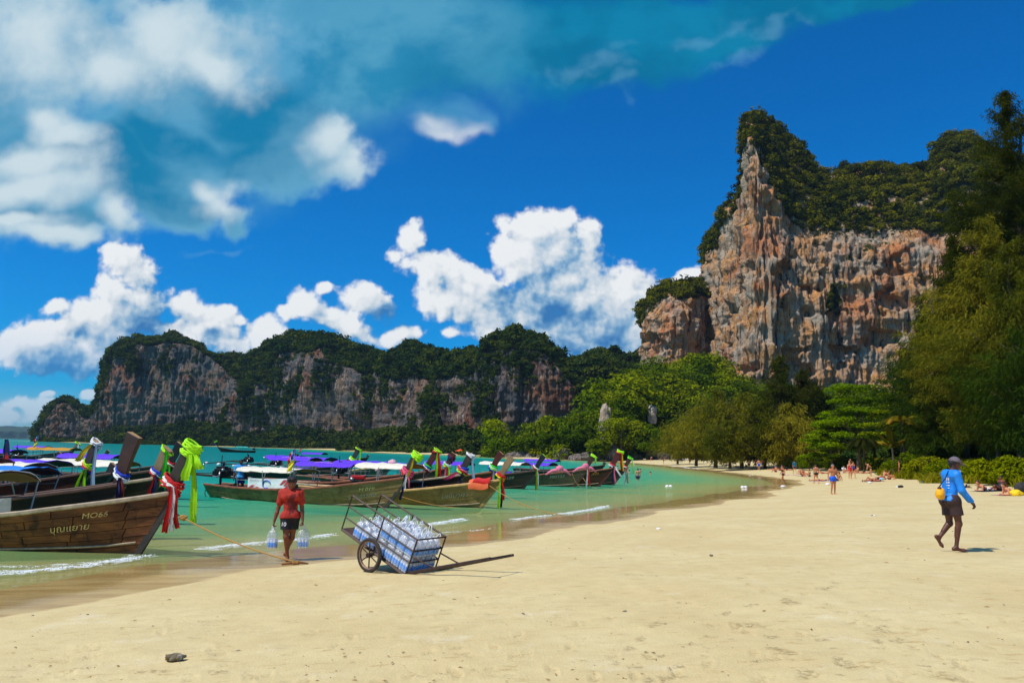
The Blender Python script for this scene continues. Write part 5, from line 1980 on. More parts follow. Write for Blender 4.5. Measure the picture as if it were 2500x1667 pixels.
    if flag:
        fx, fh, cols = flag
        m2 = MB()
        g_ = b.at((fx + L / 2) / L, 1.0, -1, -0.03)
        m2.tube([g_, g_ + Vector((0.02, 0, fh))], [0.018, 0.012], 5)
        pole = m2.build('flag_pole', STEEL, root)
        for kk, (ctop, cols_) in enumerate(cols):
            m2 = MB()
            tp = g_ + Vector((0.02, 0, fh - ctop))
            nb_ = len(cols_)
            for k, c_ in enumerate(cols_):
                r0, r1 = k / nb_, (k + 1) / nb_
                rows_ = []
                for i in range(8):
                    q = i / 7
                    fold = Vector((-0.10 * q, 0.05 * math.sin(q * 7), -0.42 * q))
                    w = 0.34 - 0.12 * q
                    rows_.append([tp + fold + Vector((-w * r0, 0.03 * math.sin(9 * r0 + 3 * q), -0.28 * r0)), tp + fold + Vector((-w * r1, 0.03 * math.sin(9 * r1 + 3 * q), -0.28 * r1))])
                m2.grid(rows_, k)
                m2.grid([[q_ + Vector((0, 0.006, 0)) for q_ in r_][::-1] for r_ in rows_], k)
            m2.build('flag', [CL[c_] for c_ in cols_], root)
    return root, neck, tip, b


def root_point(root, p):
    return Matrix.Translation(root.location) @ root.rotation_euler.to_matrix().to_4x4() @ p


def ribbon(mb, p, length, width, drift, mi, seed, folds=3, taper=0.8):
    """A gathered strip of cloth hanging from p."""
    rng = np.random.RandomState(seed)
    rows = []
    n = 12
    for i in range(n):
        q = i / (n - 1)
        w = width * (0.55 + 0.6 * q) * (1 if q < 0.9 else taper)
        c = Vector(p) + Vector((drift[0] * q + 0.02 * math.sin(6 * q + seed), drift[1] * q + 0.015 * math.cos(5 * q), -length * q))
        row = []
        for k in range(2 * folds + 1):
            f = -0.5 + k / (2 * folds)
            row.append(c + Vector((f * w, (0.022 + 0.012 * q) * (1 if k % 2 else -1), -0.03 * rng.rand() * (i == n - 1))))
        rows.append(row)
    mb.grid(rows, mi)
    mb.grid([[q_ + Vector((0.004, 0.006, 0)) for q_ in r_][::-1] for r_ in rows], mi)


def garland(root_info, label, wraps, tails, group='sashes tied round the prows', size=1.0, where='neck', q=0.0):
    """Cloth wound round a prow: wraps = colours bottom to top, tails = (colour, length, width, dx, dy)."""
    root, neck, tip, b = root_info
    h = root.rotation_euler.z
    fw = Vector((math.cos(h), math.sin(h), 0))
    sd = Vector((-math.sin(h), math.cos(h), 0))
    axis = (tip - neck).normalized()
    base = neck.lerp(tip, q) if where == 'neck' else tip - axis * (0.10 + q)
    t = empty('prow_sash', base, label, 'sash', group)
    rw = random.Random(int(abs(neck.x * 31 + neck.y * 17)) + len(wraps))
    for k, c_ in enumerate(wraps):
        mb = MB()
        for turn in range(3):
            c0 = axis * ((0.058 * k + 0.019 * turn) * size)
            ph, tl = rw.uniform(0, 6), rw.uniform(-.16, -.02)
            ring = []
            for i in range(17):
                a = 2 * PI * i / 16
                rx, ry = (0.185 + rw.uniform(-.012, .014)) * size, (0.110 + rw.uniform(-.008, .010)) * size
                ring.append(c0 + fw * (rx * math.cos(a)) + sd * (ry * math.sin(a)) + Vector((0, 0, tl * math.cos(a) * size + 0.016 * math.sin(2 * a + ph))))
            ring[-1] = ring[0]
            mb.tube(ring, [0.021 * size * (1 + 0.35 * math.sin(3 * i + ph)) for i in range(17)], 6, caps=False, flat=1.25)
        mb.build('wrap', CL[c_], t, True)
    for k, (c_, ln, wd, dx_, dy_) in enumerate(tails):
        mb = MB()
        start = fw * (0.13 * size) - sd * (0.13 * size) + Vector((dx_ * 0.35, dy_ * 0.35, 0.02))
        ribbon(mb, start, ln, wd, (dx_, dy_), 0, k + int(abs(neck.x * 10)))
        mb.build('tail', CL[c_], t, True)
    return t

# ------------------------------------------------------------------ the boats on the water
LB = []
TRI = ('red', 'white', 'blue')
# nearest boat, lower left
MO = build_boat('nearest long-tail boat, brown patched planks, MO 66 lettered on its bow', (340, 1352), -9.5, 'brown', L=10.2, rise=1.10, rake=0.66, rail=RAIL_PALE, prow=PROW_DARK, prow_h=0.98, prow_lean=0.50, prow_w=0.25,
                canopy=(-2.2, 1.7, 1.50, CL['white'], CL['tan'], 0.22), banners=[(-2.6, 0.35, 0.46, CL['white'], 'stripes'), (0.42, 2.4, 0.34, simple('tarp_grey', lin(150, 150, 146), 0.6, 0.1), 'plain')],
                planks=True, texts=[('MO66', 0.885, 0.83, 0.165, PAINT_Y), ('บุณแยาย', 0.845, 0.66, 0.20, PAINT_Y)])
garland(MO, 'red and white sash with long tails on the nearest prow', ('red', 'white', 'red'), [('red', 0.95, 0.13, -0.05, -0.03), ('white', 0.92, 0.10, 0.05, -0.02), ('red', 0.86, 0.10, 0.12, 0.0)], size=1.15)
t_ = garland(MO, 'lime yellow cloth draped over the tip of the nearest prow', ('lime', 'lime', 'lime', 'lime', 'lime'), [('lime', 1.45, 0.15, 0.14, 0.02), ('lime', 0.55, 0.2, -0.02, -0.05), ('lime', 0.30, 0.24, 0.18, 0.0)], 'cloths over the prow tips', 1.0, 'tip', 0.06)
B2 = build_boat('dark boat with the tall broad brown prow behind the nearest one', None, -22, 'dark', L=9.4, rise=1.12, rail=RAIL_DARK, prow=PROW_BROWN, prow_h=1.25, prow_lean=0.34, prow_w=0.40, neck_uv=(300, 1190, 20.6))
garland(B2, 'red, white and blue sash low on the broad brown prow', ('white', 'white', 'blue'), [('navy', 0.55, 0.10, 0, -0.02), ('maroon', 0.5, 0.08, 0.08, 0)], size=1.05)
B3 = build_boat('brown boat with a pale tan prow tied in red, white and blue', None, -20, 'dark', L=9.4, rise=1.12, rail=RAIL_PALE, prow=PROW_TAN, prow_h=0.90, prow_lean=0.52, prow_w=0.30, neck_uv=(386, 1160, 24.6),
                texts=[('ศรีแก้ว', 0.86, 0.66, 0.30, PAINT_G)])
garland(B3, 'red, white and navy sash on the pale tan prow', TRI, [('navy', 0.6, 0.12, 0, 0), ('red', 0.75, 0.10, -0.1, 0)], size=1.0)
garland(B3, 'lime ribbon tied on the end of the pale tan prow', ('lime',), [('green', 1.05, 0.12, -0.05, 0)], 'cloths over the prow tips', 1.0, 'tip', 0.0)
B4 = build_boat('black boat with pale green lettering behind the tan prow', None, -14, 'dark', L=9.6, rise=1.2, rail=RAIL_DARK, prow=PROW_BLACK, prow_h=0.95, prow_lean=0.5, neck_uv=(421, 1122, 31.5),
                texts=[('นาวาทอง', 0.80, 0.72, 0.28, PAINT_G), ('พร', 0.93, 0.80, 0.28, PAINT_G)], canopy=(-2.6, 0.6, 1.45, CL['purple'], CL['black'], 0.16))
garland(B4, 'red and white sash behind the lime cloth', ('red', 'white', 'red'), [('green', 0.9, 0.12, -0.06, 0)], size=1.0)
B5 = build_boat('boat with a slim dark prow hung with white and yellow ribbons', None, -24, 'red', L=9.2, rise=1.12, rail=RAIL_DARK, prow=PROW_DARK, prow_h=1.05, prow_lean=0.42, prow_w=0.30, neck_uv=(216, 1150, 27.0),
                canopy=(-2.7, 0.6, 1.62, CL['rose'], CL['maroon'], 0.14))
garland(B5, 'striped sash with two lime tails on the slim dark prow', ('blue', 'red', 'yellow', 'lime'), [('lime', 1.0, 0.10, -0.24, 0), ('lime', 0.98, 0.10, 0.02, 0)], size=1.0)
garland(B5, 'white cloth with a long white streamer at the slim prow tip', ('white', 'white'), [('paleblue', 1.85, 0.14, 0.06, 0), ('yellow', 0.55, 0.22, -0.40, 0)], 'cloths over the prow tips', 1.1, 'tip', 0.02)
# canopies of boats moored further out on the left
OUT = 'boats moored further out on the left'


def outer(label, u, v, y, z, length, roof, under, wood='dark', heading=-15, rise_=0.18, **kw):
    """A moored boat placed by the right end of its roof."""
    p = at_y(u, v, y)
    h = math.radians(heading)
    L_ = 8.2
    kw.setdefault('prow_h', 0.35)
    ctr = Vector((p.x, p.y, 0)) - Vector((math.cos(h), math.sin(h), 0)) * 2.0
    bowp = ctr + Vector((math.cos(h), math.sin(h), 0)) * (L_ / 2)
    return build_boat(label, tuple(bowp), heading, wood, L=L_, canopy=(2.0 - length, 2.0, z, roof, under, rise_), group=OUT, rail=RAIL_DARK, **kw)


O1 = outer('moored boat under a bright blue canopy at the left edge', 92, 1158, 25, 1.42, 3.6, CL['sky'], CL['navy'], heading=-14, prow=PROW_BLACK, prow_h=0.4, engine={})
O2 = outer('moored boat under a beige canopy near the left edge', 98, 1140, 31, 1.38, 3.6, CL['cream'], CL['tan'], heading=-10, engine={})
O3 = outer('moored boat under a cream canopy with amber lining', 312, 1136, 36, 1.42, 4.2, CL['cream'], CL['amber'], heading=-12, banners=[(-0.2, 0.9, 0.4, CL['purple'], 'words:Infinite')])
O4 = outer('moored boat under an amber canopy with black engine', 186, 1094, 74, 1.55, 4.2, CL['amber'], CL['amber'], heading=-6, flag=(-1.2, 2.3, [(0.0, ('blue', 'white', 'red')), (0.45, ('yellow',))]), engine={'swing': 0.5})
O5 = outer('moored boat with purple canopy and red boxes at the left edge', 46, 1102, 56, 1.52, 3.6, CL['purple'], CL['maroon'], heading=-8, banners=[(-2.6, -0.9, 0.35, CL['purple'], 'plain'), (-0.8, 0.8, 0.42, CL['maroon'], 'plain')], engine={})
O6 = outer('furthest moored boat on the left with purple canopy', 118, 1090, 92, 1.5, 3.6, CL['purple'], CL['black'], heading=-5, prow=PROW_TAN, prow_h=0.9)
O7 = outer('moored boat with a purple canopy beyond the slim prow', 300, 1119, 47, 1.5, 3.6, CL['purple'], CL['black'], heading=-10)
garland(O6, 'lime cap on the furthest prow at left', ('lime',), [('white', 0.9, 0.2, 0, 0)], 'cloths over the prow tips', 1.6, 'tip')
m2 = MB()
p = at_y(8, 1110, 50)
m2.tube([(p.x, p.y, 0.3), (p.x + 0.1, p.y, p.z + 1.0)], 0.03, 5)
e_ = empty('signal_flag', (0, 0, 0), 'blue and red flag on a leaning staff at the left edge', 'flag')
m2.build('staff', STEEL, e_)
for k, (c_, dz0) in enumerate((('navy', 0.95), ('red', 0.15), ('yellow', -0.75))):
    m2 = MB()
    ribbon(m2, (p.x + 0.12 + 0.05 * k, p.y - 0.05, p.z + dz0), 0.95, 0.42, (0.16, 0), 0, k)
    m2.build('flag', CL[c_], e_, True)

# the middle group, bows towards the beach
M1 = build_boat('long olive boat with cream canopy and rust red rail in the middle', (942, 1240), -26.5, 'olive', L=9.7, rise=1.04, rail=RAIL_RED, prow=PROW_DARK, prow_h=0.98, prow_lean=0.66, prow_w=0.30,
                canopy=(-2.7, 0.55, 1.36, CL['cream'], CL['tan'], 0.10), banners=[(-2.0, 0.52, 0.44, CL['white'], 'logo')], engine={'ring': True, 'swing': 0.12, 'dip': 0.1},
                texts=[('M.019', 0.885, 0.80, 0.20, PAINT_Y), ('ราทเขาวคอ', 0.875, 0.60, 0.23, PAINT_W)], flag=(0.58, 1.75, [(0.0, ('blue', 'white', 'red')), (0.42, ('yellow',))]))
garland(M1, 'pink and red sash with a navy tail on the olive boat', ('red', 'pink', 'hot', 'hot'), [('navy', 1.0, 0.10, -0.16, 0), ('pink', 0.5, 0.08, 0.1, 0), ('white', 0.55, 0.12, -0.06, 0)], size=1.2)
garland(M1, 'lime cap over the prow tip of the olive boat', ('lime', 'lime', 'lime', 'lime'), [('yellow', 0.75, 0.10, -0.25, 0)], 'cloths over the prow tips', 1.08, 'tip', 0.12)
M2 = build_boat('tan boat with cream rail and an orange life vest at its bow', (1174, 1240), -24, 'tan', L=9.2, rise=1.0, rail=RAIL_CREAM, prow=PROW_TAN, prow_h=0.98, prow_lean=0.62, prow_w=0.27, prow_end=PROW_TAN,
                canopy=(-1.4, 1.25, 1.62, CL['cream'], CL['amber'], 0.16), banners=[(-0.6, 1.3, 0.36, CL['white'], 'plain')], texts=[('มณีนาคา', 0.86, 0.66, 0.26, PAINT_W)])
garland(M2, 'yellow, orange and purple sash with lime and red tails on the tan boat', ('yellow', 'orange', 'red'), [('lime', 1.30, 0.11, -0.08, 0), ('red', 0.95, 0.12, 0.08, 0), ('navy', 1.25, 0.10, 0.03, 0.02)], size=1.0)
M3 = build_boat('boat under a purple canopy just beyond the olive boat', (925, 1178), -20, 'grey', L=9.2, canopy=(-3.0, 0.6, 1.50, CL['purple'], CL['black'], 0.16, 'infinite'), banners=[(-2.7, 0.2, 0.36, CL['purple'], 'words:Infinite Life')], rail=RAIL_CREAM, prow=PROW_DARK, prow_h=0.3, engine={'swing': 0.2})
M9 = build_boat('boat with the most distant prow of the middle group, lime ribbon on it', None, -16, 'dark', L=9.2, rise=1.1, prow=PROW_DARK, prow_h=1.05, prow_lean=0.55, neck_uv=(862, 1128, 56), canopy=(-0.5, 2.8, 1.5, CL['purple'], CL['black'], 0.16, 'infinite'), rail=RAIL_DARK)
garland(M9, 'lime and white sash on the most distant middle prow', ('red', 'white', 'lime', 'lime'), [('red', 0.3, 0.2, -0.5, 0)], size=1.2)
garland(M9, 'lime streamer on the most distant middle prow tip', ('lime',), [('lime', 1.35, 0.16, 0.05, 0)], 'cloths over the prow tips', 1.2, 'tip')
M5 = build_boat('boat with a dark red prow and a lime and red streamer', None, -22, 'grey', L=9.4, rise=1.1, prow=PROW_RED, prow_h=1.05, prow_lean=0.66, neck_uv=(1044, 1147, 40.5), canopy=(-1.6, 1.9, 1.5, CL['purple'], CL['black'], 0.16, 'infinite'), rail=RAIL_RED)
garland(M5, 'white, blue and green sash on the dark red prow', ('red', 'white', 'blue', 'green'), [('white', 0.25, 0.1, -0.4, 0)], size=1.1)
garland(M5, 'lime band with lime and red streamers on the dark red prow tip', ('red', 'lime'), [('lime', 1.25, 0.13, -0.05, 0), ('red', 1.2, 0.16, 0.08, 0)], 'cloths over the prow tips', 1.1, 'tip')
M6 = build_boat('boat with a slim prow wound in blue and maroon', None, -24, 'grey', L=9.2, rise=1.12, prow=PROW_BROWN, prow_h=0.9, prow_lean=0.55, neck_uv=(1094, 1140, 47), rail=RAIL_RED, canopy=(-1.8, 1.8, 1.5, CL['purple'], CL['black'], 0.16), texts=[('MO52', 0.88, 0.78, 0.22, PAINT_W)])
garland(M6, 'white and lime sash with pink and lime tails on the slim prow', ('yellow', 'green', 'white'), [('pink', 1.1, 0.16, -0.2, 0), ('red', 1.1, 0.14, -0.05, 0), ('lime', 1.05, 0.14, 0.12, 0)], size=1.15)
garland(M6, 'navy and maroon band wound round the slim prow', ('navy', 'navy', 'maroon'), [('maroon', 0.3, 0.1, 0, 0)], 'cloths over the prow tips', 1.1, 'tip', 0.25)
M7 = build_boat('brown boat with a white streamer at its prow, red sash below', None, -26, 'dark', L=9.2, rise=1.08, prow=PROW_DARK, prow_h=0.95, prow_lean=0.58, neck_uv=(1131, 1158, 37.5), rail=RAIL_PALE, texts=[('MO54', 0.86, 0.74, 0.2, PAINT_W), ('ทองดี', 0.76, 0.66, 0.22, PAINT_W)])
garland(M7, 'pink, red and lime sash drooping from the white-tipped prow', ('lime', 'red', 'pink', 'blue'), [('navy', 0.8, 0.1, -0.1, 0), ('hot', 0.35, 0.3, -0.6, 0)], size=1.25)
garland(M7, 'white cloth with a white streamer on the prow tip', ('white', 'white'), [('paleblue', 1.25, 0.13, 0.1, 0)], 'cloths over the prow tips', 1.05, 'tip')
M8 = build_boat('red-brown boat with a dark red prow and a green sash', None, -26, 'red', L=9.4, rise=1.1, prow=PROW_RED, prow_h=1.02, prow_lean=0.62, neck_uv=(1204, 1148, 43), rail=RAIL_RED, texts=[('P.A62', 0.85, 0.76, 0.26, PAINT_W)], canopy=(-2.2, 0.6, 1.5, CL['purple'], CL['black'], 0.16), engine={'swing': -0.2})
garland(M8, 'blue and green sash with a lilac tail on the red-brown boat', ('blue', 'lime', 'white', 'green'), [('blush', 0.95, 0.12, 0.05, 0), ('green', 1.0, 0.08, 0.12, 0)], size=1.15)
M10 = build_boat('black boat with a green-tipped black prow', (1277, 1194), -27, 'dark', L=9.6, rise=1.02, rail=RAIL_DARK, prow=PROW_BLACK, prow_h=1.0, prow_lean=0.68, prow_end=CL['lime'], canopy=(-2.6, 0.6, 1.5, CL['purple'], CL['black'], 0.16, 'infinite'), texts=[('MO109', 0.86, 0.78, 0.26, PAINT_W)])
garland(M10, 'white and red sash with a bright green tail on the black boat', ('red', 'white'), [('green', 1.45, 0.14, 0.0, 0), ('white', 1.2, 0.08, 0.10, 0), ('orange', 1.6, 0.1, -0.02, 0)], size=1.15)
M11 = build_boat('brown boat with pink cloths hung on its cream roof', (1402, 1189), -26, 'grey', L=10.4, rise=1.06, rail=RAIL_RED, prow=PROW_BROWN, prow_h=1.0, prow_lean=0.66, canopy=(-2.2, 1.3, 1.5, CL['cream'], CL['tan'], 0.16), banners=[(-1.2, 0.6, 0.34, CL['purple'], 'plain')], texts=[('MO123', 0.86, 0.80, 0.26, PAINT_W)])
garland(M11, 'white sash with white and red tails on the boat with pink cloths', ('white', 'white', 'maroon'), [('white', 1.45, 0.12, -0.05, 0), ('red', 1.25, 0.14, 0.10, 0)], size=1.1)
garland(M11, 'lime cap on the prow of the boat with pink cloths', ('lime', 'lime'), [('lime', 0.5, 0.12, 0.05, 0)], 'cloths over the prow tips', 1.1, 'tip')
M12 = build_boat('tall-prowed brown boat with gold painted signs on its bow', (1462, 1188), -26, 'red', L=9.8, rise=1.14, rail=RAIL_RED, prow=PROW_RED, prow_h=1.2, prow_lean=0.60, prow_w=0.38, canopy=(-2.4, 1.2, 1.5, CL['purple'], CL['black'], 0.16), texts=[('กระบี่', 0.78, 0.64, 0.42, PAINT_O), ('ลก', 0.92, 0.84, 0.34, PAINT_O)])
garland(M12, 'pink and white sash with a pink tail on the tall dark red prow', ('white', 'pink', 'red'), [('navy', 1.2, 0.12, -0.02, 0), ('pink', 1.25, 0.14, 0.12, 0), ('white', 0.7, 0.16, 0.4, 0)], size=1.2)
garland(M12, 'lime and red cloth on the tip of the tall dark red prow', ('red', 'lime', 'lime'), [('yellow', 1.3, 0.12, 0.14, 0), ('red', 1.25, 0.14, 0.02, 0)], 'cloths over the prow tips', 1.3, 'tip')
M13 = build_boat('rightmost dark boat with an orange and white sash', (1497, 1184), -24, 'dark', L=9.4, rise=1.06, rail=RAIL_RED, prow=PROW_BROWN, prow_h=0.9, prow_lean=0.66)
garland(M13, 'white and orange sash with long tails on the rightmost prow', ('navy', 'white', 'orange'), [('white', 1.35, 0.12, -0.06, 0), ('navy', 1.15, 0.08, 0.0, 0), ('orange', 1.2, 0.10, 0.14, 0)], size=1.15)
garland(M13, 'green cap with a lime streamer on the rightmost prow', ('lime', 'green'), [('white', 0.7, 0.10, 0.15, 0), ('lime', 1.15, 0.12, 0.12, 0)], 'cloths over the prow tips', 1.1, 'tip')
M15 = build_boat('boat whose engine and tail stand behind the olive boat', (840, 1164), -14, 'grey', L=9.4, canopy=(-2.2, 0.8, 1.46, CL['purple'], CL['black'], 0.16), engine={'swing': 0.05, 'dip': -0.2}, rail=RAIL_DARK, prow=PROW_DARK, prow_h=0.3)
M16 = build_boat('boat with a pale purple canopy further out behind the red-shirted man', (880, 1140), -12, 'dark', L=9.4, canopy=(-3.0, -0.2, 1.5, CL['purple'], CL['black'], 0.16), engine={'swing': 0.1}, rail=RAIL_DARK, prow=PROW_DARK, prow_h=0.3, flag=(-3.1, 1.7, [(0, ('rose',))]))
M17 = build_boat('boat under a purple canopy behind the boat with pink cloths', (1455, 1162), -20, 'dark', L=9.4, canopy=(-3.4, 0.4, 1.5, CL['purple'], CL['black'], 0.16, 'infinite'), rail=RAIL_DARK, prow=PROW_DARK, prow_h=0.3)
FAR = build_boat('small far boat with a teal canopy out in the bay', (540, 1103.2), 184, 'dark', L=10.0, rise=1.2, canopy=(-3.0, 0.6, 1.7, CL['teal'], CL['teal'], 0.12), engine={}, rail=RAIL_DARK, prow=PROW_BLACK, prow_h=1.6, prow_lean=0.5)
garland(FAR, 'lime cap on the far boat in the bay', ('lime', 'lime'), [('blue', 1.2, 0.3, 0, 0)], 'cloths over the prow tips', 2.0, 'tip')

# red engine standing in the olive boat's neighbour
p = at_y(874, 1176, 36.2)
re_ = empty('boat_engine', (p.x, p.y, p.z - 0.42), 'spare engine with a red top standing behind the olive boat rail', 'engine')
m2 = MB()
m2.box((0, 0, 0.26), (0.46, 0.40, 0.52))
m2.tube([(-0.14, -0.22, 0.1), (-0.14, -0.22, 0.5)], 0.07, 8)
m2.tube([(0.14, -0.22, 0.1), (0.14, -0.22, 0.46)], 0.07, 8)
bevel(m2.build('engine_block', ENGINE, re_), 0.02, 1)
m2 = MB()
m2.box((0, 0, 0.62), (0.62, 0.36, 0.18))
bevel(m2.build('fuel_tank', ENGINE_RED, re_), 0.04, 2)
m2 = MB()
m2.lathe([(0.0, 0), (0.08, 0.0), (0.09, 0.10), (0.05, 0.16)], 10, (-0.24, -0.2, 0.46))
m2.build('air_filter', SILVER, re_, True)

# life vest at the tan bow
r_, nk, tp, bb = M2
mb = MB()
hh_ = r_.rotation_euler.z
t = empty('life_vest', root_point(r_, bb.at(0.93, 1.0, -1)), 'orange life vest hung over the rail of the tan boat', 'life vest')
fw = Vector((math.cos(hh_), math.sin(hh_), 0))
sdv = Vector((math.sin(hh_), -math.cos(hh_), 0))
for nm, cm, x0, x1, zt, zb in (('front_panel', 'coral', -0.52, 0.42, 0.10, -0.34), ('back_panel', 'red', -0.30, 0.50, 0.16, -0.10)):
    mb = MB()
    rows = []
    for i in range(10):
        q = i / 9
        x = x0 + (x1 - x0) * q
        dz_ = 0.10 * q + 0.03 * math.sin(q * 6)
        rows.append([Vector((0, 0, zt + dz_ + 0.02 * math.sin(q * 9))) + fw * x + sdv * 0.02, Vector((0, 0, (zt + zb) / 2 + dz_)) + fw * x + sdv * (0.13 + 0.03 * math.sin(q * 5)), Vector((0, 0, zb + dz_ + 0.06 * (2 * q - 1) ** 2)) + fw * x + sdv * 0.09])
    mb.grid(rows)
    mb.grid([[p_ + sdv * -0.05 for p_ in r2][::-1] for r2 in rows])
    mb.build(nm, CL[cm], t, True)

# pink cloths knotted on roofs
for (u, v, y, c_, lab) in [(958, 1134, 44, 'blush', 'pale pink bundle on the arched end of a purple roof'), (1366, 1146, 53, 'pink', 'pink cloth knotted round the end of the cream roof'), (1430, 1140, 57, 'pink', 'second pink bundle by the prow with white sash')]:
    p = at_y(u, v, y)
    t = empty('roof_cloth', p, lab, 'cloth', 'pink cloths knotted on boat roofs')
    boulder('knot', (0, 0, 0.05), (0.26, 0.22, 0.24), CL[c_], int(u), None, None, None, 0.2, 2).parent = t
    mb = MB()
    mb.tube([(-0.9, 0, -0.36), (-0.5, 0, -0.10), (0, 0, 0.0), (0.4, 0, -0.06), (0.75, 0, -0.34)], [0.06, 0.10, 0.12, 0.10, 0.05], 7)
    mb.build('swag', CL[c_], t, True)
for o in [o for o in bpy.data.objects if o.name.startswith('knot')]:
    for k_ in ('label', 'category', 'group'):
        if k_ in o:
            del o[k_]

# mooring ropes
def rope(name, a, b_, sag, r, label, ends=None, n=24):
    a, b_ = Vector(a), Vector(b_)
    pts = []
    for i in range(n):
        q = i / (n - 1)
        p = a.lerp(b_, q)
        p.z -= sag * 4 * q * (1 - q)
        pts.append(p)
    mb = MB()
    mb.tube(pts, r, 6)
    o = mb.build(name, ROPE, None, True)
    return tag(o, label, 'rope', 'mooring ropes')


r_, nk, tp, bb = MO
A0 = root_point(r_, Vector((10.2 / 2 + 0.60, 0, 1.0)))
E0 = on_ground(724, 1378)
rope('mooring_rope', A0, (E0.x, E0.y, E0.z + 0.05), 0.12, 0.016, 'tan mooring rope from the nearest boat down to the sand')
kn = A0.lerp(Vector((E0.x, E0.y, E0.z + 0.05)), 0.13)
kn.z -= 0.12 * 4 * 0.13 * 0.87
boulder('rope_knot', kn, (0.09, 0.07, 0.07), ROPE, 3, 'big knot in the mooring rope near the nearest prow', 'knot', None, 0.35, 3)
t = empty('anchor_stake', (E0.x, E0.y, E0.z), 'wooden stake with wound rope lying at the waterline', 'stake')
mb = MB()
mb.tube([(-0.30, 0.02, 0.0), (0.0, 0, 0.05), (0.24, -0.04, 0.035)], [0.018, 0.03, 0.012], 6)
mb.build('stake', simple('drift_wood', lin(122, 78, 40), 0.9, 0.3, 12, 0.4), t, True)
mb = MB()
for k in range(5):
    mb.tube([(-0.07 + 0.025 * k, 0.034 * math.cos(a), 0.04 + 0.034 * math.sin(a)) for a in np.linspace(0, 6.28, 9)], 0.012, 5, caps=False)
mb.build('winding', ROPE, t)
r_, nk, tp, bb = M2
a = root_point(r_, bb.at(0.95, 0.98, -1, 0.03))
e = on_z(1372, 1256, 0.03)
rope('mooring_rope', a, e, 0.25, 0.016, 'thin rope from the tan boat to the wet sand on the right')
a = root_point(r_, bb.at(0.62, 0.75, -1, 0.03))
e = on_z(1168, 1240, 0.0)
rope('mooring_rope', a, e, 0.15, 0.016, 'rope running down along the side of the tan boat')
r_, nk, tp, bb = M11
rope('mooring_rope', root_point(r_, bb.at(0.93, 0.9, -1, 0.02)), on_z(1424, 1190, 0.0), 0.3, 0.018, 'rope hanging from the bow of the boat with pink cloths')
r_, nk, tp, bb = M12
rope('mooring_rope', root_point(r_, bb.at(0.86, 0.7, -1, 0.02)), on_z(1458, 1192, 0.0), 0.2, 0.018, 'rope hanging from the gold-lettered bow')

# ------------------------------------------------------------------ people: one continuous skin grown round a skeleton
def surface_net(F, org, h):
    """Quads of the zero level of a field sampled on a grid."""
    S_ = F < 0
    nx, ny, nz = F.shape
    c = [S_[i:nx - 1 + i, j:ny - 1 + j, k:nz - 1 + k] for i in (0, 1) for j in (0, 1) for k in (0, 1)]
    cnt = sum(q.astype(np.int8) for q in c)
    act = (cnt > 0) & (cnt < 8)
    idx = np.full(act.shape, -1, np.int32)
    I = np.argwhere(act)
    idx[act] = np.arange(len(I))
    acc = np.zeros((len(I), 3))
    num = np.zeros(len(I))
    corners = [(i, j, k) for i in (0, 1) for j in (0, 1) for k in (0, 1)]
    for a in range(8):
        for b in range(a + 1, 8):
            d = np.array(corners[b]) - np.array(corners[a])
            if np.abs(d).sum() != 1:
                continue
            fa = F[tuple((I + corners[a]).T)]
            fb = F[tuple((I + corners[b]).T)]
            m = (fa < 0) != (fb < 0)
            t = np.where(m, fa / np.where(m, fa - fb, 1), 0)
            acc += np.where(m[:, None], np.array(corners[a]) + d * t[:, None], 0)
            num += m
    V = (I + acc / num[:, None]) * h + org
    faces = []
    for ax in range(3):
        o1, o2 = [(1, 2), (2, 0), (0, 1)][ax]
        sl0, sl1 = [slice(None)] * 3, [slice(None)] * 3
        sl0[ax], sl1[ax] = slice(0, -1), slice(1, None)
        s0, s1 = S_[tuple(sl0)], S_[tuple(sl1)]
        E = np.argwhere(s0 != s1)
        ok = (E[:, o1] > 0) & (E[:, o2] > 0) & (E[:, o1] < F.shape[o1] - 1) & (E[:, o2] < F.shape[o2] - 1)
        E = E[ok]
        flip = s0[tuple(E.T)]
        u, v = np.zeros(3, int), np.zeros(3, int)
        u[o1], v[o2] = 1, 1
        q = np.stack([idx[tuple((E - u - v).T)], idx[tuple((E - v).T)], idx[tuple(E.T)], idx[tuple((E - u).T)]], 1)
        q = np.where(flip[:, None], q, q[:, ::-1])
        faces.append(q)
    return V, np.concatenate(faces)


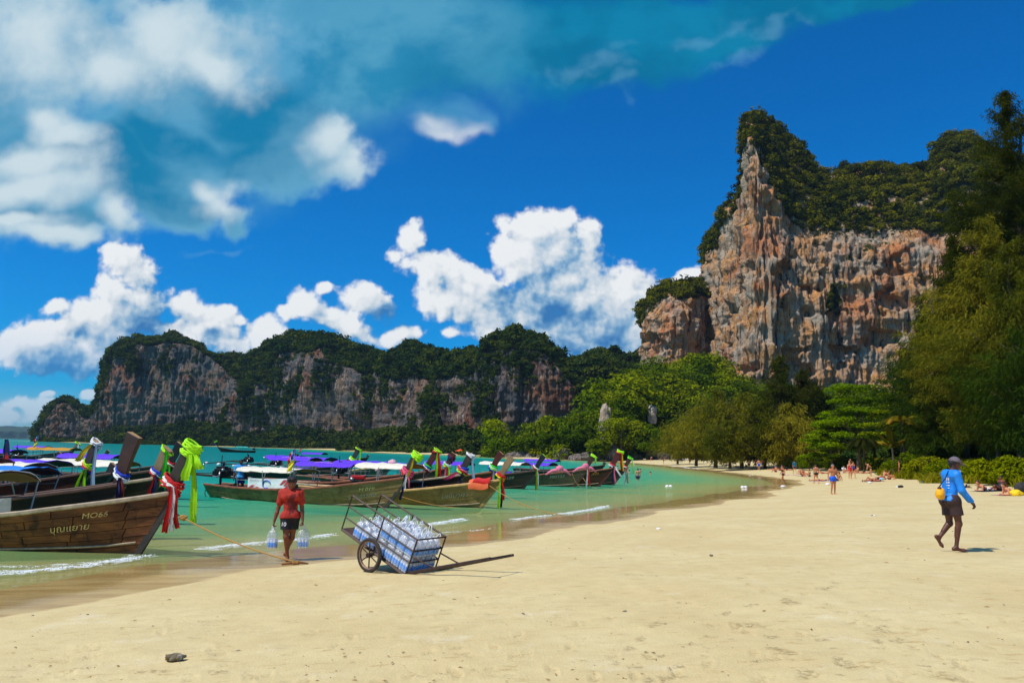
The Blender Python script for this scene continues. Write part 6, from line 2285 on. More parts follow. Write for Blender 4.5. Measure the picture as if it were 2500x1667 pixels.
class Field:
    def __init__(self, lo, hi, h):
        self.h = h
        self.lo = np.array(lo, float)
        n = np.ceil((np.array(hi) - self.lo) / h).astype(int) + 1
        self.F = np.full(n, 0.25, np.float32)
        self.ax = [self.lo[i] + h * np.arange(n[i]) for i in range(3)]

    def _sub(self, lo, hi):
        s = []
        for i in range(3):
            a = max(0, int((lo[i] - self.lo[i]) / self.h))
            b = min(self.F.shape[i], int((hi[i] - self.lo[i]) / self.h) + 2)
            if b <= a:
                return None, None
            s.append(slice(a, b))
        X, Y, Z = np.meshgrid(*[self.ax[i][s[i]] for i in range(3)], indexing='ij')
        return tuple(s), (X, Y, Z)

    def _blend(self, s, d, k):
        f = self.F[s]
        hh = np.clip(0.5 + 0.5 * (f - d) / k, 0, 1)
        self.F[s] = f * (1 - hh) + d * hh - k * hh * (1 - hh)

    def cone(self, a, b, ra, rb, k=0.03, sq=None):
        """Tapered limb; sq = (axis vector, factor) flattens it."""
        a, b = np.array(a, float), np.array(b, float)
        m = max(ra, rb) * 1.6 + 0.09
        s, P = self._sub(np.minimum(a, b) - m, np.maximum(a, b) + m)
        if s is None:
            return self
        d = b - a
        q = [P[i] - a[i] for i in range(3)]
        t = np.clip(sum(q[i] * d[i] for i in range(3)) / max(d @ d, 1e-9), 0, 1)
        r_ = [q[i] - d[i] * t for i in range(3)]
        if sq is not None:
            ax, f = np.array(sq[0], float), sq[1]
            ax /= np.linalg.norm(ax)
            c = sum(r_[i] * ax[i] for i in range(3))
            r_ = [r_[i] + ax[i] * c * (f - 1) for i in range(3)]
        dist = np.sqrt(sum(x * x for x in r_)) - (ra + (rb - ra) * t)
        self._blend(s, dist.astype(np.float32), k)
        return self

    def ell(self, c, r, k=0.03):
        c, r = np.array(c, float), np.array(r, float)
        s, P = self._sub(c - r * 1.2 - 0.08, c + r * 1.2 + 0.08)
        if s is None:
            return self
        q = np.sqrt(sum(((P[i] - c[i]) / r[i]) ** 2 for i in range(3)))
        self._blend(s, ((q - 1) * r.min()).astype(np.float32), k)
        return self

    def cut(self, p, n):
        """Remove everything on the side n of the plane through p."""
        X, Y, Z = np.meshgrid(*self.ax, indexing='ij')
        n = np.array(n, float)
        n /= np.linalg.norm(n)
        d = (X - p[0]) * n[0] + (Y - p[1]) * n[1] + (Z - p[2]) * n[2]
        self.F = np.maximum(self.F, d.astype(np.float32))
        return self

    def wrinkle(self, amp, sc, stretch=(1, 1, 1), seed=0):
        X, Y, Z = np.meshgrid(*self.ax, indexing='ij')
        m = np.abs(self.F) < 0.05
        P = np.stack([X[m] * stretch[0], Y[m] * stretch[1], Z[m] * stretch[2]], -1) * sc + seed
        self.F[m] += (amp * (pnoise(P) + 0.5 * pnoise(P * 2.1 + 9))).astype(np.float32)
        return self

    def build(self, name, mat, parent, xf=None):
        F = self.F
        for ax in range(3):
            sl = [slice(None)] * 3
            for e in (0, -1):
                sl[ax] = e
                F[tuple(sl)] = 0.25
        V, Q = surface_net(F, self.lo, self.h)
        if xf is not None:
            V = V @ np.array(xf.to_3x3()).T + np.array(xf.translation)
        return mesh_np(name, V, Q, mat, parent, True)


def skin(name, col):
    if name in _MATS:
        return _MATS[name]
    m, nt, out = new_mat(name)
    n = nt.noise(nt.obj(), 7, 4, 0.6)
    base = nt.vmath('SCALE', (*col,), scale=nt.mapr(n, 0.3, 0.7, 0.85, 1.12))
    p = principled(nt, out, base, 0.48, Subsurface_Weight=0.06)
    p.inputs['Subsurface Radius'].default_value = (0.02, 0.008, 0.004)
    _MATS[name] = m
    return m


SK_DARK = skin('skin_dark', lin(92, 50, 34))
SK_BROWN = skin('skin_brown', lin(124, 66, 38))
SK_TAN = skin('skin_tan', lin(196, 122, 78))
SK_PINK = skin('skin_pink', lin(214, 142, 104))
SK_PALE = skin('skin_pale', lin(226, 168, 132))
HAIR_BLACK = simple('hair_black', lin(22, 18, 17), 0.55, 0.3, 40, 0.6)
HAIR_BROWN = simple('hair_brown', lin(74, 46, 28), 0.6, 0.3, 40, 0.6)
HAIR_BLOND = simple('hair_blond', lin(176, 130, 74), 0.6, 0.3, 40, 0.6)
HAIR_GREY = simple('hair_grey', lin(140, 130, 120), 0.6, 0.3, 40, 0.6)
EYE_W = simple('eye_white', lin(220, 214, 206), 0.3, 0.02)
LIP = simple('lip', lin(96, 44, 38), 0.5, 0.05)

STAND = dict(pelvis=(0, 0, .95), hipL=(0, .09, .92), hipR=(0, -.09, .92), kneeL=(.015, .10, .50), kneeR=(.015, -.10, .50), ankL=(-.02, .105, .08), ankR=(-.02, -.105, .08),
             toeL=(.15, .13, .025), toeR=(.15, -.13, .025), chest=(.0, 0, 1.27), neck=(-.01, 0, 1.47), head=(.02, 0, 1.615), face=(1, 0, 0),
             shL=(-.01, .185, 1.42), shR=(-.01, -.185, 1.42), elL=(-.03, .235, 1.13), elR=(-.03, -.235, 1.13), wrL=(.04, .25, .90), wrR=(.04, -.25, .90),
             haL=(.06, .25, .82), haR=(.06, -.25, .82))


def pose(**kw):
    d = dict(STAND)
    d.update(kw)
    return d


WALK = pose(kneeL=(.13, .10, .52), ankL=(.20, .10, .09), toeL=(.37, .11, .05), kneeR=(-.04, -.10, .51), ankR=(-.27, -.10, .17), toeR=(-.14, -.11, .03),
            elL=(-.12, .24, 1.15), wrL=(-.10, .25, .91), haL=(-.08, .25, .83), elR=(.07, -.24, 1.14), wrR=(.19, -.23, .95), haR=(.24, -.23, .88))
SIT = pose(pelvis=(0, 0, .12), hipL=(.02, .10, .12), hipR=(.02, -.10, .12), kneeL=(.38, .14, .44), kneeR=(.38, -.14, .44), ankL=(.56, .12, .07), ankR=(.56, -.12, .07), toeL=(.72, .14, .03), toeR=(.72, -.14, .03),
           chest=(-.05, 0, .44), neck=(-.02, 0, .64), head=(.03, 0, .78), shL=(-.03, .18, .60), shR=(-.03, -.18, .60), elL=(.12, .22, .40), elR=(.12, -.22, .40), wrL=(.34, .14, .44), wrR=(.34, -.14, .44), haL=(.42, .08, .42), haR=(.42, -.08, .42))
LEANSIT = pose(pelvis=(0, 0, .12), hipL=(.02, .10, .11), hipR=(.02, -.10, .11), kneeL=(.42, .14, .30), kneeR=(.46, -.12, .14), ankL=(.72, .12, .07), ankR=(.88, -.12, .07), toeL=(.86, .14, .12), toeR=(.98, -.14, .16),
               chest=(-.14, 0, .42), neck=(-.20, 0, .60), head=(-.18, 0, .75), shL=(-.20, .18, .56), shR=(-.20, -.18, .56), elL=(-.34, .22, .32), elR=(-.34, -.22, .32), wrL=(-.36, .22, .08), wrR=(-.36, -.22, .08), haL=(-.30, .22, .03), haR=(-.30, -.22, .03))
# lying on the back, head at -x
SUPINE = pose(pelvis=(0, 0, .12), hipL=(.03, .09, .11), hipR=(.03, -.09, .11), kneeL=(.44, .11, .13), kneeR=(.32, -.11, .40), ankL=(.86, .12, .07), ankR=(.52, -.10, .08), toeL=(.93, .16, .20), toeR=(.68, -.11, .03),
              chest=(-.33, 0, .14), neck=(-.53, 0, .13), head=(-.68, 0, .14), face=(.15, 0, 1), shL=(-.47, .185, .12), shR=(-.47, -.185, .12), elL=(-.25, .28, .07), elR=(-.25, -.28, .07), wrL=(-.02, .27, .06), wrR=(-.02, -.27, .06), haL=(.06, .26, .04), haR=(.06, -.26, .04))
FLAT = pose(**{**SUPINE, 'kneeR': (.44, -.11, .12), 'ankR': (.86, -.12, .07), 'toeR': (.92, -.16, .20)})
# lying on the front, propped on the elbows, head at -x looking to -x
PRONE = pose(pelvis=(0, 0, .13), hipL=(.03, .09, .12), hipR=(.03, -.09, .12), kneeL=(.46, .11, .09), kneeR=(.46, -.11, .09), ankL=(.86, .12, .09), ankR=(.74, -.10, .36), toeL=(.97, .13, .03), toeR=(.74, -.10, .52),
             chest=(-.30, 0, .24), neck=(-.48, 0, .36), head=(-.58, 0, .48), face=(-1, 0, -.2), shL=(-.42, .18, .30), shR=(-.42, -.18, .30), elL=(-.46, .22, .05), elR=(-.46, -.22, .05), wrL=(-.66, .10, .05), wrR=(-.66, -.10, .05), haL=(-.74, .06, .04), haR=(-.74, -.06, .04))
BEND = pose(chest=(.18, 0, 1.20), neck=(.36, 0, 1.32), head=(.47, 0, 1.38), face=(1, 0, -.7), shL=(.30, .18, 1.28), shR=(.30, -.18, 1.28), elL=(.34, .22, 1.0), elR=(.34, -.22, 1.0), wrL=(.40, .18, .78), wrR=(.40, -.18, .78), haL=(.42, .16, .70), haR=(.42, -.16, .70))


def vec(a):
    return np.array(a, float)


def grow_body(F, J, female=False, heavy=1.0, hands=True, fine=True):
    g = lambda k: vec(J[k])
    w = heavy
    pel, che, nk, hd = g('pelvis'), g('chest'), g('neck'), g('head')
    fwd = vec(J['face'])
    fwd /= np.linalg.norm(fwd)
    upv = hd - nk
    upv = upv - fwd * (upv @ fwd)
    upv /= np.linalg.norm(upv)
    side = np.cross(upv, fwd)
    sh_ax = g('shL') - g('shR')
    # trunk
    sq = (np.cross(sh_ax, che - pel), 1.45)
    F.cone(g('hipR') * .75 + g('hipL') * .25, g('hipL') * .75 + g('hipR') * .25, .105 * w, .105 * w, .05)
    F.cone(pel + (che - pel) * .1, pel + (che - pel) * .55, .115 * w, .105 * w, .06, sq)
    F.cone(pel + (che - pel) * .55, che + (nk - che) * .25, .115 * w, .135 * w, .06, sq)
    F.cone(g('shR') * .80 + g('shL') * .20 - (nk - che) * .12, g('shL') * .80 + g('shR') * .20 - (nk - che) * .12, .085 * w, .085 * w, .06)
    F.cone(g('shR') * .94 + g('shL') * .06, g('shL') * .94 + g('shR') * .06, .062, .062, .05)
    back = np.cross(sh_ax, che - pel)
    back /= np.linalg.norm(back)
    if J['face'][0] * back[0] + J['face'][2] * back[2] > 0 and J is not PRONE:
        back = -back
    for s in ('L', 'R'):
        hp = g('hip' + s)
        F.ell(hp + back * .055 + (0, 0, 0), (.085 * w, .085 * w, .09 * w), .05)
        sh = g('sh' + s)
        if female:
            F.ell(che + (sh - che) * .52 - back * .095, (.052, .056, .055), .03)
        else:
            F.ell(che + (sh - che) * .5 - back * .055, (.06, .075, .05), .05)
        # leg
        kn, an, to = g('knee' + s), g('ank' + s), g('toe' + s)
        F.cone(hp, hp + (kn - hp) * .5, .088 * w, .078 * w, .045)
        F.cone(hp + (kn - hp) * .5, kn, .076 * w, .053, .04)
        F.cone(kn, kn, .054, .054, .03)
        sh_d = an - kn
        calf = kn + sh_d * .32
        fd = to - an
        fd = fd / np.linalg.norm(fd)
        hz = fd - sh_d / np.linalg.norm(sh_d) * (fd @ sh_d) / np.linalg.norm(sh_d)
        F.cone(kn, an, .050, .034, .03)
        F.cone(calf - hz * .018 - sh_d * .12, calf - hz * .014 + sh_d * .22, .045 * w ** .5, .034, .035)
        # foot: heel, arch, ball, toes
        dn = np.cross(fd, np.cross(sh_d, fd))
        dn = dn / (np.linalg.norm(dn) + 1e-9)
        heel = an + dn * .045 - fd * .035
        ball = an + (to - an) * .72 + dn * .008
        F.cone(an, heel, .034, .030, .025)
        F.cone(heel, ball, .028, .030, .03)
        lat = np.cross(fd, dn)
        F.cone(ball - lat * .018, ball + lat * .018, .026, .024, .025)
        for q, r_ in zip((-.030, -.013, .003, .018, .031), (.0125, .0115, .0115, .011, .010)):
            qq = q if s == 'L' else -q
            F.cone(ball + lat * qq, to + lat * qq * 1.05 - fd * abs(q) * .5, r_ + .003, r_, .012)
        # arm
        el, wr, ha = g('el' + s), g('wr' + s), g('ha' + s)
        F.cone(sh, sh, .060, .060, .05)
        F.cone(sh, el, .052 * w ** .5, .040, .035)
        F.cone(sh + (el - sh) * .35, sh + (el - sh) * .6, .050 * w ** .5, .046, .03)
        F.cone(el, el + (wr - el) * .4, .040, .042, .025)
        F.cone(el + (wr - el) * .4, wr, .041, .027, .025)
        if hands:
            hdv = ha - wr
            hdv /= np.linalg.norm(hdv)
            nrm = vec(J.get('palm' + s, np.cross(hdv, (1, 0, 0)) if abs(hdv[0]) < .8 else (0, 0, 1)))
            nrm = nrm - hdv * (nrm @ hdv)
            nrm /= np.linalg.norm(nrm)
            ac = np.cross(hdv, nrm)
            if s == 'R':
                ac = -ac
            F.cone(wr + hdv * .015, wr + hdv * .07, .027, .034, .018, (nrm, 1.9))
            curl = J.get('curl' + s, .5)
            for i, (off, ln, r_) in enumerate(((-.027, .070, .0088), (-.009, .080, .0092), (.009, .074, .0088), (.026, .058, .0078))):
                k0 = wr + hdv * .082 + ac * off
                d1 = hdv * math.cos(curl) + nrm * math.sin(curl)
                k1 = k0 + d1 * ln * .5
                d2 = hdv * math.cos(curl * 2.3) + nrm * math.sin(curl * 2.3)
                k2 = k1 + d2 * ln * .5
                F.cone(k0, k1, r_ + .001, r_, .008)
                F.cone(k1, k2, r_, r_ * .85, .006)
            t0 = wr + hdv * .03 - ac * .028
            t1 = t0 + (hdv * .55 - ac * .75 + nrm * .35) * .042
            t2 = t1 + (hdv * .80 + nrm * .55) * .034
            F.cone(t0, t1, .014, .011, .012)
            F.cone(t1, t2, .0105, .009, .006)
        else:
            F.cone(wr, ha, .030, .028, .02)
    # neck and head
    F.cone(nk - upv * .04, hd - upv * .045 - fwd * .012, .058, .054, .03)
    F.ell(hd + upv * .028 - fwd * .012, (.088, .088, .094), .03)
    F.ell(hd + upv * .005 + fwd * .012, (.080, .074, .088), .03)
    F.cone(hd - upv * .055 + fwd * .040, hd - upv * .085 + fwd * .058, .050, .034, .03)
    if fine:
        F.cone(hd + upv * .012 + fwd * .086, hd - upv * .026 + fwd * .102, .011, .016, .012)           # nose
        F.cone(hd + upv * .028 + fwd * .078 - side * .030, hd + upv * .028 + fwd * .078 + side * .030, .014, .014, .014)   # brow
        F.cone(hd - upv * .055 + fwd * .084 - side * .018, hd - upv * .055 + fwd * .084 + side * .018, .011, .011, .010)   # lips
        for q in (-1, 1):
            F.cone(hd - upv * .005 + side * q * .050 + fwd * .05, hd - upv * .03 + side * q * .040 + fwd * .06, .026, .022, .02)    # cheeks
            F.cone(hd + side * q * .080 - fwd * .008 + upv * .018, hd + side * q * .078 - fwd * .004 - upv * .022, .014, .011, .008)   # ears
    return dict(fwd=fwd, up=upv, side=side, head=hd)


def grow_hair(F, A, style='short', k=.02):
    hd, fwd, upv, side = A['head'], A['fwd'], A['up'], A['side']
    F.ell(hd + upv * .040 - fwd * .020, (.098, .097, .093), k)
    F.ell(hd + upv * .065 + fwd * .015, (.085, .080, .058), k)
    F.cone(hd - fwd * .065 - upv * .005, hd - fwd * .055 - upv * .045, .052, .036, k)
    if style == 'thick':
        for q in (-.055, -.02, .02, .055):
            F.cone(hd + upv * .105 - fwd * .04 + side * q, hd + upv * .095 + fwd * (.070 + .01 * math.sin(q * 90)) + side * q * 1.15, .044, .026, .02)
    if style == 'long':
        F.cone(hd - fwd * .07, hd - fwd * .09 - upv * .22, .062, .045, .03)
    if style == 'bun':
        F.ell(hd - fwd * .07 + upv * .10, (.045, .045, .045), .01)
    F.cut(hd + fwd * (.052 if style != 'thick' else .062) + upv * .03, fwd * 1.0 - upv * (.55 if style != 'thick' else .95))
    return F


def bounds(J, pad=.16):
    P = np.array([J[k] for k in J if k not in ('face', 'palmL', 'palmR', 'curlL', 'curlR')])
    lo, hi = P.min(0) - pad, P.max(0) + pad
    return lo, hi


def sleeve(F, J, s, frac, r0, r1, k=.02):
    a, b = vec(J['sh' + s]), vec(J['el' + s])
    F.cone(a, a + (b - a) * min(frac, 1), r0, r1, k)
    if frac > 1:
        c = vec(J['wr' + s])
        F.cone(b, b + (c - b) * (frac - 1), r1, r1 * .80, k)


def person(loc, heading, J, label, skin_m, outfit, hair=('short', None), h=0.022, female=False, heavy=1.0, scale=1.0, group=None, tilt=0.0, fine=False, hands=None):
    """outfit: list of (kind, material)."""
    t = empty('person', loc, label, 'person', group, heading)
    t.scale = (scale,) * 3
    lo, hi = bounds(J)
    F = Field(lo, hi, h)
    A = grow_body(F, J, female, heavy, hands=(h < .012) if hands is None else hands, fine=h < .016)
    F.build('body', skin_m, t)
    if hair and hair[1] is not None:
        c = A['head']
        H = Field(c - .17 - (0, 0, .14 if hair[0] == 'long' else 0), c + .17, min(h * .8, .02))
        grow_hair(H, A, hair[0])
        if h < .012:
            H.wrinkle(.010, 34, seed=3)
        H.build('hair', hair[1], t)
    g = lambda k: vec(J[k])
    pel, che, nk = g('pelvis'), g('chest'), g('neck')
    sq = (np.cross(g('shL') - g('shR'), che - pel), 1.40)
    for item in outfit:
        kind, m = item[0], item[1]
        C = Field(lo, hi, h)
        up = (che - pel) / np.linalg.norm(che - pel)
        if kind in ('trunks', 'briefs', 'skirt', 'shorts'):
            ln = {'trunks': .42, 'briefs': .10, 'skirt': .55, 'shorts': .62}[kind]
            e = {'briefs': .008, 'trunks': .016}.get(kind, .020)
            C.cone(g('hipR') * .75 + g('hipL') * .25, g('hipL') * .75 + g('hipR') * .25, .110 * heavy + e, .110 * heavy + e, .04)
            C.cone(pel, pel + (che - pel) * .25, .120 * heavy + e, .115 * heavy + e, .05, sq)
            for s in 'LR':
                hp, kn = g('hip' + s), g('knee' + s)
                C.ell(hp, (.098 * heavy + e,) * 3, .04)
                if abs(up[2]) > .7:
                    C.ell(hp + (-.055, 0, 0), (.088 * heavy + e, .088 * heavy + e, .092 * heavy + e), .04)
                C.cone(hp, hp + (kn - hp) * ln, .092 * heavy + e, (.082 + .012 * (ln > .5)) * heavy + e, .035)
            # hems
            C.cut(pel + up * .10, up)
            if kind != 'briefs':
                for s in 'LR':
                    hp, kn = g('hip' + s), g('knee' + s)
                    d = (kn - hp) / np.linalg.norm(kn - hp)
                if abs(d[2]) > .5:
                    d = (g('kneeL') - g('hipL') + g('kneeR') - g('hipR'))
                    d /= np.linalg.norm(d)
                    C.cut((g('hipL') + g('hipR')) / 2 + d * .42 * ln * 1.0, d)
            else:
                if abs(up[2]) > .7:
                    C.cut(pel - up * .16, -up)
        elif kind in ('shirt', 'tshirt', 'longsleeve', 'swimsuit', 'bikini_top', 'vest'):
            e = {'shirt': .020, 'tshirt': .023, 'longsleeve': .017, 'swimsuit': .008, 'bikini_top': .008, 'vest': .014}[kind]
            C.cone(pel + (che - pel) * (.02 if kind != 'bikini_top' else .7), pel + (che - pel) * .55, .122 * heavy + e, .110 * heavy + e, .05, sq)
            C.cone(pel + (che - pel) * .55, che + (nk - che) * .25, .116 * heavy + e, .136 * heavy + e, .05, sq)
            C.cone(g('shR') * .80 + g('shL') * .20 - (nk - che) * .12, g('shL') * .80 + g('shR') * .20 - (nk - che) * .12, .087 * heavy + e, .087 * heavy + e, .05)
            if kind in ('tshirt', 'longsleeve', 'shirt'):
                C.cone(g('shR') * .94 + g('shL') * .06, g('shL') * .94 + g('shR') * .06, .064 + e, .064 + e, .05)
                for s in 'LR':
                    C.cone(g('sh' + s), g('sh' + s), .060 + e, .060 + e, .04)
                    sleeve(C, J, s, .62 if kind != 'longsleeve' else 1.86, .056 + e, (.058 if kind != 'longsleeve' else .045) + e)
                C.cone(g('hipR') * .72 + g('hipL') * .28, g('hipL') * .72 + g('hipR') * .28, .118 * heavy + e, .118 * heavy + e, .05)
                for s in 'LR':
                    C.ell(che + (g('sh' + s) - che) * .5 + (.055 if abs(up[2]) > .7 else 0, 0, 0), (.068 + e, .080 + e, .060 + e), .05)
                    C.ell(g('hip' + s) + ((-.055, 0, 0) if abs(up[2]) > .7 else (0, 0, 0)), (.096 * heavy + e,) * 3, .05)
                    if kind == 'tshirt':
                        C.ell(g('hip' + s), (.105 * heavy + e,) * 3, .05)
                C.cut(pel - up * (.05 if kind != 'longsleeve' else .02), -up)
            elif kind == 'swimsuit':
                C.cone(g('hipR') * .75 + g('hipL') * .25, g('hipL') * .75 + g('hipR') * .25, .108 * heavy + e, .108 * heavy + e, .05)
                for s in 'LR':
                    C.ell(g('hip' + s), (.095 * heavy,) * 3, .04)
                if abs(up[2]) > .7:
                    C.cut(pel - up * .15, -up)
            elif kind == 'bikini_top':
                C.cut(che - up * .07, -up)
            if kind in ('swimsuit', 'bikini_top', 'vest'):
                C.cut(che + (nk - che) * .45, nk - che)
            if female:
                back = np.cross(g('shL') - g('shR'), che - pel)
                back /= np.linalg.norm(back)
                if J['face'][0] * back[0] + J['face'][2] * back[2] > 0:
                    back = -back
                for s in 'LR':
                    C.ell(che + (g('sh' + s) - che) * .52 - back * .095, (.056, .060, .060), .03)
            if h < .012:
                C.wrinkle(.009, 11, (1, 1, .6), 5)
                C.wrinkle(.004, 26, (1, 1, 1.3), 15)
        C.build({'trunks': 'swim_trunks', 'briefs': 'swim_briefs', 'tshirt': 'shirt', 'longsleeve': 'shirt', 'vest': 'vest'}.get(kind, kind), m, t)
    return t, A


def stick(t, part, pts, n, off=.006):
    """Lay flat print (across, up) on the cloth of a part, seen along -n."""
    o = [c for c in t.children if c.name.split('.')[0] == part][0]
    V = np.empty(len(o.data.vertices) * 3)
    o.data.vertices.foreach_get('co', V)
    V = V.reshape(-1, 3)
    n = np.array([n[0], n[1], 0.0])
    n /= np.linalg.norm(n)
    tg = np.array([-n[1], n[0], 0.0])
    a, d, z = V @ tg, V @ n, V[:, 2]
    out = []
    for s_, z_ in pts:
        m = (np.abs(a - s_) < .016) & (np.abs(z - z_) < .016)
        dd_ = d[m].max() if m.any() else d.max() * .9
        out.append(tg * s_ + n * (dd_ + off) + np.array([0, 0, z_]))
    return out


# ---- the man in the red shirt, walking out of the water with two bags
RED_SHIRT = None


def red_shirt_material():
    m, nt, out = new_mat('shirt_red_wet')
    co = nt.obj()
    x, y, z = nt.xyz(co)
    n = nt.noise(co, 9, 5, 0.65)
    # a big sweat stain down the chest
    d = nt.vmath('LENGTH', nt.comb(nt.math('DIVIDE', nt.math('SUBTRACT', y, 0.045), 0.085), nt.math('DIVIDE', nt.math('SUBTRACT', z, 1.17), 0.24), 0.0))
    st_ = nt.math('MULTIPLY', nt.mapr(nt.math('ADD', d, nt.mapr(n, 0.3, 0.7, -0.35, 0.35)), 1.15, 0.65), nt.mapr(x, 0.0, 0.06))
    c = nt.mix(nt.mapr(n, 0.3, 0.7), lin(160, 36, 24), lin(186, 50, 32))
    c = nt.mix(nt.math('MULTIPLY', st_, 0.85), c, lin(84, 16, 16))
    p = principled(nt, out, c, 0.85)
    nt.l.new(nt.bump(nt.noise(co, 26, 4, 0.6), 0.4, 0.01), p.inputs['Normal'])
    return m


JR = pose(hipL=(-.01, .085, .90), hipR=(.02, -.085, .90), pelvis=(0, 0, .93), kneeR=(.10, -.035, .49), ankR=(.03, .0, .085), toeR=(.19, .035, .03), kneeL=(-.02, .055, .47), ankL=(-.34, -.10, .22), toeL=(-.26, -.13, .06),
          chest=(.0, -.01, 1.24), neck=(.0, -.005, 1.44), head=(.035, .0, 1.585), face=(1, .18, -.12), shL=(-.01, .175, 1.39), shR=(-.01, -.195, 1.385), elR=(-.02, -.265, 1.08), wrR=(.05, -.315, .80), haR=(.055, -.325, .71),
          elL=(-.03, .225, 1.10), wrL=(.04, .275, .83), haL=(.05, .285, .74), palmL=(0, -1, 0), palmR=(0, 1, 0), curlL=.95, curlR=.95)
pr_ = at_y(704, 1352, 17.0)
RED_Y = 17.2
px = at_y(703, 1352, RED_Y).x
SC_RED = 1.0
red_man, A_ = person((px, RED_Y, gz(px, RED_Y)), -PI / 2, JR, 'barefoot man in a wet red t-shirt carrying a bag of bottles in each hand', SK_BROWN,
                     [('tshirt', red_shirt_material()), ('shorts', simple('shorts_black', lin(17, 17, 19), 0.75, 0.15, 12))], ('thick', HAIR_BLACK), h=0.0085, scale=1.0)


def face_bits(t, A, skin_lip=True):
    hd, f, u, s = A['head'], A['fwd'], A['up'], A['side']
    for q in (-1, 1):
        c = hd + u * .010 + f * .081 + s * q * .031
        mb = MB()
        mb.lathe([(0.0, -.006), (.008, -.004), (.0105, 0), (.008, .004), (0.0, .006)], 8, c, Matrix((tuple(f), tuple(s), tuple(u))).transposed() @ Matrix(((0, 0, 1), (1, 0, 0), (0, 1, 0))))
        mb.build('eye', EYE_W, t, True)
        mb = MB()
        c2 = hd + u * .034 + f * .086 + s * q * .031
        mb.tube([c2 - s * .016 - u * .002, c2 + u * .003, c2 + s * .016 - u * .002], 0.0045, 5)
        mb.build('eyebrow', HAIR_BLACK, t, True)
    mb = MB()
    c = hd - u * .056 + f * .091
    mb.tube([c - s * .022 - f * .004, c, c + s * .022 - f * .004], 0.0042, 5)
    mb.build('mouth', LIP, t, True)


face_bits(red_man, A_)
# number on the right leg of his shorts
v, f = text_mesh('10', 0.115)
mesh_np('number', stick(red_man, 'shorts', [(-.085 + q[0], .755 + q[1]) for q in v], (1, 0)), f, PRINT_W, red_man)

# ---- the man in the blue shirt and cap
JB = pose(pelvis=(-.02, 0, .94), hipR=(-.01, -.085, .92), hipL=(-.03, .085, .92), kneeR=(.055, -.095, .51), ankR=(-.02, -.10, .085), toeR=(.165, -.125, .025), kneeL=(-.01, .09, .50), ankL=(-.225, .09, .235), toeL=(-.165, .09, .055),
          chest=(.0, 0, 1.25), neck=(.035, 0, 1.46), head=(.085, 0, 1.60), face=(1, -.05, -.22), shR=(.0, -.185, 1.405), shL=(.02, .185, 1.41), elR=(.05, -.245, 1.12), wrR=(.25, -.225, .90), haR=(.30, -.22, .83),
          elL=(.03, .235, 1.14), wrL=(.27, .15, 1.16), haL=(.355, .13, 1.17), palmR=(-.4, 1, -.2), curlR=.75, palmL=(0, 0, 1), curlL=.55)
BLUE_Y = 15.3
px = at_y(2329, 1330, BLUE_Y).x
SHIRT_BLUE = simple('shirt_azure', lin(22, 134, 232), 0.6, 0.06, 8, 0.15)
blue_man, A_ = person((px, BLUE_Y, gz(px, BLUE_Y)), 0.06, JB, 'barefoot man in a bright blue long-sleeved shirt and grey cap walking right', SK_DARK,
                      [('longsleeve', SHIRT_BLUE), ('shorts', simple('shorts_brown', lin(58, 38, 36), 0.8, 0.12, 9))], ('short', HAIR_BLACK), h=0.0085)
face_bits(blue_man, A_)
hd, fw_, uw_, sw_ = A_['head'], A_['fwd'], A_['up'], A_['side']
Fc = Field(hd - .26, hd + .30, .008)
Fc.ell(hd + uw_ * .048 - fw_ * .008, (.110, .106, .098), .02)
Fc.cut(hd + uw_ * .040, -uw_ - fw_ * .05)
Fc.cone(hd + uw_ * .050 + fw_ * .075 - sw_ * .035, hd + uw_ * .050 + fw_ * .075 + sw_ * .035, .020, .020, .02)
for q in np.linspace(-1, 1, 7):
    Fc.cone(hd + uw_ * .047 + fw_ * .085 + sw_ * q * .070, hd + uw_ * (.030 - .012 * q * q) + fw_ * (.185 - .028 * q * q) + sw_ * q * .070, .010, .008, .012)
cap = Fc.build('cap', simple('cap_grey', lin(112, 98, 106), 0.85, 0.12, 20, 0.3), blue_man)
mb = MB()
mb.lathe([(0.0, .0), (.010, .002), (.008, .006), (0, .008)], 8, Vector(hd + uw_ * .144 - fw_ * .008))
mb.build('cap_button', simple('cap_grey', lin(112, 98, 106)), cap)
# white paper cup edge seen before the chin, print on the back of the shirt
mb = MB()
for (sx_, zz_, hh_, ww_) in ((-.050, 1.30, .050, .022), (-.022, 1.30, .050, .020), (-.050, 1.245, .036, .020), (-.020, 1.25, .030, .024), (-.036, 1.20, .018, .05), (-.03, 1.155, .012, .03)):
    c4 = stick(blue_man, 'shirt', [(sx_ - ww_ / 2, zz_), (sx_ + ww_ / 2, zz_), (sx_ + ww_ / 2, zz_ + hh_), (sx_ - ww_ / 2, zz_ + hh_)], (-.62, -.78), .008)
    mb.add(c4, [(0, 1, 2, 3)])
mb.build('shirt_print', PRINT_W, blue_man)
# white mask pulled under the chin
Fm = Field(hd - .2, hd + .25, .007)
Fm.cone(hd - uw_ * .105 + fw_ * .085 - sw_ * .02, hd - uw_ * .095 + fw_ * .135 + sw_ * .02, .026, .022, .02)
Fm.build('chin_mask', simple('mask_white', lin(236, 232, 238), 0.7, 0.03), blue_man)
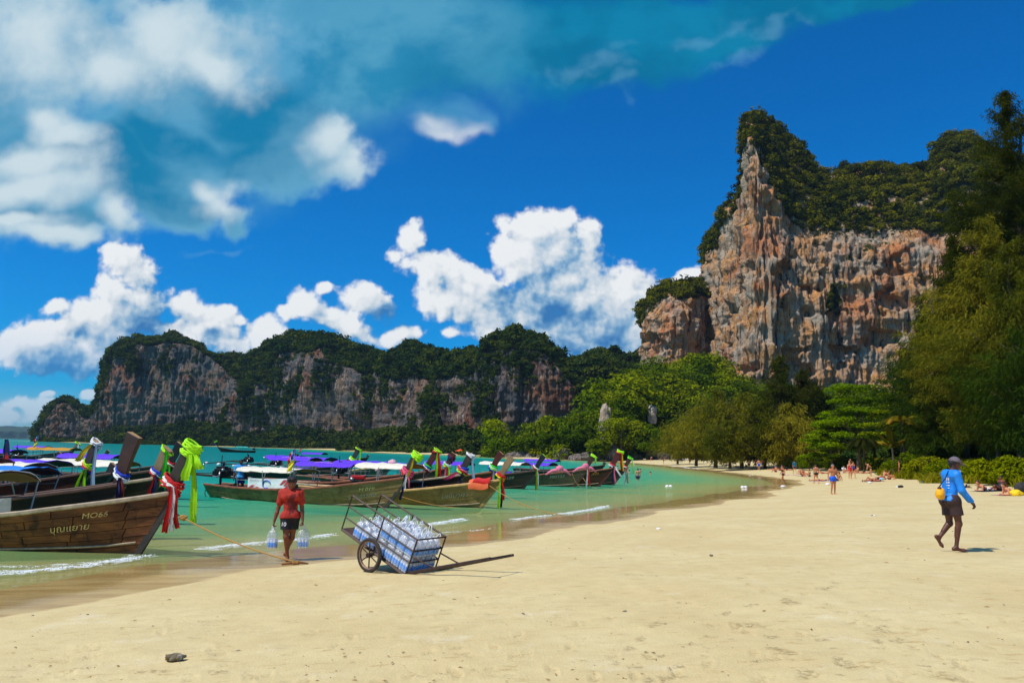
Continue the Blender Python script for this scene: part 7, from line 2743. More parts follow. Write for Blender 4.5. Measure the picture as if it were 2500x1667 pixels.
# yellow round bag on a long strap
hb = blue_man.matrix_basis if False else Matrix.Translation(blue_man.location) @ Matrix.Rotation(0.06, 4, 'Z')
bpos = hb @ Vector((-.285, -.09, 1.055))
bag = empty('shoulder_bag', bpos, 'round yellow bag hanging on a strap behind the man in the blue shirt', 'bag')
Fb = Field((-.14, -.14, -.16), (.14, .14, .16), .008)
Fb.ell((0, 0, -.01), (.080, .074, .102), .02)
Fb.cone((.045, 0, -.06), (.05, 0, .06), .045, .040, .03)
Fb.wrinkle(.006, 22, seed=2)
Fb.build('pouch', simple('bag_yellow', lin(250, 178, 0), 0.45, 0.08, 9), bag)
mb = MB()
mb.lathe([(.035, 0), (.04, .006), (.03, .03), (.012, .045)], 10, (0, 0, .085))
mb.build('lid', simple('bag_cap', lin(90, 44, 30), 0.6), bag, True)
mb = MB()
inv = Matrix.Rotation(-0.06, 3, 'Z')
loc0 = Vector((-.285, -.09, 1.055))
path = [(-.285, -.09, 1.18), (-.235, -.10, 1.26), (-.165, -.095, 1.335), (-.115, -.075, 1.42), (-.065, -.045, 1.475), (.005, .02, 1.475), (.075, .06, 1.42), (.135, .09, 1.32), (.150, .12, 1.18), (.10, .165, 1.06), (-.02, .16, 1.0), (-.14, .09, 1.02), (-.25, -.03, 1.12), (-.285, -.09, 1.16)]
mb.tube([Vector(p_) - loc0 for p_ in path], 0.011, 6, caps=False, flat=.5)
mb.build('strap', simple('strap_navy', lin(24, 26, 60), 0.7), bag, True)
bag.rotation_euler = (0, 0, 0.06)
# the fruit tray in his far hand
fp = hb @ Vector((.385, .135, 1.185))
tray = empty('snack_tray', fp, 'small tray of yellow fruit held in the far hand of the man in blue', 'fruit tray')
mb = MB()
mb.box((0, 0, -.012), (.17, .075, .014))
bevel(mb.build('tray', simple('tray_red', lin(170, 52, 30), 0.6), tray), .005, 1)
for k in range(7):
    o = boulder('fruit', (-.066 + .022 * k, .012 * (-1) ** k, .010), (.019, .017, .015), simple('fruit_yellow', lin(238, 206, 40), 0.5), 50 + k, None, None, None, .15, 2)
    for k_ in ('label', 'category'):
        if k_ in o:
            del o[k_]
    o.parent = tray

# ---- boatman in the stern of the olive boat
r_, nk, tp, bb = M1
JM = pose(elL=(.10, .28, 1.20), wrL=(.24, .34, 1.16), haL=(.31, .36, 1.16), elR=(-.03, -.25, 1.12), wrR=(.05, -.28, .88), haR=(.07, -.28, .80), kneeL=(.03, .14, .50), ankL=(-.02, .17, .08), toeL=(.15, .2, .025))
pm = root_point(r_, Vector((-3.35, 0.05, 0.02)))
bm_, A_ = person(pm, -PI / 2 + 0.5, JM, 'boatman in a bright blue t-shirt standing in the stern of the olive boat', SK_DARK, [('tshirt', simple('shirt_sky', lin(60, 164, 226), 0.7, 0.06)), ('shorts', simple('shorts_royal', lin(24, 34, 130), 0.7, 0.1))], ('short', HAIR_BLACK), h=0.014)
mb = MB()
mb.tube([(-.02, .12, 1.46), (.13, .04, 1.30), (.14, -.10, 1.10), (.06, -.22, .98)], 0.010, 5)
Mx = Matrix.Translation(pm) @ Matrix.Rotation(-PI / 2 + 0.5, 4, 'Z')
sb = empty('sling_bag', Mx @ Vector((.07, .24, .98)), 'small dark sling bag on the hip of the boatman', 'bag')
sb.rotation_euler = (0, 0, -PI / 2 + 0.5)
m2 = MB()
m2.box((0, 0, 0), (.08, .16, .20))
bevel(m2.build('pouch', simple('bag_dark', lin(46, 34, 34), 0.7), sb), .03, 2)
m2 = MB()
m2.tube([Vector(q) - Vector((.07, .24, .98)) for q in [(.07, .24, 1.06), (.135, .10, 1.22), (.125, -.02, 1.36), (.03, -.12, 1.47), (-.09, -.02, 1.40)]], .009, 5)
m2.build('strap', simple('strap_navy', lin(24, 26, 60)), sb, True)

# ---- bathers
BATH = 'bathers standing and walking on the beach'
SUNB = 'sunbathers lying or sitting on the sand'
C_BLUE = simple('trunks_blue', lin(14, 92, 222), 0.6, 0.1)
C_BLACK = simple('trunks_black', lin(20, 18, 24), 0.6, 0.1)
C_RED = simple('swim_red', lin(206, 16, 24), 0.6, 0.1)
C_PURP = simple('trunks_plum', lin(110, 66, 104), 0.6, 0.1)
C_GREEN = simple('trunks_sage', lin(104, 128, 112), 0.6, 0.1)
C_TEAL = simple('shirt_teal', lin(24, 108, 140), 0.7, 0.1)
C_WHITE = simple('shirt_white', lin(226, 224, 222), 0.7, 0.05)
C_YEL = simple('shirt_yellow', lin(236, 206, 20), 0.7, 0.05)
C_NAVY = simple('swim_navy', lin(28, 30, 70), 0.6, 0.1)
C_MAR = simple('swim_maroon', lin(120, 30, 44), 0.6, 0.1)


def bather(u, hpx, J, face_deg, label, skin_m, outfit, hair, group=BATH, y=None, dz=0.0, h=None, **kw):
    y = y or FOC * 1.72 / hpx
    x = (u - 1250) / FOC * y
    # account for the small tilt of the camera
    p = at_y(u, 1150, y)
    d = at_y(u, 1110, y)
    z = gz(p.x, y)
    x = p.x
    return person((x, y, z + dz), math.radians(face_deg), J, label, skin_m, outfit, hair, h=h or (0.018 if y < 60 else 0.030), group=group, **kw)


STRIDE = pose(**{**WALK, 'elL': STAND['elL'], 'wrL': STAND['wrL'], 'haL': STAND['haL'], 'elR': STAND['elR'], 'wrR': STAND['wrR'], 'haR': STAND['haR']})
bather(2033, 70, pose(elL=(-.03, .27, 1.14), wrL=(.05, .30, .91), haL=(.07, .30, .83), elR=(-.03, -.27, 1.14), wrR=(.04, -.31, .91), haR=(.06, -.31, .83), kneeR=(.05, -.09, .5)), -85, 'tanned man in bright blue trunks walking towards the camera', SK_TAN, [('trunks', C_BLUE)], ('short', HAIR_GREY), heavy=1.08)
bather(1992, 45, STRIDE, 100, 'man in black briefs seen from behind walking away', SK_PINK, [('briefs', C_BLACK)], ('short', HAIR_BROWN))
t, A_ = bather(2075, 40, STAND, -95, 'woman in a red swimsuit with a white print', SK_PINK, [('swimsuit', C_RED)], ('bun', HAIR_BLOND), female=True, heavy=1.22)
v, f = text_mesh('A', .20)
mesh_np('print', [(.185, q[0], 1.27 + q[1]) for q in v], f, PRINT_W, t)
bather(2083, 39, WALK, -80, 'companion half hidden behind the woman in red, with a blue bag', SK_PINK, [('briefs', C_NAVY), ('vest', C_BLUE)], ('short', HAIR_BROWN), y=87)
bather(1911, 44, pose(**{**WALK, 'face': (1, 0, -.1)}), 178, 'slim woman in a dark bikini striding through the shallows', SK_TAN, [('briefs', C_BLACK), ('bikini_top', C_BLACK)], ('bun', HAIR_BROWN), female=True, heavy=.9)
bather(1940, 31, STRIDE, 95, 'person in a teal shirt carrying a dark bag up the beach', SK_PINK, [('tshirt', C_TEAL), ('trunks', C_BLACK)], ('short', HAIR_BROWN))
bather(1829, 25, STAND, 60, 'leftmost of four bathers at the water edge, in plum trunks, arm out', SK_PINK, [('trunks', C_PURP)], ('short', HAIR_BROWN))
bather(1845, 25, STAND, -100, 'woman in a bikini second of the four bathers at the water edge', SK_PINK, [('briefs', C_MAR), ('bikini_top', C_MAR)], ('bun', HAIR_BROWN), female=True)
bather(1853, 26, STAND, 90, 'man in blue trunks third of the four bathers at the water edge', SK_PINK, [('shorts', C_BLUE)], ('short', HAIR_BROWN))
bather(1862, 25, STAND, 80, 'rightmost of four bathers at the water edge, in sage trunks', SK_PINK, [('trunks', C_GREEN)], ('short', HAIR_BLOND))
bather(2126, 30, BEND, 170, 'man in black briefs bending over the sunbathers', SK_PINK, [('briefs', C_BLACK)], ('short', HAIR_BROWN), y=92)
bather(2196, 32, STAND, 150, 'lone tanned woman standing before the dune grass', SK_TAN, [('briefs', C_MAR)], ('bun', HAIR_BROWN), female=True, y=84, heavy=.9)
bather(2077, 28, STAND, -90, 'woman standing far behind the woman in red', SK_PINK, [('briefs', C_NAVY), ('bikini_top', C_NAVY)], ('bun', HAIR_BLOND), female=True, y=108)
FARB = 'distant bathers at the far end of the beach'
for (u, y, J_, fd, lab, sk, of) in [
        (1641, 240, STAND, 0, 'distant bather in a yellow top at the start of the far beach', SK_TAN, [('tshirt', C_YEL)]), (1665, 232, STAND, 0, 'distant bather in dark shorts left of a pair on the far beach', SK_PINK, [('trunks', C_NAVY)]),
        (1672, 230, STAND, 90, 'distant bather in dark shorts right of a pair on the far beach', SK_PINK, [('trunks', C_BLACK)]), (1702, 216, WALK, 180, 'distant bather walking alone on the far beach', SK_TAN, [('briefs', C_RED)]),
        (1684, 188, STAND, 90, 'distant bather standing in the shallows of the far beach', SK_PINK, [('trunks', C_PURP)]), (1749, 225, STAND, -90, 'distant bather in white by the shaded trees', SK_PINK, [('tshirt', C_WHITE)]),
        (1761, 222, STAND, -90, 'distant pair member in coral shorts by the shaded trees', SK_PINK, [('tshirt', C_RED)]), (1620, 205, BEND, 0, 'distant bather bending in the shallow water', SK_TAN, [('trunks', C_MAR)]),
        (1588, 235, BEND, 0, 'distant bather stooping at the edge of the far sand', SK_PINK, [('trunks', C_MAR)])]:
    bather(u, 10, J_, fd, lab, sk, of, ('short', HAIR_BROWN), FARB, y=y, h=.042)

# sunbathers: (photo x, depth, pose, heading, skin, outfit, label)
for (u, y, J_, hd_, sk, of, lab) in [
        (2128, 76, SUPINE, 172, SK_TAN, [('briefs', C_MAR), ('bikini_top', C_MAR)], 'sunbather on her back with one knee raised beside the stooping man'),
        (2144, 80, FLAT, 186, SK_PINK, [('trunks', C_BLACK)], 'sunbather lying flat behind the one with the raised knee'),
        (2156, 84, LEANSIT, 200, SK_PINK, [('briefs', C_MAR)], 'sunbather leaning back on his arms in the middle group'),
        (2170, 80, SIT, -60, SK_TAN, [('briefs', C_MAR), ('bikini_top', C_MAR)], 'woman sitting hunched over her knees right of the middle group'),
        (2216, 88, PRONE, 182, SK_PINK, [('briefs', C_NAVY)], 'sunbather lying on the front below the dune grass'),
        (2246, 86, LEANSIT, 185, SK_PINK, [('briefs', C_NAVY), ('bikini_top', C_WHITE)], 'sunbather propped up at the edge of the dune grass'),
        (1998, 82, FLAT, 176, SK_TAN, [('briefs', C_NAVY)], 'sunbather on a lilac towel left of the man in blue trunks'),
        (2044, 80, LEANSIT, 180, SK_TAN, [('trunks', C_BLACK)], 'sunbather half hidden behind the man in blue trunks'),
        (2060, 104, SIT, -90, SK_PINK, [('tshirt', C_WHITE)], 'person in white sitting far behind the woman in red'),
        (2094, 102, SIT, 180, SK_PINK, [('briefs', C_MAR)], 'sunbather sitting at the foot of the grass right of the woman in red'),
        (2108, 100, FLAT, 180, SK_PINK, [('briefs', C_NAVY)], 'sunbather lying at the foot of the grass'),
        (2040, 100, SIT, 10, SK_PINK, [('trunks', C_NAVY)], 'sunbather sitting behind the head of the man in blue trunks'),
        (2008, 104, SUPINE, 190, SK_PINK, [('briefs', C_MAR)], 'sunbather right of the man seen from behind, knee raised'),
        (1976, 96, SIT, 170, SK_PINK, [('briefs', C_NAVY), ('bikini_top', C_NAVY)], 'woman sitting left of the man seen from behind'),
        (1960, 98, SIT, -90, SK_TAN, [('trunks', C_PURP)], 'person sitting upright right of the teal shirt'),
        (1956, 104, LEANSIT, 0, SK_PINK, [('briefs', C_MAR)], 'sunbather leaning behind the person sitting upright'),
        (1894, 118, SIT, 190, SK_PINK, [('trunks', C_MAR)], 'sunbather sitting alone left of the teal shirt'),
        (1906, 124, LEANSIT, 180, SK_TAN, [('trunks', C_MAR)], 'leftmost of two sunbathers reclining in the shade line'),
        (1922, 124, FLAT, 170, SK_TAN, [('trunks', C_MAR)], 'rightmost of two sunbathers reclining in the shade line'),
        (1888, 128, FLAT, 180, SK_PINK, [('briefs', C_NAVY)], 'sunbather lying far back above the wading woman'),
        (1815, 150, SIT, 160, SK_PINK, [('trunks', C_NAVY)], 'sunbather sitting left of the four bathers'),
        (1798, 155, FLAT, 180, SK_TAN, [('trunks', C_MAR)], 'sunbather lying left of the four bathers'),
        (1775, 170, FLAT, 175, SK_TAN, [('briefs', C_BLACK)], 'distant sunbather lying by a pale towel'),
        (2408, 46, PRONE, 8, SK_PINK, [('trunks', C_WHITE)], 'man in white shorts lying on his front at the right'),
        (2436, 46, LEANSIT, 195, SK_BROWN, [('vest', C_BLACK), ('briefs', C_BLACK)], 'dark-haired woman in black reclining beside the man in white shorts'),
        (2474, 40, PRONE, 4, SK_PINK, [('trunks', C_BLACK)], 'sunbather lying with feet up at the right edge'),
        (2500, 42, LEANSIT, 170, SK_TAN, [('vest', C_BLACK), ('briefs', C_BLACK)], 'person in black reclining at the very right edge')]:
    bather(u, 10, J_, hd_, lab, sk, of, ('short', HAIR_BROWN if sk is not SK_BROWN else HAIR_BLACK), SUNB, y=y, h=.024 if y < 60 else .034, female=('bikini_top' in [q[0] for q in of]), dz=.0)

# swimmers
SW = 'swimmers in the bay'
for (u, v, dep, sk, fd, lab) in [(1557, 1171, .62, SK_PINK, 90, 'man standing waist deep right of the last boat'), (1563, 1152, 1.25, SK_PINK, 0, 'head and shoulders just behind the man standing waist deep'), (1441, 1150, 1.0, SK_TAN, 90, 'swimmer seen from behind between two prows'), (1452, 1142, 1.25, SK_PINK, 0, 'swimmer right of the one seen from behind'),
                                 (1536, 1157, 1.2, SK_PINK, 180, 'swimmer close to the last prow'), (1588, 1158, 1.36, SK_PINK, 0, 'swimmer alone right of the man standing waist deep'), (1508, 1143, 1.3, SK_PINK, 0, 'swimmer behind the orange sash'), (1446, 1130, 1.2, SK_PINK, 90, 'far swimmer above the pink bundle'), (1476, 1131, 1.25, SK_PINK, 90, 'far swimmer left of the tallest dark red prow')]:
    p = on_z(u, v, 0)
    person((p.x, p.y, -dep), math.radians(fd), STAND, lab, sk, [('trunks', C_NAVY)] if dep < .8 else [], ('short', HAIR_BROWN), h=.032, group=SW)

# ------------------------------------------------------------------ hand cart loaded with water bottles
CART_IRON = simple('cart_iron', lin(62, 44, 38), 0.6, 0.35, 14, 0.4, Metallic=0.25)
CART_BED = simple('cart_bed', lin(86, 58, 44), 0.8, 0.3, 6, 0.4)
TYRE = simple('tyre_rubber', lin(52, 44, 38), 0.85, 0.25, 20, 0.3)
RIM = simple('rim_steel', lin(150, 116, 92), 0.5, 0.25, 20, 0.2, Metallic=0.5)
BOTTLE_B = simple('bottle_clear', lin(222, 232, 246), 0.25, 0.06, 20)
BOTTLE_L = simple('bottle_label', lin(8, 160, 252), 0.4, 0.08, 30)
BOTTLE_C = simple('bottle_cap', lin(236, 240, 246), 0.4, 0.03)


def film_material():
    m, nt, out = new_mat('bag_film')
    co = nt.obj()
    n = nt.noise(co, 22, 4, 0.65)
    d = nt.new('ShaderNodeBsdfDiffuse')
    nt.put(d.inputs[0], (0.90, 0.92, 0.96, 1))
    tl = nt.new('ShaderNodeBsdfTranslucent')
    nt.put(tl.inputs[0], (0.88, 0.91, 0.97, 1))
    t = nt.new('ShaderNodeBsdfTransparent')
    g = nt.new('ShaderNodeBsdfGlossy')
    g.inputs['Roughness'].default_value = 0.18
    nt.l.new(nt.bump(n, 0.9, 0.02), g.inputs['Normal'])
    a = nt.new('ShaderNodeMixShader')
    a.inputs[0].default_value = 0.4
    nt.l.new(d.outputs[0], a.inputs[1])
    nt.l.new(tl.outputs[0], a.inputs[2])
    b = nt.new('ShaderNodeMixShader')
    nt.put(b.inputs[0], nt.math('ADD', nt.mapr(n, 0.4, 0.7, 0.16, 0.50), nt.mapr(nt.xyz(co)[2], 0.15, 0.22, 0.0, 0.30)))
    nt.l.new(t.outputs[0], b.inputs[1])
    nt.l.new(a.outputs[0], b.inputs[2])
    c = nt.new('ShaderNodeMixShader')
    c.inputs[0].default_value = 0.10
    nt.l.new(b.outputs[0], c.inputs[1])
    nt.l.new(g.outputs[0], c.inputs[2])
    nt.l.new(c.outputs[0], out.inputs[0])
    return m


FILM = film_material()
FILM_H = simple('bag_handle', lin(232, 238, 246), 0.4, 0.05)


def bottle_mesh():
    mb = MB()
    r = 0.031
    mb.lathe([(0.0, 0.0), (r * .9, 0.0), (r, .012), (r, .028), (r * 1.02, .030), (r * 1.02, .118), (r, .120), (r, .140), (r * .75, .165), (.013, .182), (.013, .190), (.0155, .190), (.0155, .205), (0.0, .205)], 10,
             mis=[0, 0, 0, 1, 1, 1, 0, 0, 0, 0, 2, 2, 2])
    o = mb.build('bottle', [BOTTLE_B, BOTTLE_L, BOTTLE_C], None, True)
    COL.objects.unlink(o)
    return o.data


def bag_mesh(seed, lx, ly, hz, puff=0.0, gather=True):
    """Clear carrier bag: rounded box, gathered at the top."""
    rng = np.random.RandomState(seed)
    mb = MB()
    rows = []
    prof = [(0.96, 0.0), (1.0, .02), (1.03, .25), (1.02, .55), (1.0, .78), (0.98, .98), (0.90, 1.12), (0.62, 1.26), (0.30, 1.36)]
    if not gather:
        prof = [(0.96, 0.0), (1.0, .02), (1.03, .25), (1.02, .55), (1.0, .85), (1.0, 1.02), (0.96, 1.16), (0.88, 1.26), (0.6, 1.31), (0.05, 1.32)]
    for k, (s, z) in enumerate(prof):
        row = []
        for i in range(21):
            a = 2 * PI * i / 20
            c, sn = math.cos(a), math.sin(a)
            p = 4.0 if k < 5 else 2.4
            q = (abs(c) ** p + abs(sn) ** p) ** (-1 / p)
            w = 1 + 0.05 * math.sin(7 * a + k * 1.3 + seed) * (1 if k > 3 else .5) + puff * math.sin(PI * min(z, 1))
            row.append(Vector((c * q * lx * s * w, sn * q * ly * s * w, z * hz + 0.006 * rng.randn() * (k > 3))))
        rows.append(row)
    mb.grid(rows)
    mb.f = [tuple(reversed(f)) for f in mb.f]
    o = mb.build('bag', FILM, None, True)
    COL.objects.unlink(o)
    return o.data


def handle_mesh(seed, h):
    rng = np.random.RandomState(seed)
    mb = MB()
    for sg in (-1, 1):
        lean = rng.normal(scale=.012)
        pts = [(sg * .012 - .030, lean, 0), (sg * .012 - .034 + lean, lean * 2, h * .5), (sg * .012 - .012, lean * 3, h * .92), (sg * .012 + .012, lean * 3, h), (sg * .012 + .032, lean * 2, h * .6), (sg * .012 + .026, lean, 0)]
        mb.tube([Vector(p) for p in pts], .0075, 5, caps=False, flat=.45)
    o = mb.build('handle', FILM_H, None, True)
    COL.objects.unlink(o)
    return o.data


ME_BOT = bottle_mesh()
ME_BAG = [bag_mesh(k, .100, .068, .215) for k in range(4)]
ME_FLAT = [bag_mesh(10 + k, .100, .068, .208, 0, False) for k in range(3)]
ME_HAN = [handle_mesh(k, .085 + .02 * k) for k in range(4)]


def child(me, parent, loc, rot=(0, 0, 0), name=None, sc=None):
    o = bpy.data.objects.new(name or me.name.split('.')[0], me)
    o.location = loc
    o.rotation_euler = rot
    if sc:
        o.scale = sc
    return link(o, parent)


def pack(M, label, top, seed, group='packs of water bottles in the cart', n=(3, 2)):
    """One carrier bag with six bottles."""
    rng = random.Random(seed)
    t = empty('bottle_pack', (0, 0, 0), label, 'bottle pack', group)
    t.matrix_world = M
    for i in range(n[0]):
        for j in range(n[1]):
            child(ME_BOT, t, ((i - (n[0] - 1) / 2) * .0645, (j - (n[1] - 1) / 2) * .0645, .002), (0, 0, rng.uniform(0, 6)))
    if top:
        child(rng.choice(ME_BAG), t, (0, 0, 0), (0, 0, rng.choice([0, PI])))
        child(rng.choice(ME_HAN), t, (rng.uniform(-.01, .01), rng.uniform(-.01, .01), .278), (rng.uniform(-.3, .3), rng.uniform(-.3, .3), rng.uniform(-.6, .6)))
    else:
        child(rng.choice(ME_FLAT), t, (0, 0, 0))
    return t


CART_YAW = math.atan2(-0.60, 0.80)
CART_TILT = math.radians(21.5)
AX_Y = 14.35
pa = at_y(899, 1412, AX_Y)
gA = gz(pa.x, AX_Y)
R_W = 0.298
Rm = Matrix.Rotation(CART_YAW, 3, 'Z') @ Matrix.Rotation(CART_TILT, 3, 'Y')
# the near wheel touches the sand at pa; the axle runs across the bed
HALF = 0.36
side_v = Matrix.Rotation(CART_YAW, 3, 'Z') @ Vector((0, 1, 0))
axle_c = Vector((pa.x, AX_Y, gA + R_W)) + side_v * (HALF + 0.09)
bed_o = axle_c + Rm @ Vector((0, 0, .055))
cart = empty('hand_cart', bed_o, 'iron hand cart tipped on its shafts, full of bagged water bottles', 'cart')
cart.rotation_euler = Rm.to_euler()
XB, XF, HT = -0.92, 0.84, 0.64
mb = MB()
mb.box(((XB + XF) / 2, 0, -.012), (XF - XB, HALF * 2, .022))
mb.build('bed', CART_BED, cart)


def bar(name, a, b, r=.016):
    m_ = MB()
    m_.tube([a, b], r, 4)
    return m_.build(name, CART_IRON, cart)


for sd in (-1, 1):
    y = sd * HALF
    bar('frame_bar', (XB, y, -.02), (XF + .01, y, -.02), .026)
    for z in (.22, .43, HT):
        bar('side_rail', (XB, y, z), (XF, y, z), .015 if z < HT else .019)
    for x in (XB, -0.02, XF):
        bar('corner_post' if x != -0.02 else 'side_post', (x, y, -.03), (x, y, HT + .015), .017)
for z in (-.02, .22, .43, HT):
    bar('front_rail', (XF, -HALF, z), (XF, HALF, z), .016)
bar('rear_bar', (XB, -HALF, -.02), (XB, HALF, -.02), .020)
# shafts: rise from the tipped front towards the right
sh_l, up_a = 1.92, math.radians(21.5 + 13.5)
for sd in (-1, 1):
    y = sd * (HALF - .02)
    a = Vector((XF - .10, y, -.05))
    e = a + Vector((math.cos(up_a) * sh_l, -sd * 0.04, math.sin(up_a) * sh_l))
    m_ = MB()
    m_.tube([a, a.lerp(e, .5), e], [.032, .029, .022], 6)
    m_.build('shaft', CART_IRON, cart)
    s0 = Vector((XF, y + sd * .02, .335))
    m_ = MB()
    m_.tube([s0, a.lerp(e, .40)], .013, 5)
    m_.build('strut', CART_IRON, cart)
bar('shaft_crossbar', Vector((XF - .10 + math.cos(up_a) * sh_l * .97, -(HALF - .05), -.05 + math.sin(up_a) * sh_l * .97)), Vector((XF - .10 + math.cos(up_a) * sh_l * .97, HALF - .05, -.05 + math.sin(up_a) * sh_l * .97)), .016)
bar('axle', (0, -HALF - .16, -.055), (0, HALF + .16, -.055), .020)
for sd in (-1, 1):
    w = bpy.data.objects.new('wheel', None)
    w.location = (0, sd * (HALF + .09), -.055)
    w.rotation_euler = (0, 0.35, 0)
    link(w, cart)
    mb = MB()
    ring = [(R_W - .036) * 1.0, .036]
    P_ = []
    for i in range(36):
        a = 2 * PI * i / 36
        row = []
        for k in range(9):
            b_ = 2 * PI * k / 8
            rr_ = R_W - .034 + .034 * math.cos(b_)
            row.append((rr_ * math.cos(a), .030 * math.sin(b_), rr_ * math.sin(a)))
        P_.append(row)
    mb.grid(P_, close_u=True)
    mb.build('tyre', TYRE, w, True)
    mb = MB()
    P_ = []
    for i in range(36):
        a = 2 * PI * i / 36
        P_.append([((R_W - r_) * math.cos(a), y_, (R_W - r_) * math.sin(a)) for r_, y_ in ((.060, -.022), (.074, -.020), (.080, 0), (.074, .020), (.060, .022))])
    mb.grid(P_, close_u=True)
    mb.build('rim', RIM, w, True)
    for k in range(6):
        a = k * PI / 3 + .2
        m_ = MB()
        m_.tube([(.03 * math.cos(a), 0, .03 * math.sin(a)), ((R_W - .07) * math.cos(a), 0, (R_W - .07) * math.sin(a))], .012, 6)
        m_.build('spoke', CART_IRON, w)
    mb = MB()
    mb.tube([(0, -.05, 0), (0, .05, 0)], .040, 12)
    mb.build('hub', CART_IRON, w)

# the load: layers of packs; what stands hidden inside the stack is left out
MC = Matrix.Translation(bed_o) @ Rm.to_4x4()
rng = random.Random(12)
xs = [-.55 + .212 * k for k in range(8)]
ys = [-.285 + .142 * k for k in range(5)]
first_x = {0: 0, 1: 3}
PITCH_ = .285
side_n = ('near side', 'second row', 'middle row', 'fourth row', 'far side')
lay_n = ('bottom layer', 'top layer')
for L_ in range(2):
    for i in range(first_x[L_], 7 if L_ else 7):
        top_here = L_ == 1 or i < first_x[1]
        for j in range(5):
            seen = top_here or j == 0 or i == 6 or (L_ == 1 and i == first_x[1])
            if not seen:
                continue
            pos = ('rearmost', 'second from rear', 'third from rear', 'mid rank', 'third from front', 'second from front', 'foremost')[i]
            lab = 'bagged bottle pack, %s of the cart, %s, %s' % (lay_n[L_], pos, side_n[j])
            j_ = Vector((xs[i] + rng.uniform(-.008, .008), ys[j] + rng.uniform(-.006, .006), (.004 + PITCH_ * L_)))
            M_ = MC @ Matrix.Translation(j_) @ Matrix.Rotation(rng.uniform(-.05, .05), 4, 'Z')
            pack(M_, lab, top_here, L_ * 100 + i * 10 + j)

# ---- the two bags the man in red carries
Mr = Matrix.Translation(red_man.location) @ Matrix.Rotation(-PI / 2, 4, 'Z')


def carried(y, z, label, seed, round_=False, x=.06):
    t = empty('carrier_bag', Mr @ Vector((x, y, z)), label, 'carrier bag', 'bags carried by the man in red')
    t.rotation_euler = (0, 0, -PI / 2 + (.25 if round_ else -.1))
    for i in range(2):
        for j in range(3):
            child(ME_BOT, t, ((i - .5) * .0645, (j - 1) * .0645, -.41), (0, 0, i + j), 'bottle')
    mb = MB()
    rows = []
    prof = [(.85, -.415), (1.0, -.40), (1.06, -.30), (1.05, -.20), (.92, -.12), (.62, -.06), (.26, -.02), (.10, .0)] if not round_ else [(.55, -.43), (.95, -.41), (1.25, -.31), (1.32, -.20), (1.12, -.10), (.66, -.04), (.26, -.01), (.10, .0)]
    for k, (s, zz_) in enumerate(prof):
        row = []
        for i in range(23):
            a = 2 * PI * i / 22
            c_, sn = math.cos(a), math.sin(a)
            p_ = 3.2 if not round_ else 2.1
            q = (abs(c_) ** p_ + abs(sn) ** p_) ** (-1 / p_)
            w = 1 + .05 * math.sin(6 * a + k * 1.1 + seed)
            row.append(Vector((c_ * q * .072 * s * w, sn * q * .108 * s * w, zz_)))
        rows.append(row)
    mb.grid(rows)
    mb.f = [tuple(reversed(f_)) for f_ in mb.f]
    mb.build('bag', FILM, t, True)
    mb = MB()
    for sg in (-1, 1):
        mb.tube([(sg * .012, -.012, -.03), (sg * .014, -.02, .03), (sg * .010, 0, .062), (sg * .012, .02, .03), (sg * .012, .012, -.03)], .006, 5, caps=False)
    mb.build('handle', FILM_H, t, True)
    return t


carried(-.325, .665, 'clear bag of bottles with blue labels in the right hand of the man in red', 3)
carried(.300, .685, 'bulging clear bag of bottles in the left hand of the man in red', 5, True, .0)

# ------------------------------------------------------------------ foam of small waves
FOAM = simple('foam', lin(240, 242, 238), 0.7, 0.06, 9)
_rf = np.random.RandomState(4)


def foam_line(pts, width, n, size, z=0.012):
    """Flecks and bubbles heaped along a breaking ripple."""
    W_ = [on_z(u, v, z) for u, v in pts]
    seg = np.array([(b - a).length for a, b in zip(W_[:-1], W_[1:])])
    cum = np.concatenate([[0], np.cumsum(seg)])
    bm = bmesh.new()
    bmesh.ops.create_icosphere(bm, subdivisions=1, radius=1.0)
    sv_ = np.array([p.co[:] for p in bm.verts])
    sf_ = np.array([[q.index for q in p.verts] for p in bm.faces])
    bm.free()
    V, F_ = [], []
    for k in range(n):
        s = _rf.rand() * cum[-1]
        i = min(np.searchsorted(cum, s, 'right') - 1, len(seg) - 1)
        p = W_[i].lerp(W_[i + 1], (s - cum[i]) / seg[i])
        env = math.sin(PI * min(max(s / cum[-1], .02), .98)) ** .4
        dn = fbm(np.array([[p.x * 1.6, p.y * 1.6, 0.7]]), 3)[0]
        if _rf.rand() > 0.55 + 0.8 * dn:
            continue
        a = _rf.normal() * width * env * .5
        dirv_ = (W_[i + 1] - W_[i]).normalized()
        q = p + Vector((-dirv_.y, dirv_.x, 0)) * (a + .35 * width * dn) + dirv_ * _rf.normal() * width * .4
        r_ = size * _rf.uniform(.35, 1.2) * (1.3 - min(abs(a) / width, 1))
        hgt = .45 + 1.5 * env * math.exp(-(a / (width * .22)) ** 2)
        V.append(sv_ * np.array([r_ * _rf.uniform(1, 2.2), r_ * _rf.uniform(.8, 1.3), r_ * hgt * .7]) + np.array([q.x, q.y, z + r_ * .25]))
        F_.append(sf_ + len(sv_) * (len(V) - 1))
    return np.concatenate(V), np.concatenate(F_)


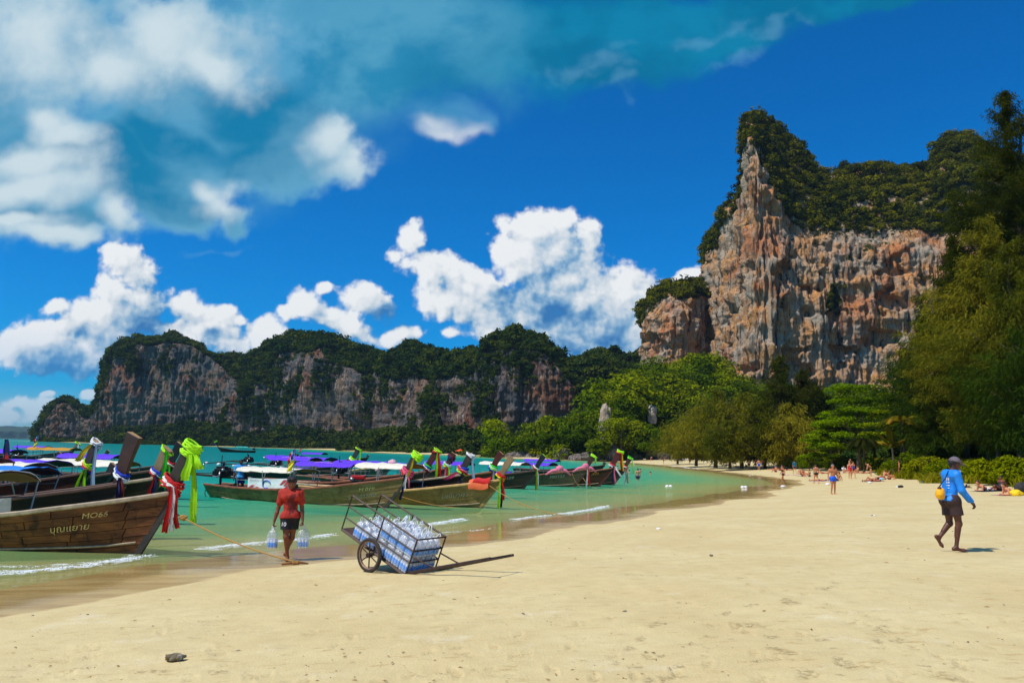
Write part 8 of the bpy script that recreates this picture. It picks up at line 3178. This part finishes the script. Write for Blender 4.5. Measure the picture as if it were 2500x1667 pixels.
FV, FF = [], []
for pts, w_, n_, s_ in [([(-60, 1402), (60, 1394), (140, 1386), (230, 1376), (300, 1366), (362, 1354)], .34, 1300, .012), ([(-40, 1384), (120, 1382), (250, 1372)], .24, 300, .008),
                        ([(490, 1340), (560, 1332), (620, 1326)], .34, 700, .013), ([(600, 1328), (700, 1318), (760, 1312), (815, 1303)], .30, 600, .012), ([(1036, 1280), (1070, 1276), (1110, 1270), (1132, 1266)], .36, 800, .016), ([(1255, 1268), (1300, 1262), (1350, 1257)], .30, 300, .014), ([(1360, 1256), (1400, 1250), (1450, 1243), (1484, 1234)], .36, 600, .016),
                        ([(1634, 1138), (1660, 1140), (1680, 1143)], 1.2, 420, .09), ([(1678, 1143), (1712, 1146)], 1.0, 260, .08), ([(1832, 1162), (1850, 1160), (1866, 1158)], .8, 420, .06), ([(1000, 1306), (1060, 1302), (1180, 1292)], .16, 260, .010),
                        ([(1150, 1296), (1260, 1282), (1340, 1276)], .14, 300, .010), ([(300, 1400), (420, 1390), (520, 1384)], .12, 240, .008)]:
    v_, f_ = foam_line(pts, w_, n_, s_)
    FF.append(f_ + sum(len(q) for q in FV))
    FV.append(v_)
fo = mesh_np('wave_foam', np.concatenate(FV), np.concatenate(FF), FOAM, None, True)
tag(fo, kind='stuff')

# bits of shell, bark and seaweed strewn over the sand
BITS = simple('strewn_bits', lin(146, 112, 66), 0.9, 0.6, 3)
_v, _f = [], []
rb_ = random.Random(9)
tetra = np.array([(1, 0, -.3), (-.5, .8, -.3), (-.6, -.7, -.3), (0, 0, .7), (.5, .6, 0)])
tf = np.array([(0, 1, 3), (1, 2, 3), (2, 0, 3), (0, 4, 1)])
_uv = [(rb_.uniform(0, 2500), 1250 + 417 * rb_.random() ** .8) for _ in range(900)]
_p = np.array([on_z(u, v, .7)[:2] for u, v in _uv])
_z, _d = ground_z(_p[:, 0], _p[:, 1]), shore_dist(_p[:, 0], _p[:, 1])
for (x_, y_), z_, d_ in zip(_p, _z, _d):
    if d_ < .4 or fbm(np.array([[x_ * .4, y_ * .4, 2.2]]), 2)[0] < rb_.uniform(-.5, .5):
        continue
    s_ = rb_.choice([.004, .006, .008, .012]) * (.6 + y_ / 14)
    a = rb_.uniform(0, 6.28)
    R_ = np.array([[math.cos(a), -math.sin(a), 0], [math.sin(a), math.cos(a), 0], [0, 0, 1]])
    _f.append(tf + 5 * len(_v))
    _v.append((tetra * np.array([s_ * rb_.uniform(1, 3), s_, s_ * .6])) @ R_.T + np.array([x_, y_, z_ + s_ * .15]))
tag(mesh_np('strewn_bits', np.concatenate(_v), np.concatenate(_f), BITS), kind='stuff')

# ------------------------------------------------------------------ small things on the sand and on the water
STONE = rock_material('beach_stone', lin(150, 134, 104), lin(74, 66, 54), lin(180, 168, 140), lin(130, 104, 70), lin(150, 134, 104), 0.6, 14.0)
p = on_ground(429, 1612)
boulder('coral_stone', (p.x, p.y, p.z + .025), (.085, .07, .045), STONE, 77, 'porous coral stone lying on the sand at lower left', 'stone', None, .45, 4)
for k, (u, v, s, lab) in enumerate([(1526, 1494, .035, 'small brown stone right of the middle on the sand'), (1624, 1524, .022, 'pebble at the start of the thin line in the sand'), (1736, 1356, .045, 'flat pale stone below the wading woman'), (214, 1500, .02, 'pebble by the edge of the wet sand'), (80, 1502, .02, 'dark pebble left of the other pebble at the wet sand'), (582, 1590, .03, 'lump of sand and shell left of the shaft marks')]):
    p = on_ground(u, v)
    boulder('pebble', (p.x, p.y, p.z + s * .2), (s, s * .8, s * .45), STONE, 90 + k, lab, 'pebble', 'pebbles on the sand', .3, 2)
WHITE_F = simple('white_foam_plastic', lin(240, 238, 232), 0.6, 0.05, 9)
BU = 'white floats of the bathing line'
for k, (u, v, lab) in enumerate([(504, 1131, 'leftmost white float left of the boatman'), (534, 1134, 'second white float left of the boatman'), (572, 1137, 'white float right by the boatman'), (607, 1138, 'white float above the cream canopy'), (687, 1143, 'white float by the far engine'), (1629, 1188, 'left one of a pair of white floats in the shallows'), (1637, 1188, 'right one of a pair of white floats in the shallows'),
                                  (1813, 1190, 'left one of a pair of white floats near the sand'), (1820, 1190, 'right one of a pair of white floats near the sand')]):
    p = on_z(u, v, .03)
    s = .17 if v > 1160 else .24
    t = empty('float', p, lab, 'float', BU)
    mb = MB()
    mb.lathe([(0, -.7 * s), (.55 * s, -.6 * s), (.9 * s, -.2 * s), (s, .1 * s), (.8 * s, .6 * s), (.35 * s, .85 * s), (0, .9 * s)], 12)
    mb.build('buoy', WHITE_F, t, True)
    mb = MB()
    mb.tube([(-.12 * s, 0, .8 * s), (-.1 * s, 0, 1.15 * s), (.1 * s, 0, 1.15 * s), (.12 * s, 0, .8 * s)], .05 * s, 5)
    mb.build('loop', ROPE, t)
for k, (u, v, s, lab) in enumerate([(1912, 1190, .17, 'white float stranded by the wading woman'), (2021, 1184, .16, 'white float stranded beside the man in blue trunks'), (2124, 1180, .15, 'white float stranded below the woman in red'), (2254, 1176, .15, 'white float stranded before the lone woman'), (2389, 1172, .13, 'white scrap with a brown tail right of the man in blue')]):
    p = on_ground(u, v)
    boulder('stranded_float', (p.x, p.y, p.z + s * .5), (s * 1.25, s, s * .7), WHITE_F, 120 + k, lab, 'float', 'floats stranded on the sand', .12, 3)
p = on_ground(2132, 1258)
mb = MB()
mb.grid([[Vector((-.11 + .055 * i, -.05 + .05 * j, .012 + .012 * math.sin(i * 2.1 + j))) for j in range(3)] for i in range(5)])
mb.grid([[Vector((-.11 + .055 * i, -.05 + .05 * j, .006 + .012 * math.sin(i * 2.1 + j))) for j in range(3)][::-1] for i in range(5)])
o = mb.build('paper_scrap', WHITE_F)
o.location = p
tag(o, 'white scrap of paper lying left of the man in blue', 'litter')
p = on_ground(1608, 1292)
boulder('shell_scrap', (p.x, p.y, p.z + .02), (.07, .05, .03), WHITE_F, 140, 'white shell scrap at the edge of the wet sand', 'shell', None, .3, 2)

# towels, mats, bags among the sunbathers
TW = 'towels and mats under the sunbathers'


def towel(u, y, w, l, ang, m, lab, cat='towel', dz=.02):
    p = at_y(u, 1150, y)
    t = MB()
    n = 9
    rows = []
    for i in range(n):
        for_ = []
        for j in range(5):
            x_, y_ = (-.5 + i / (n - 1)) * l, (-.5 + j / 4) * w
            X_, Y_ = x_ * math.cos(ang) - y_ * math.sin(ang), x_ * math.sin(ang) + y_ * math.cos(ang)
            for_.append(Vector((X_, Y_, gz(p.x + X_, y + Y_) + dz + .012 * math.sin(i * 1.7 + j * 2.3))))
        rows.append(for_)
    t.grid(rows)
    t.grid([[q - Vector((0, 0, .015)) for q in r_][::-1] for r_ in rows])
    o = t.build('towel' if cat == 'towel' else 'mat', m)
    o.location = (p.x, y, 0)
    return tag(o, lab, cat, TW)


towel(1998, 81.6, .9, 1.9, 0.05, simple('towel_lilac', lin(206, 186, 226), .9, .1), 'lilac towel under the sunbather left of the man in blue trunks')
towel(2130, 75.8, 1.0, 2.0, -.1, simple('towel_plum', lin(120, 40, 80), .9, .1), 'plum towel under the sunbather with the raised knee')
towel(2216, 87.8, .9, 1.9, .05, simple('towel_dark', lin(60, 50, 60), .9, .1), 'dark towel below the dune grass')
towel(1932, 104, .9, 2.0, .05, simple('towel_pink', lin(214, 150, 168), .9, .1), 'pink towel beside the teal shirt')
towel(1966, 100, .9, 1.8, .1, simple('towel_violet', lin(120, 96, 170), .9, .1), 'violet towel under the person sitting upright')
towel(1952, 101, .6, 1.2, .1, simple('towel_yellow', lin(232, 206, 30), .9, .1), 'yellow towel right of the teal shirt')
towel(2424, 46, 1.3, 2.2, .1, simple('towel_navy', lin(40, 40, 60), .9, .1), 'dark towel under the couple at the right')
towel(2480, 40.4, 1.0, 2.1, .0, simple('towel_rose', lin(196, 130, 130), .9, .1), 'rose towel at the right edge')
towel(1770, 171, 1.0, 2.0, 0, simple('towel_straw', lin(226, 210, 120), .9, .1), 'pale straw towel on the far beach')
p = at_y(2268, 1150, 66)
t = empty('inflatable_mat', (p.x, 66, gz(p.x, 66)), 'blue inflatable mat with a dark red bundle on it, left of the capped man', 'inflatable mat')
mb = MB()
for k in range(4):
    mb.tube([(-.50 + .05 * (k in (0, 3)), -.24 + .16 * k, .08), (.50 - .05 * (k in (0, 3)), -.24 + .16 * k, .08)], .085, 8)
mb.build('mat', simple('mat_blue', lin(10, 122, 220), .35, .06), t, True)
boulder('bundle', (p.x - .05, 66.0, gz(p.x, 66) + .20), (.34, .2, .10), simple('bundle_red', lin(120, 40, 60), .8, .2), 150, 'dark red bundle lying on the blue inflatable mat', 'bundle', None, .25, 3)
for (u, y, sx, sz, m, lab) in [(2197, 56, .22, .10, simple('bag_black2', lin(26, 24, 24), .7, .2), 'black bag on the sand with a white thing beside it'), (2188, 56, .09, .07, WHITE_F, 'white thing beside the black bag on the sand'), (2232, 84, .20, .20, simple('bag_redblack', lin(120, 30, 24), .7, .3), 'dark red bag among the sunbathers by the dune grass'), (2478, 39.6, .32, .18, simple('cushion_yellow', lin(246, 206, 0), .6, .05), 'bright yellow cushion at the right edge'),
                               (2152, 79, .22, .14, simple('bag_cyan', lin(140, 200, 226), .7, .1), 'pale cyan bag in the middle group of sunbathers'), (2490, 41.5, .34, .36, simple('bag_dark2', lin(50, 46, 44), .8, .2), 'big dark rucksack at the right edge'), (1822, 152, .3, .25, simple('bag_orange', lin(240, 170, 20), .7, .1), 'small orange bag on the far sand')]:
    p = at_y(u, 1150, y)
    boulder('beach_bag', (p.x, y, gz(p.x, y) + sz * .7), (sx, sx * .7, sz), m, int(u + y), lab, 'bag', 'things lying among the sunbathers', .18, 3)

# kayaks and parasols of the far beach
def kayak(u, y, col, lab, ang=0.1):
    p = at_y(u, 1130, y)
    mb = MB()
    rows = []
    for i in range(13):
        q = -1 + i / 6
        w = .36 * (1 - q * q) ** .6 + .01
        rows.append([Vector((q * 1.9, w * math.cos(a), .20 + .18 * q * q + (.20 * math.sin(a) if math.sin(a) < 0 else .10 * math.sin(a)) * (1 - q * q) ** .4)) for a in np.linspace(0, 2 * PI, 11)])
    mb.grid(rows)
    t = empty('kayak', (p.x, y, gz(p.x, y)), lab, 'kayak', 'kayaks on the far beach', ang)
    mb.build('hull', col, t, True)
    mb = MB()
    mb.tube([(.34 * math.cos(a), .22 * math.sin(a), .315) for a in np.linspace(0, 6.28, 13)], .03, 5, caps=False)
    mb.build('cockpit_rim', CL['black'], t)


kayak(1660, 236, CL['blue'], 'blue kayak behind the pair on the far beach')
kayak(1674, 237, CL['white'], 'white kayak behind the pair on the far beach')
kayak(1721, 226, CL['green'], 'green kayak on the far beach')
kayak(1738, 225, CL['yellow'], 'yellow kayak beside the green one on the far beach')


def parasol(u, y, r, h, m, lab, z=None):
    p = at_y(u, 1120, y)
    g = max(gz(p.x, y), .2)
    t = empty('parasol', (p.x, y, g), lab, 'parasol', 'red parasols of the far shore')
    mb = MB()
    mb.tube([(0, 0, 0), (0, 0, h)], .04, 6)
    mb.build('pole', STEEL, t)
    mb = MB()
    for k in range(8):
        a0, a1 = k * PI / 4, (k + 1) * PI / 4
        mb.add([(0, 0, h + .1), (r * math.cos(a0), r * math.sin(a0), h - .35 * r), (r * .98 * math.cos((a0 + a1) / 2), r * .98 * math.sin((a0 + a1) / 2), h - .40 * r), (r * math.cos(a1), r * math.sin(a1), h - .35 * r)], [(0, 1, 2, 3)])
    mb.build('canopy', m, t)


parasol(1684, 240, 1.5, 2.2, CL['coral'], 'coral red parasol behind the kayaks on the far beach')
parasol(1123, 374, 2.4, 2.3, CL['orange'], 'wide red parasol on the distant strip of sand')

# ------------------------------------------------------------------ thin sea haze
mb = MB()
mb.box((0, 0, 0), (19000, 19000, 280))
hz = mb.build('haze', [])
hz.location = (0, 0, 280 / 2 - 5.2)
mh = bpy.data.materials.new('haze')
mh.use_nodes = True
hn = NT(mh.node_tree)
hn.n.clear()
ho = hn.new('ShaderNodeOutputMaterial')
pv = hn.new('ShaderNodeVolumePrincipled')
pv.inputs['Color'].default_value = (0.50, 0.76, 1.0, 1)
pv.inputs['Density'].default_value = HAZE_DENSITY
pv.inputs['Anisotropy'].default_value = 0.2
hn.l.new(pv.outputs[0], ho.inputs['Volume'])
hz.data.materials.append(mh)
tag(hz, kind='stuff')
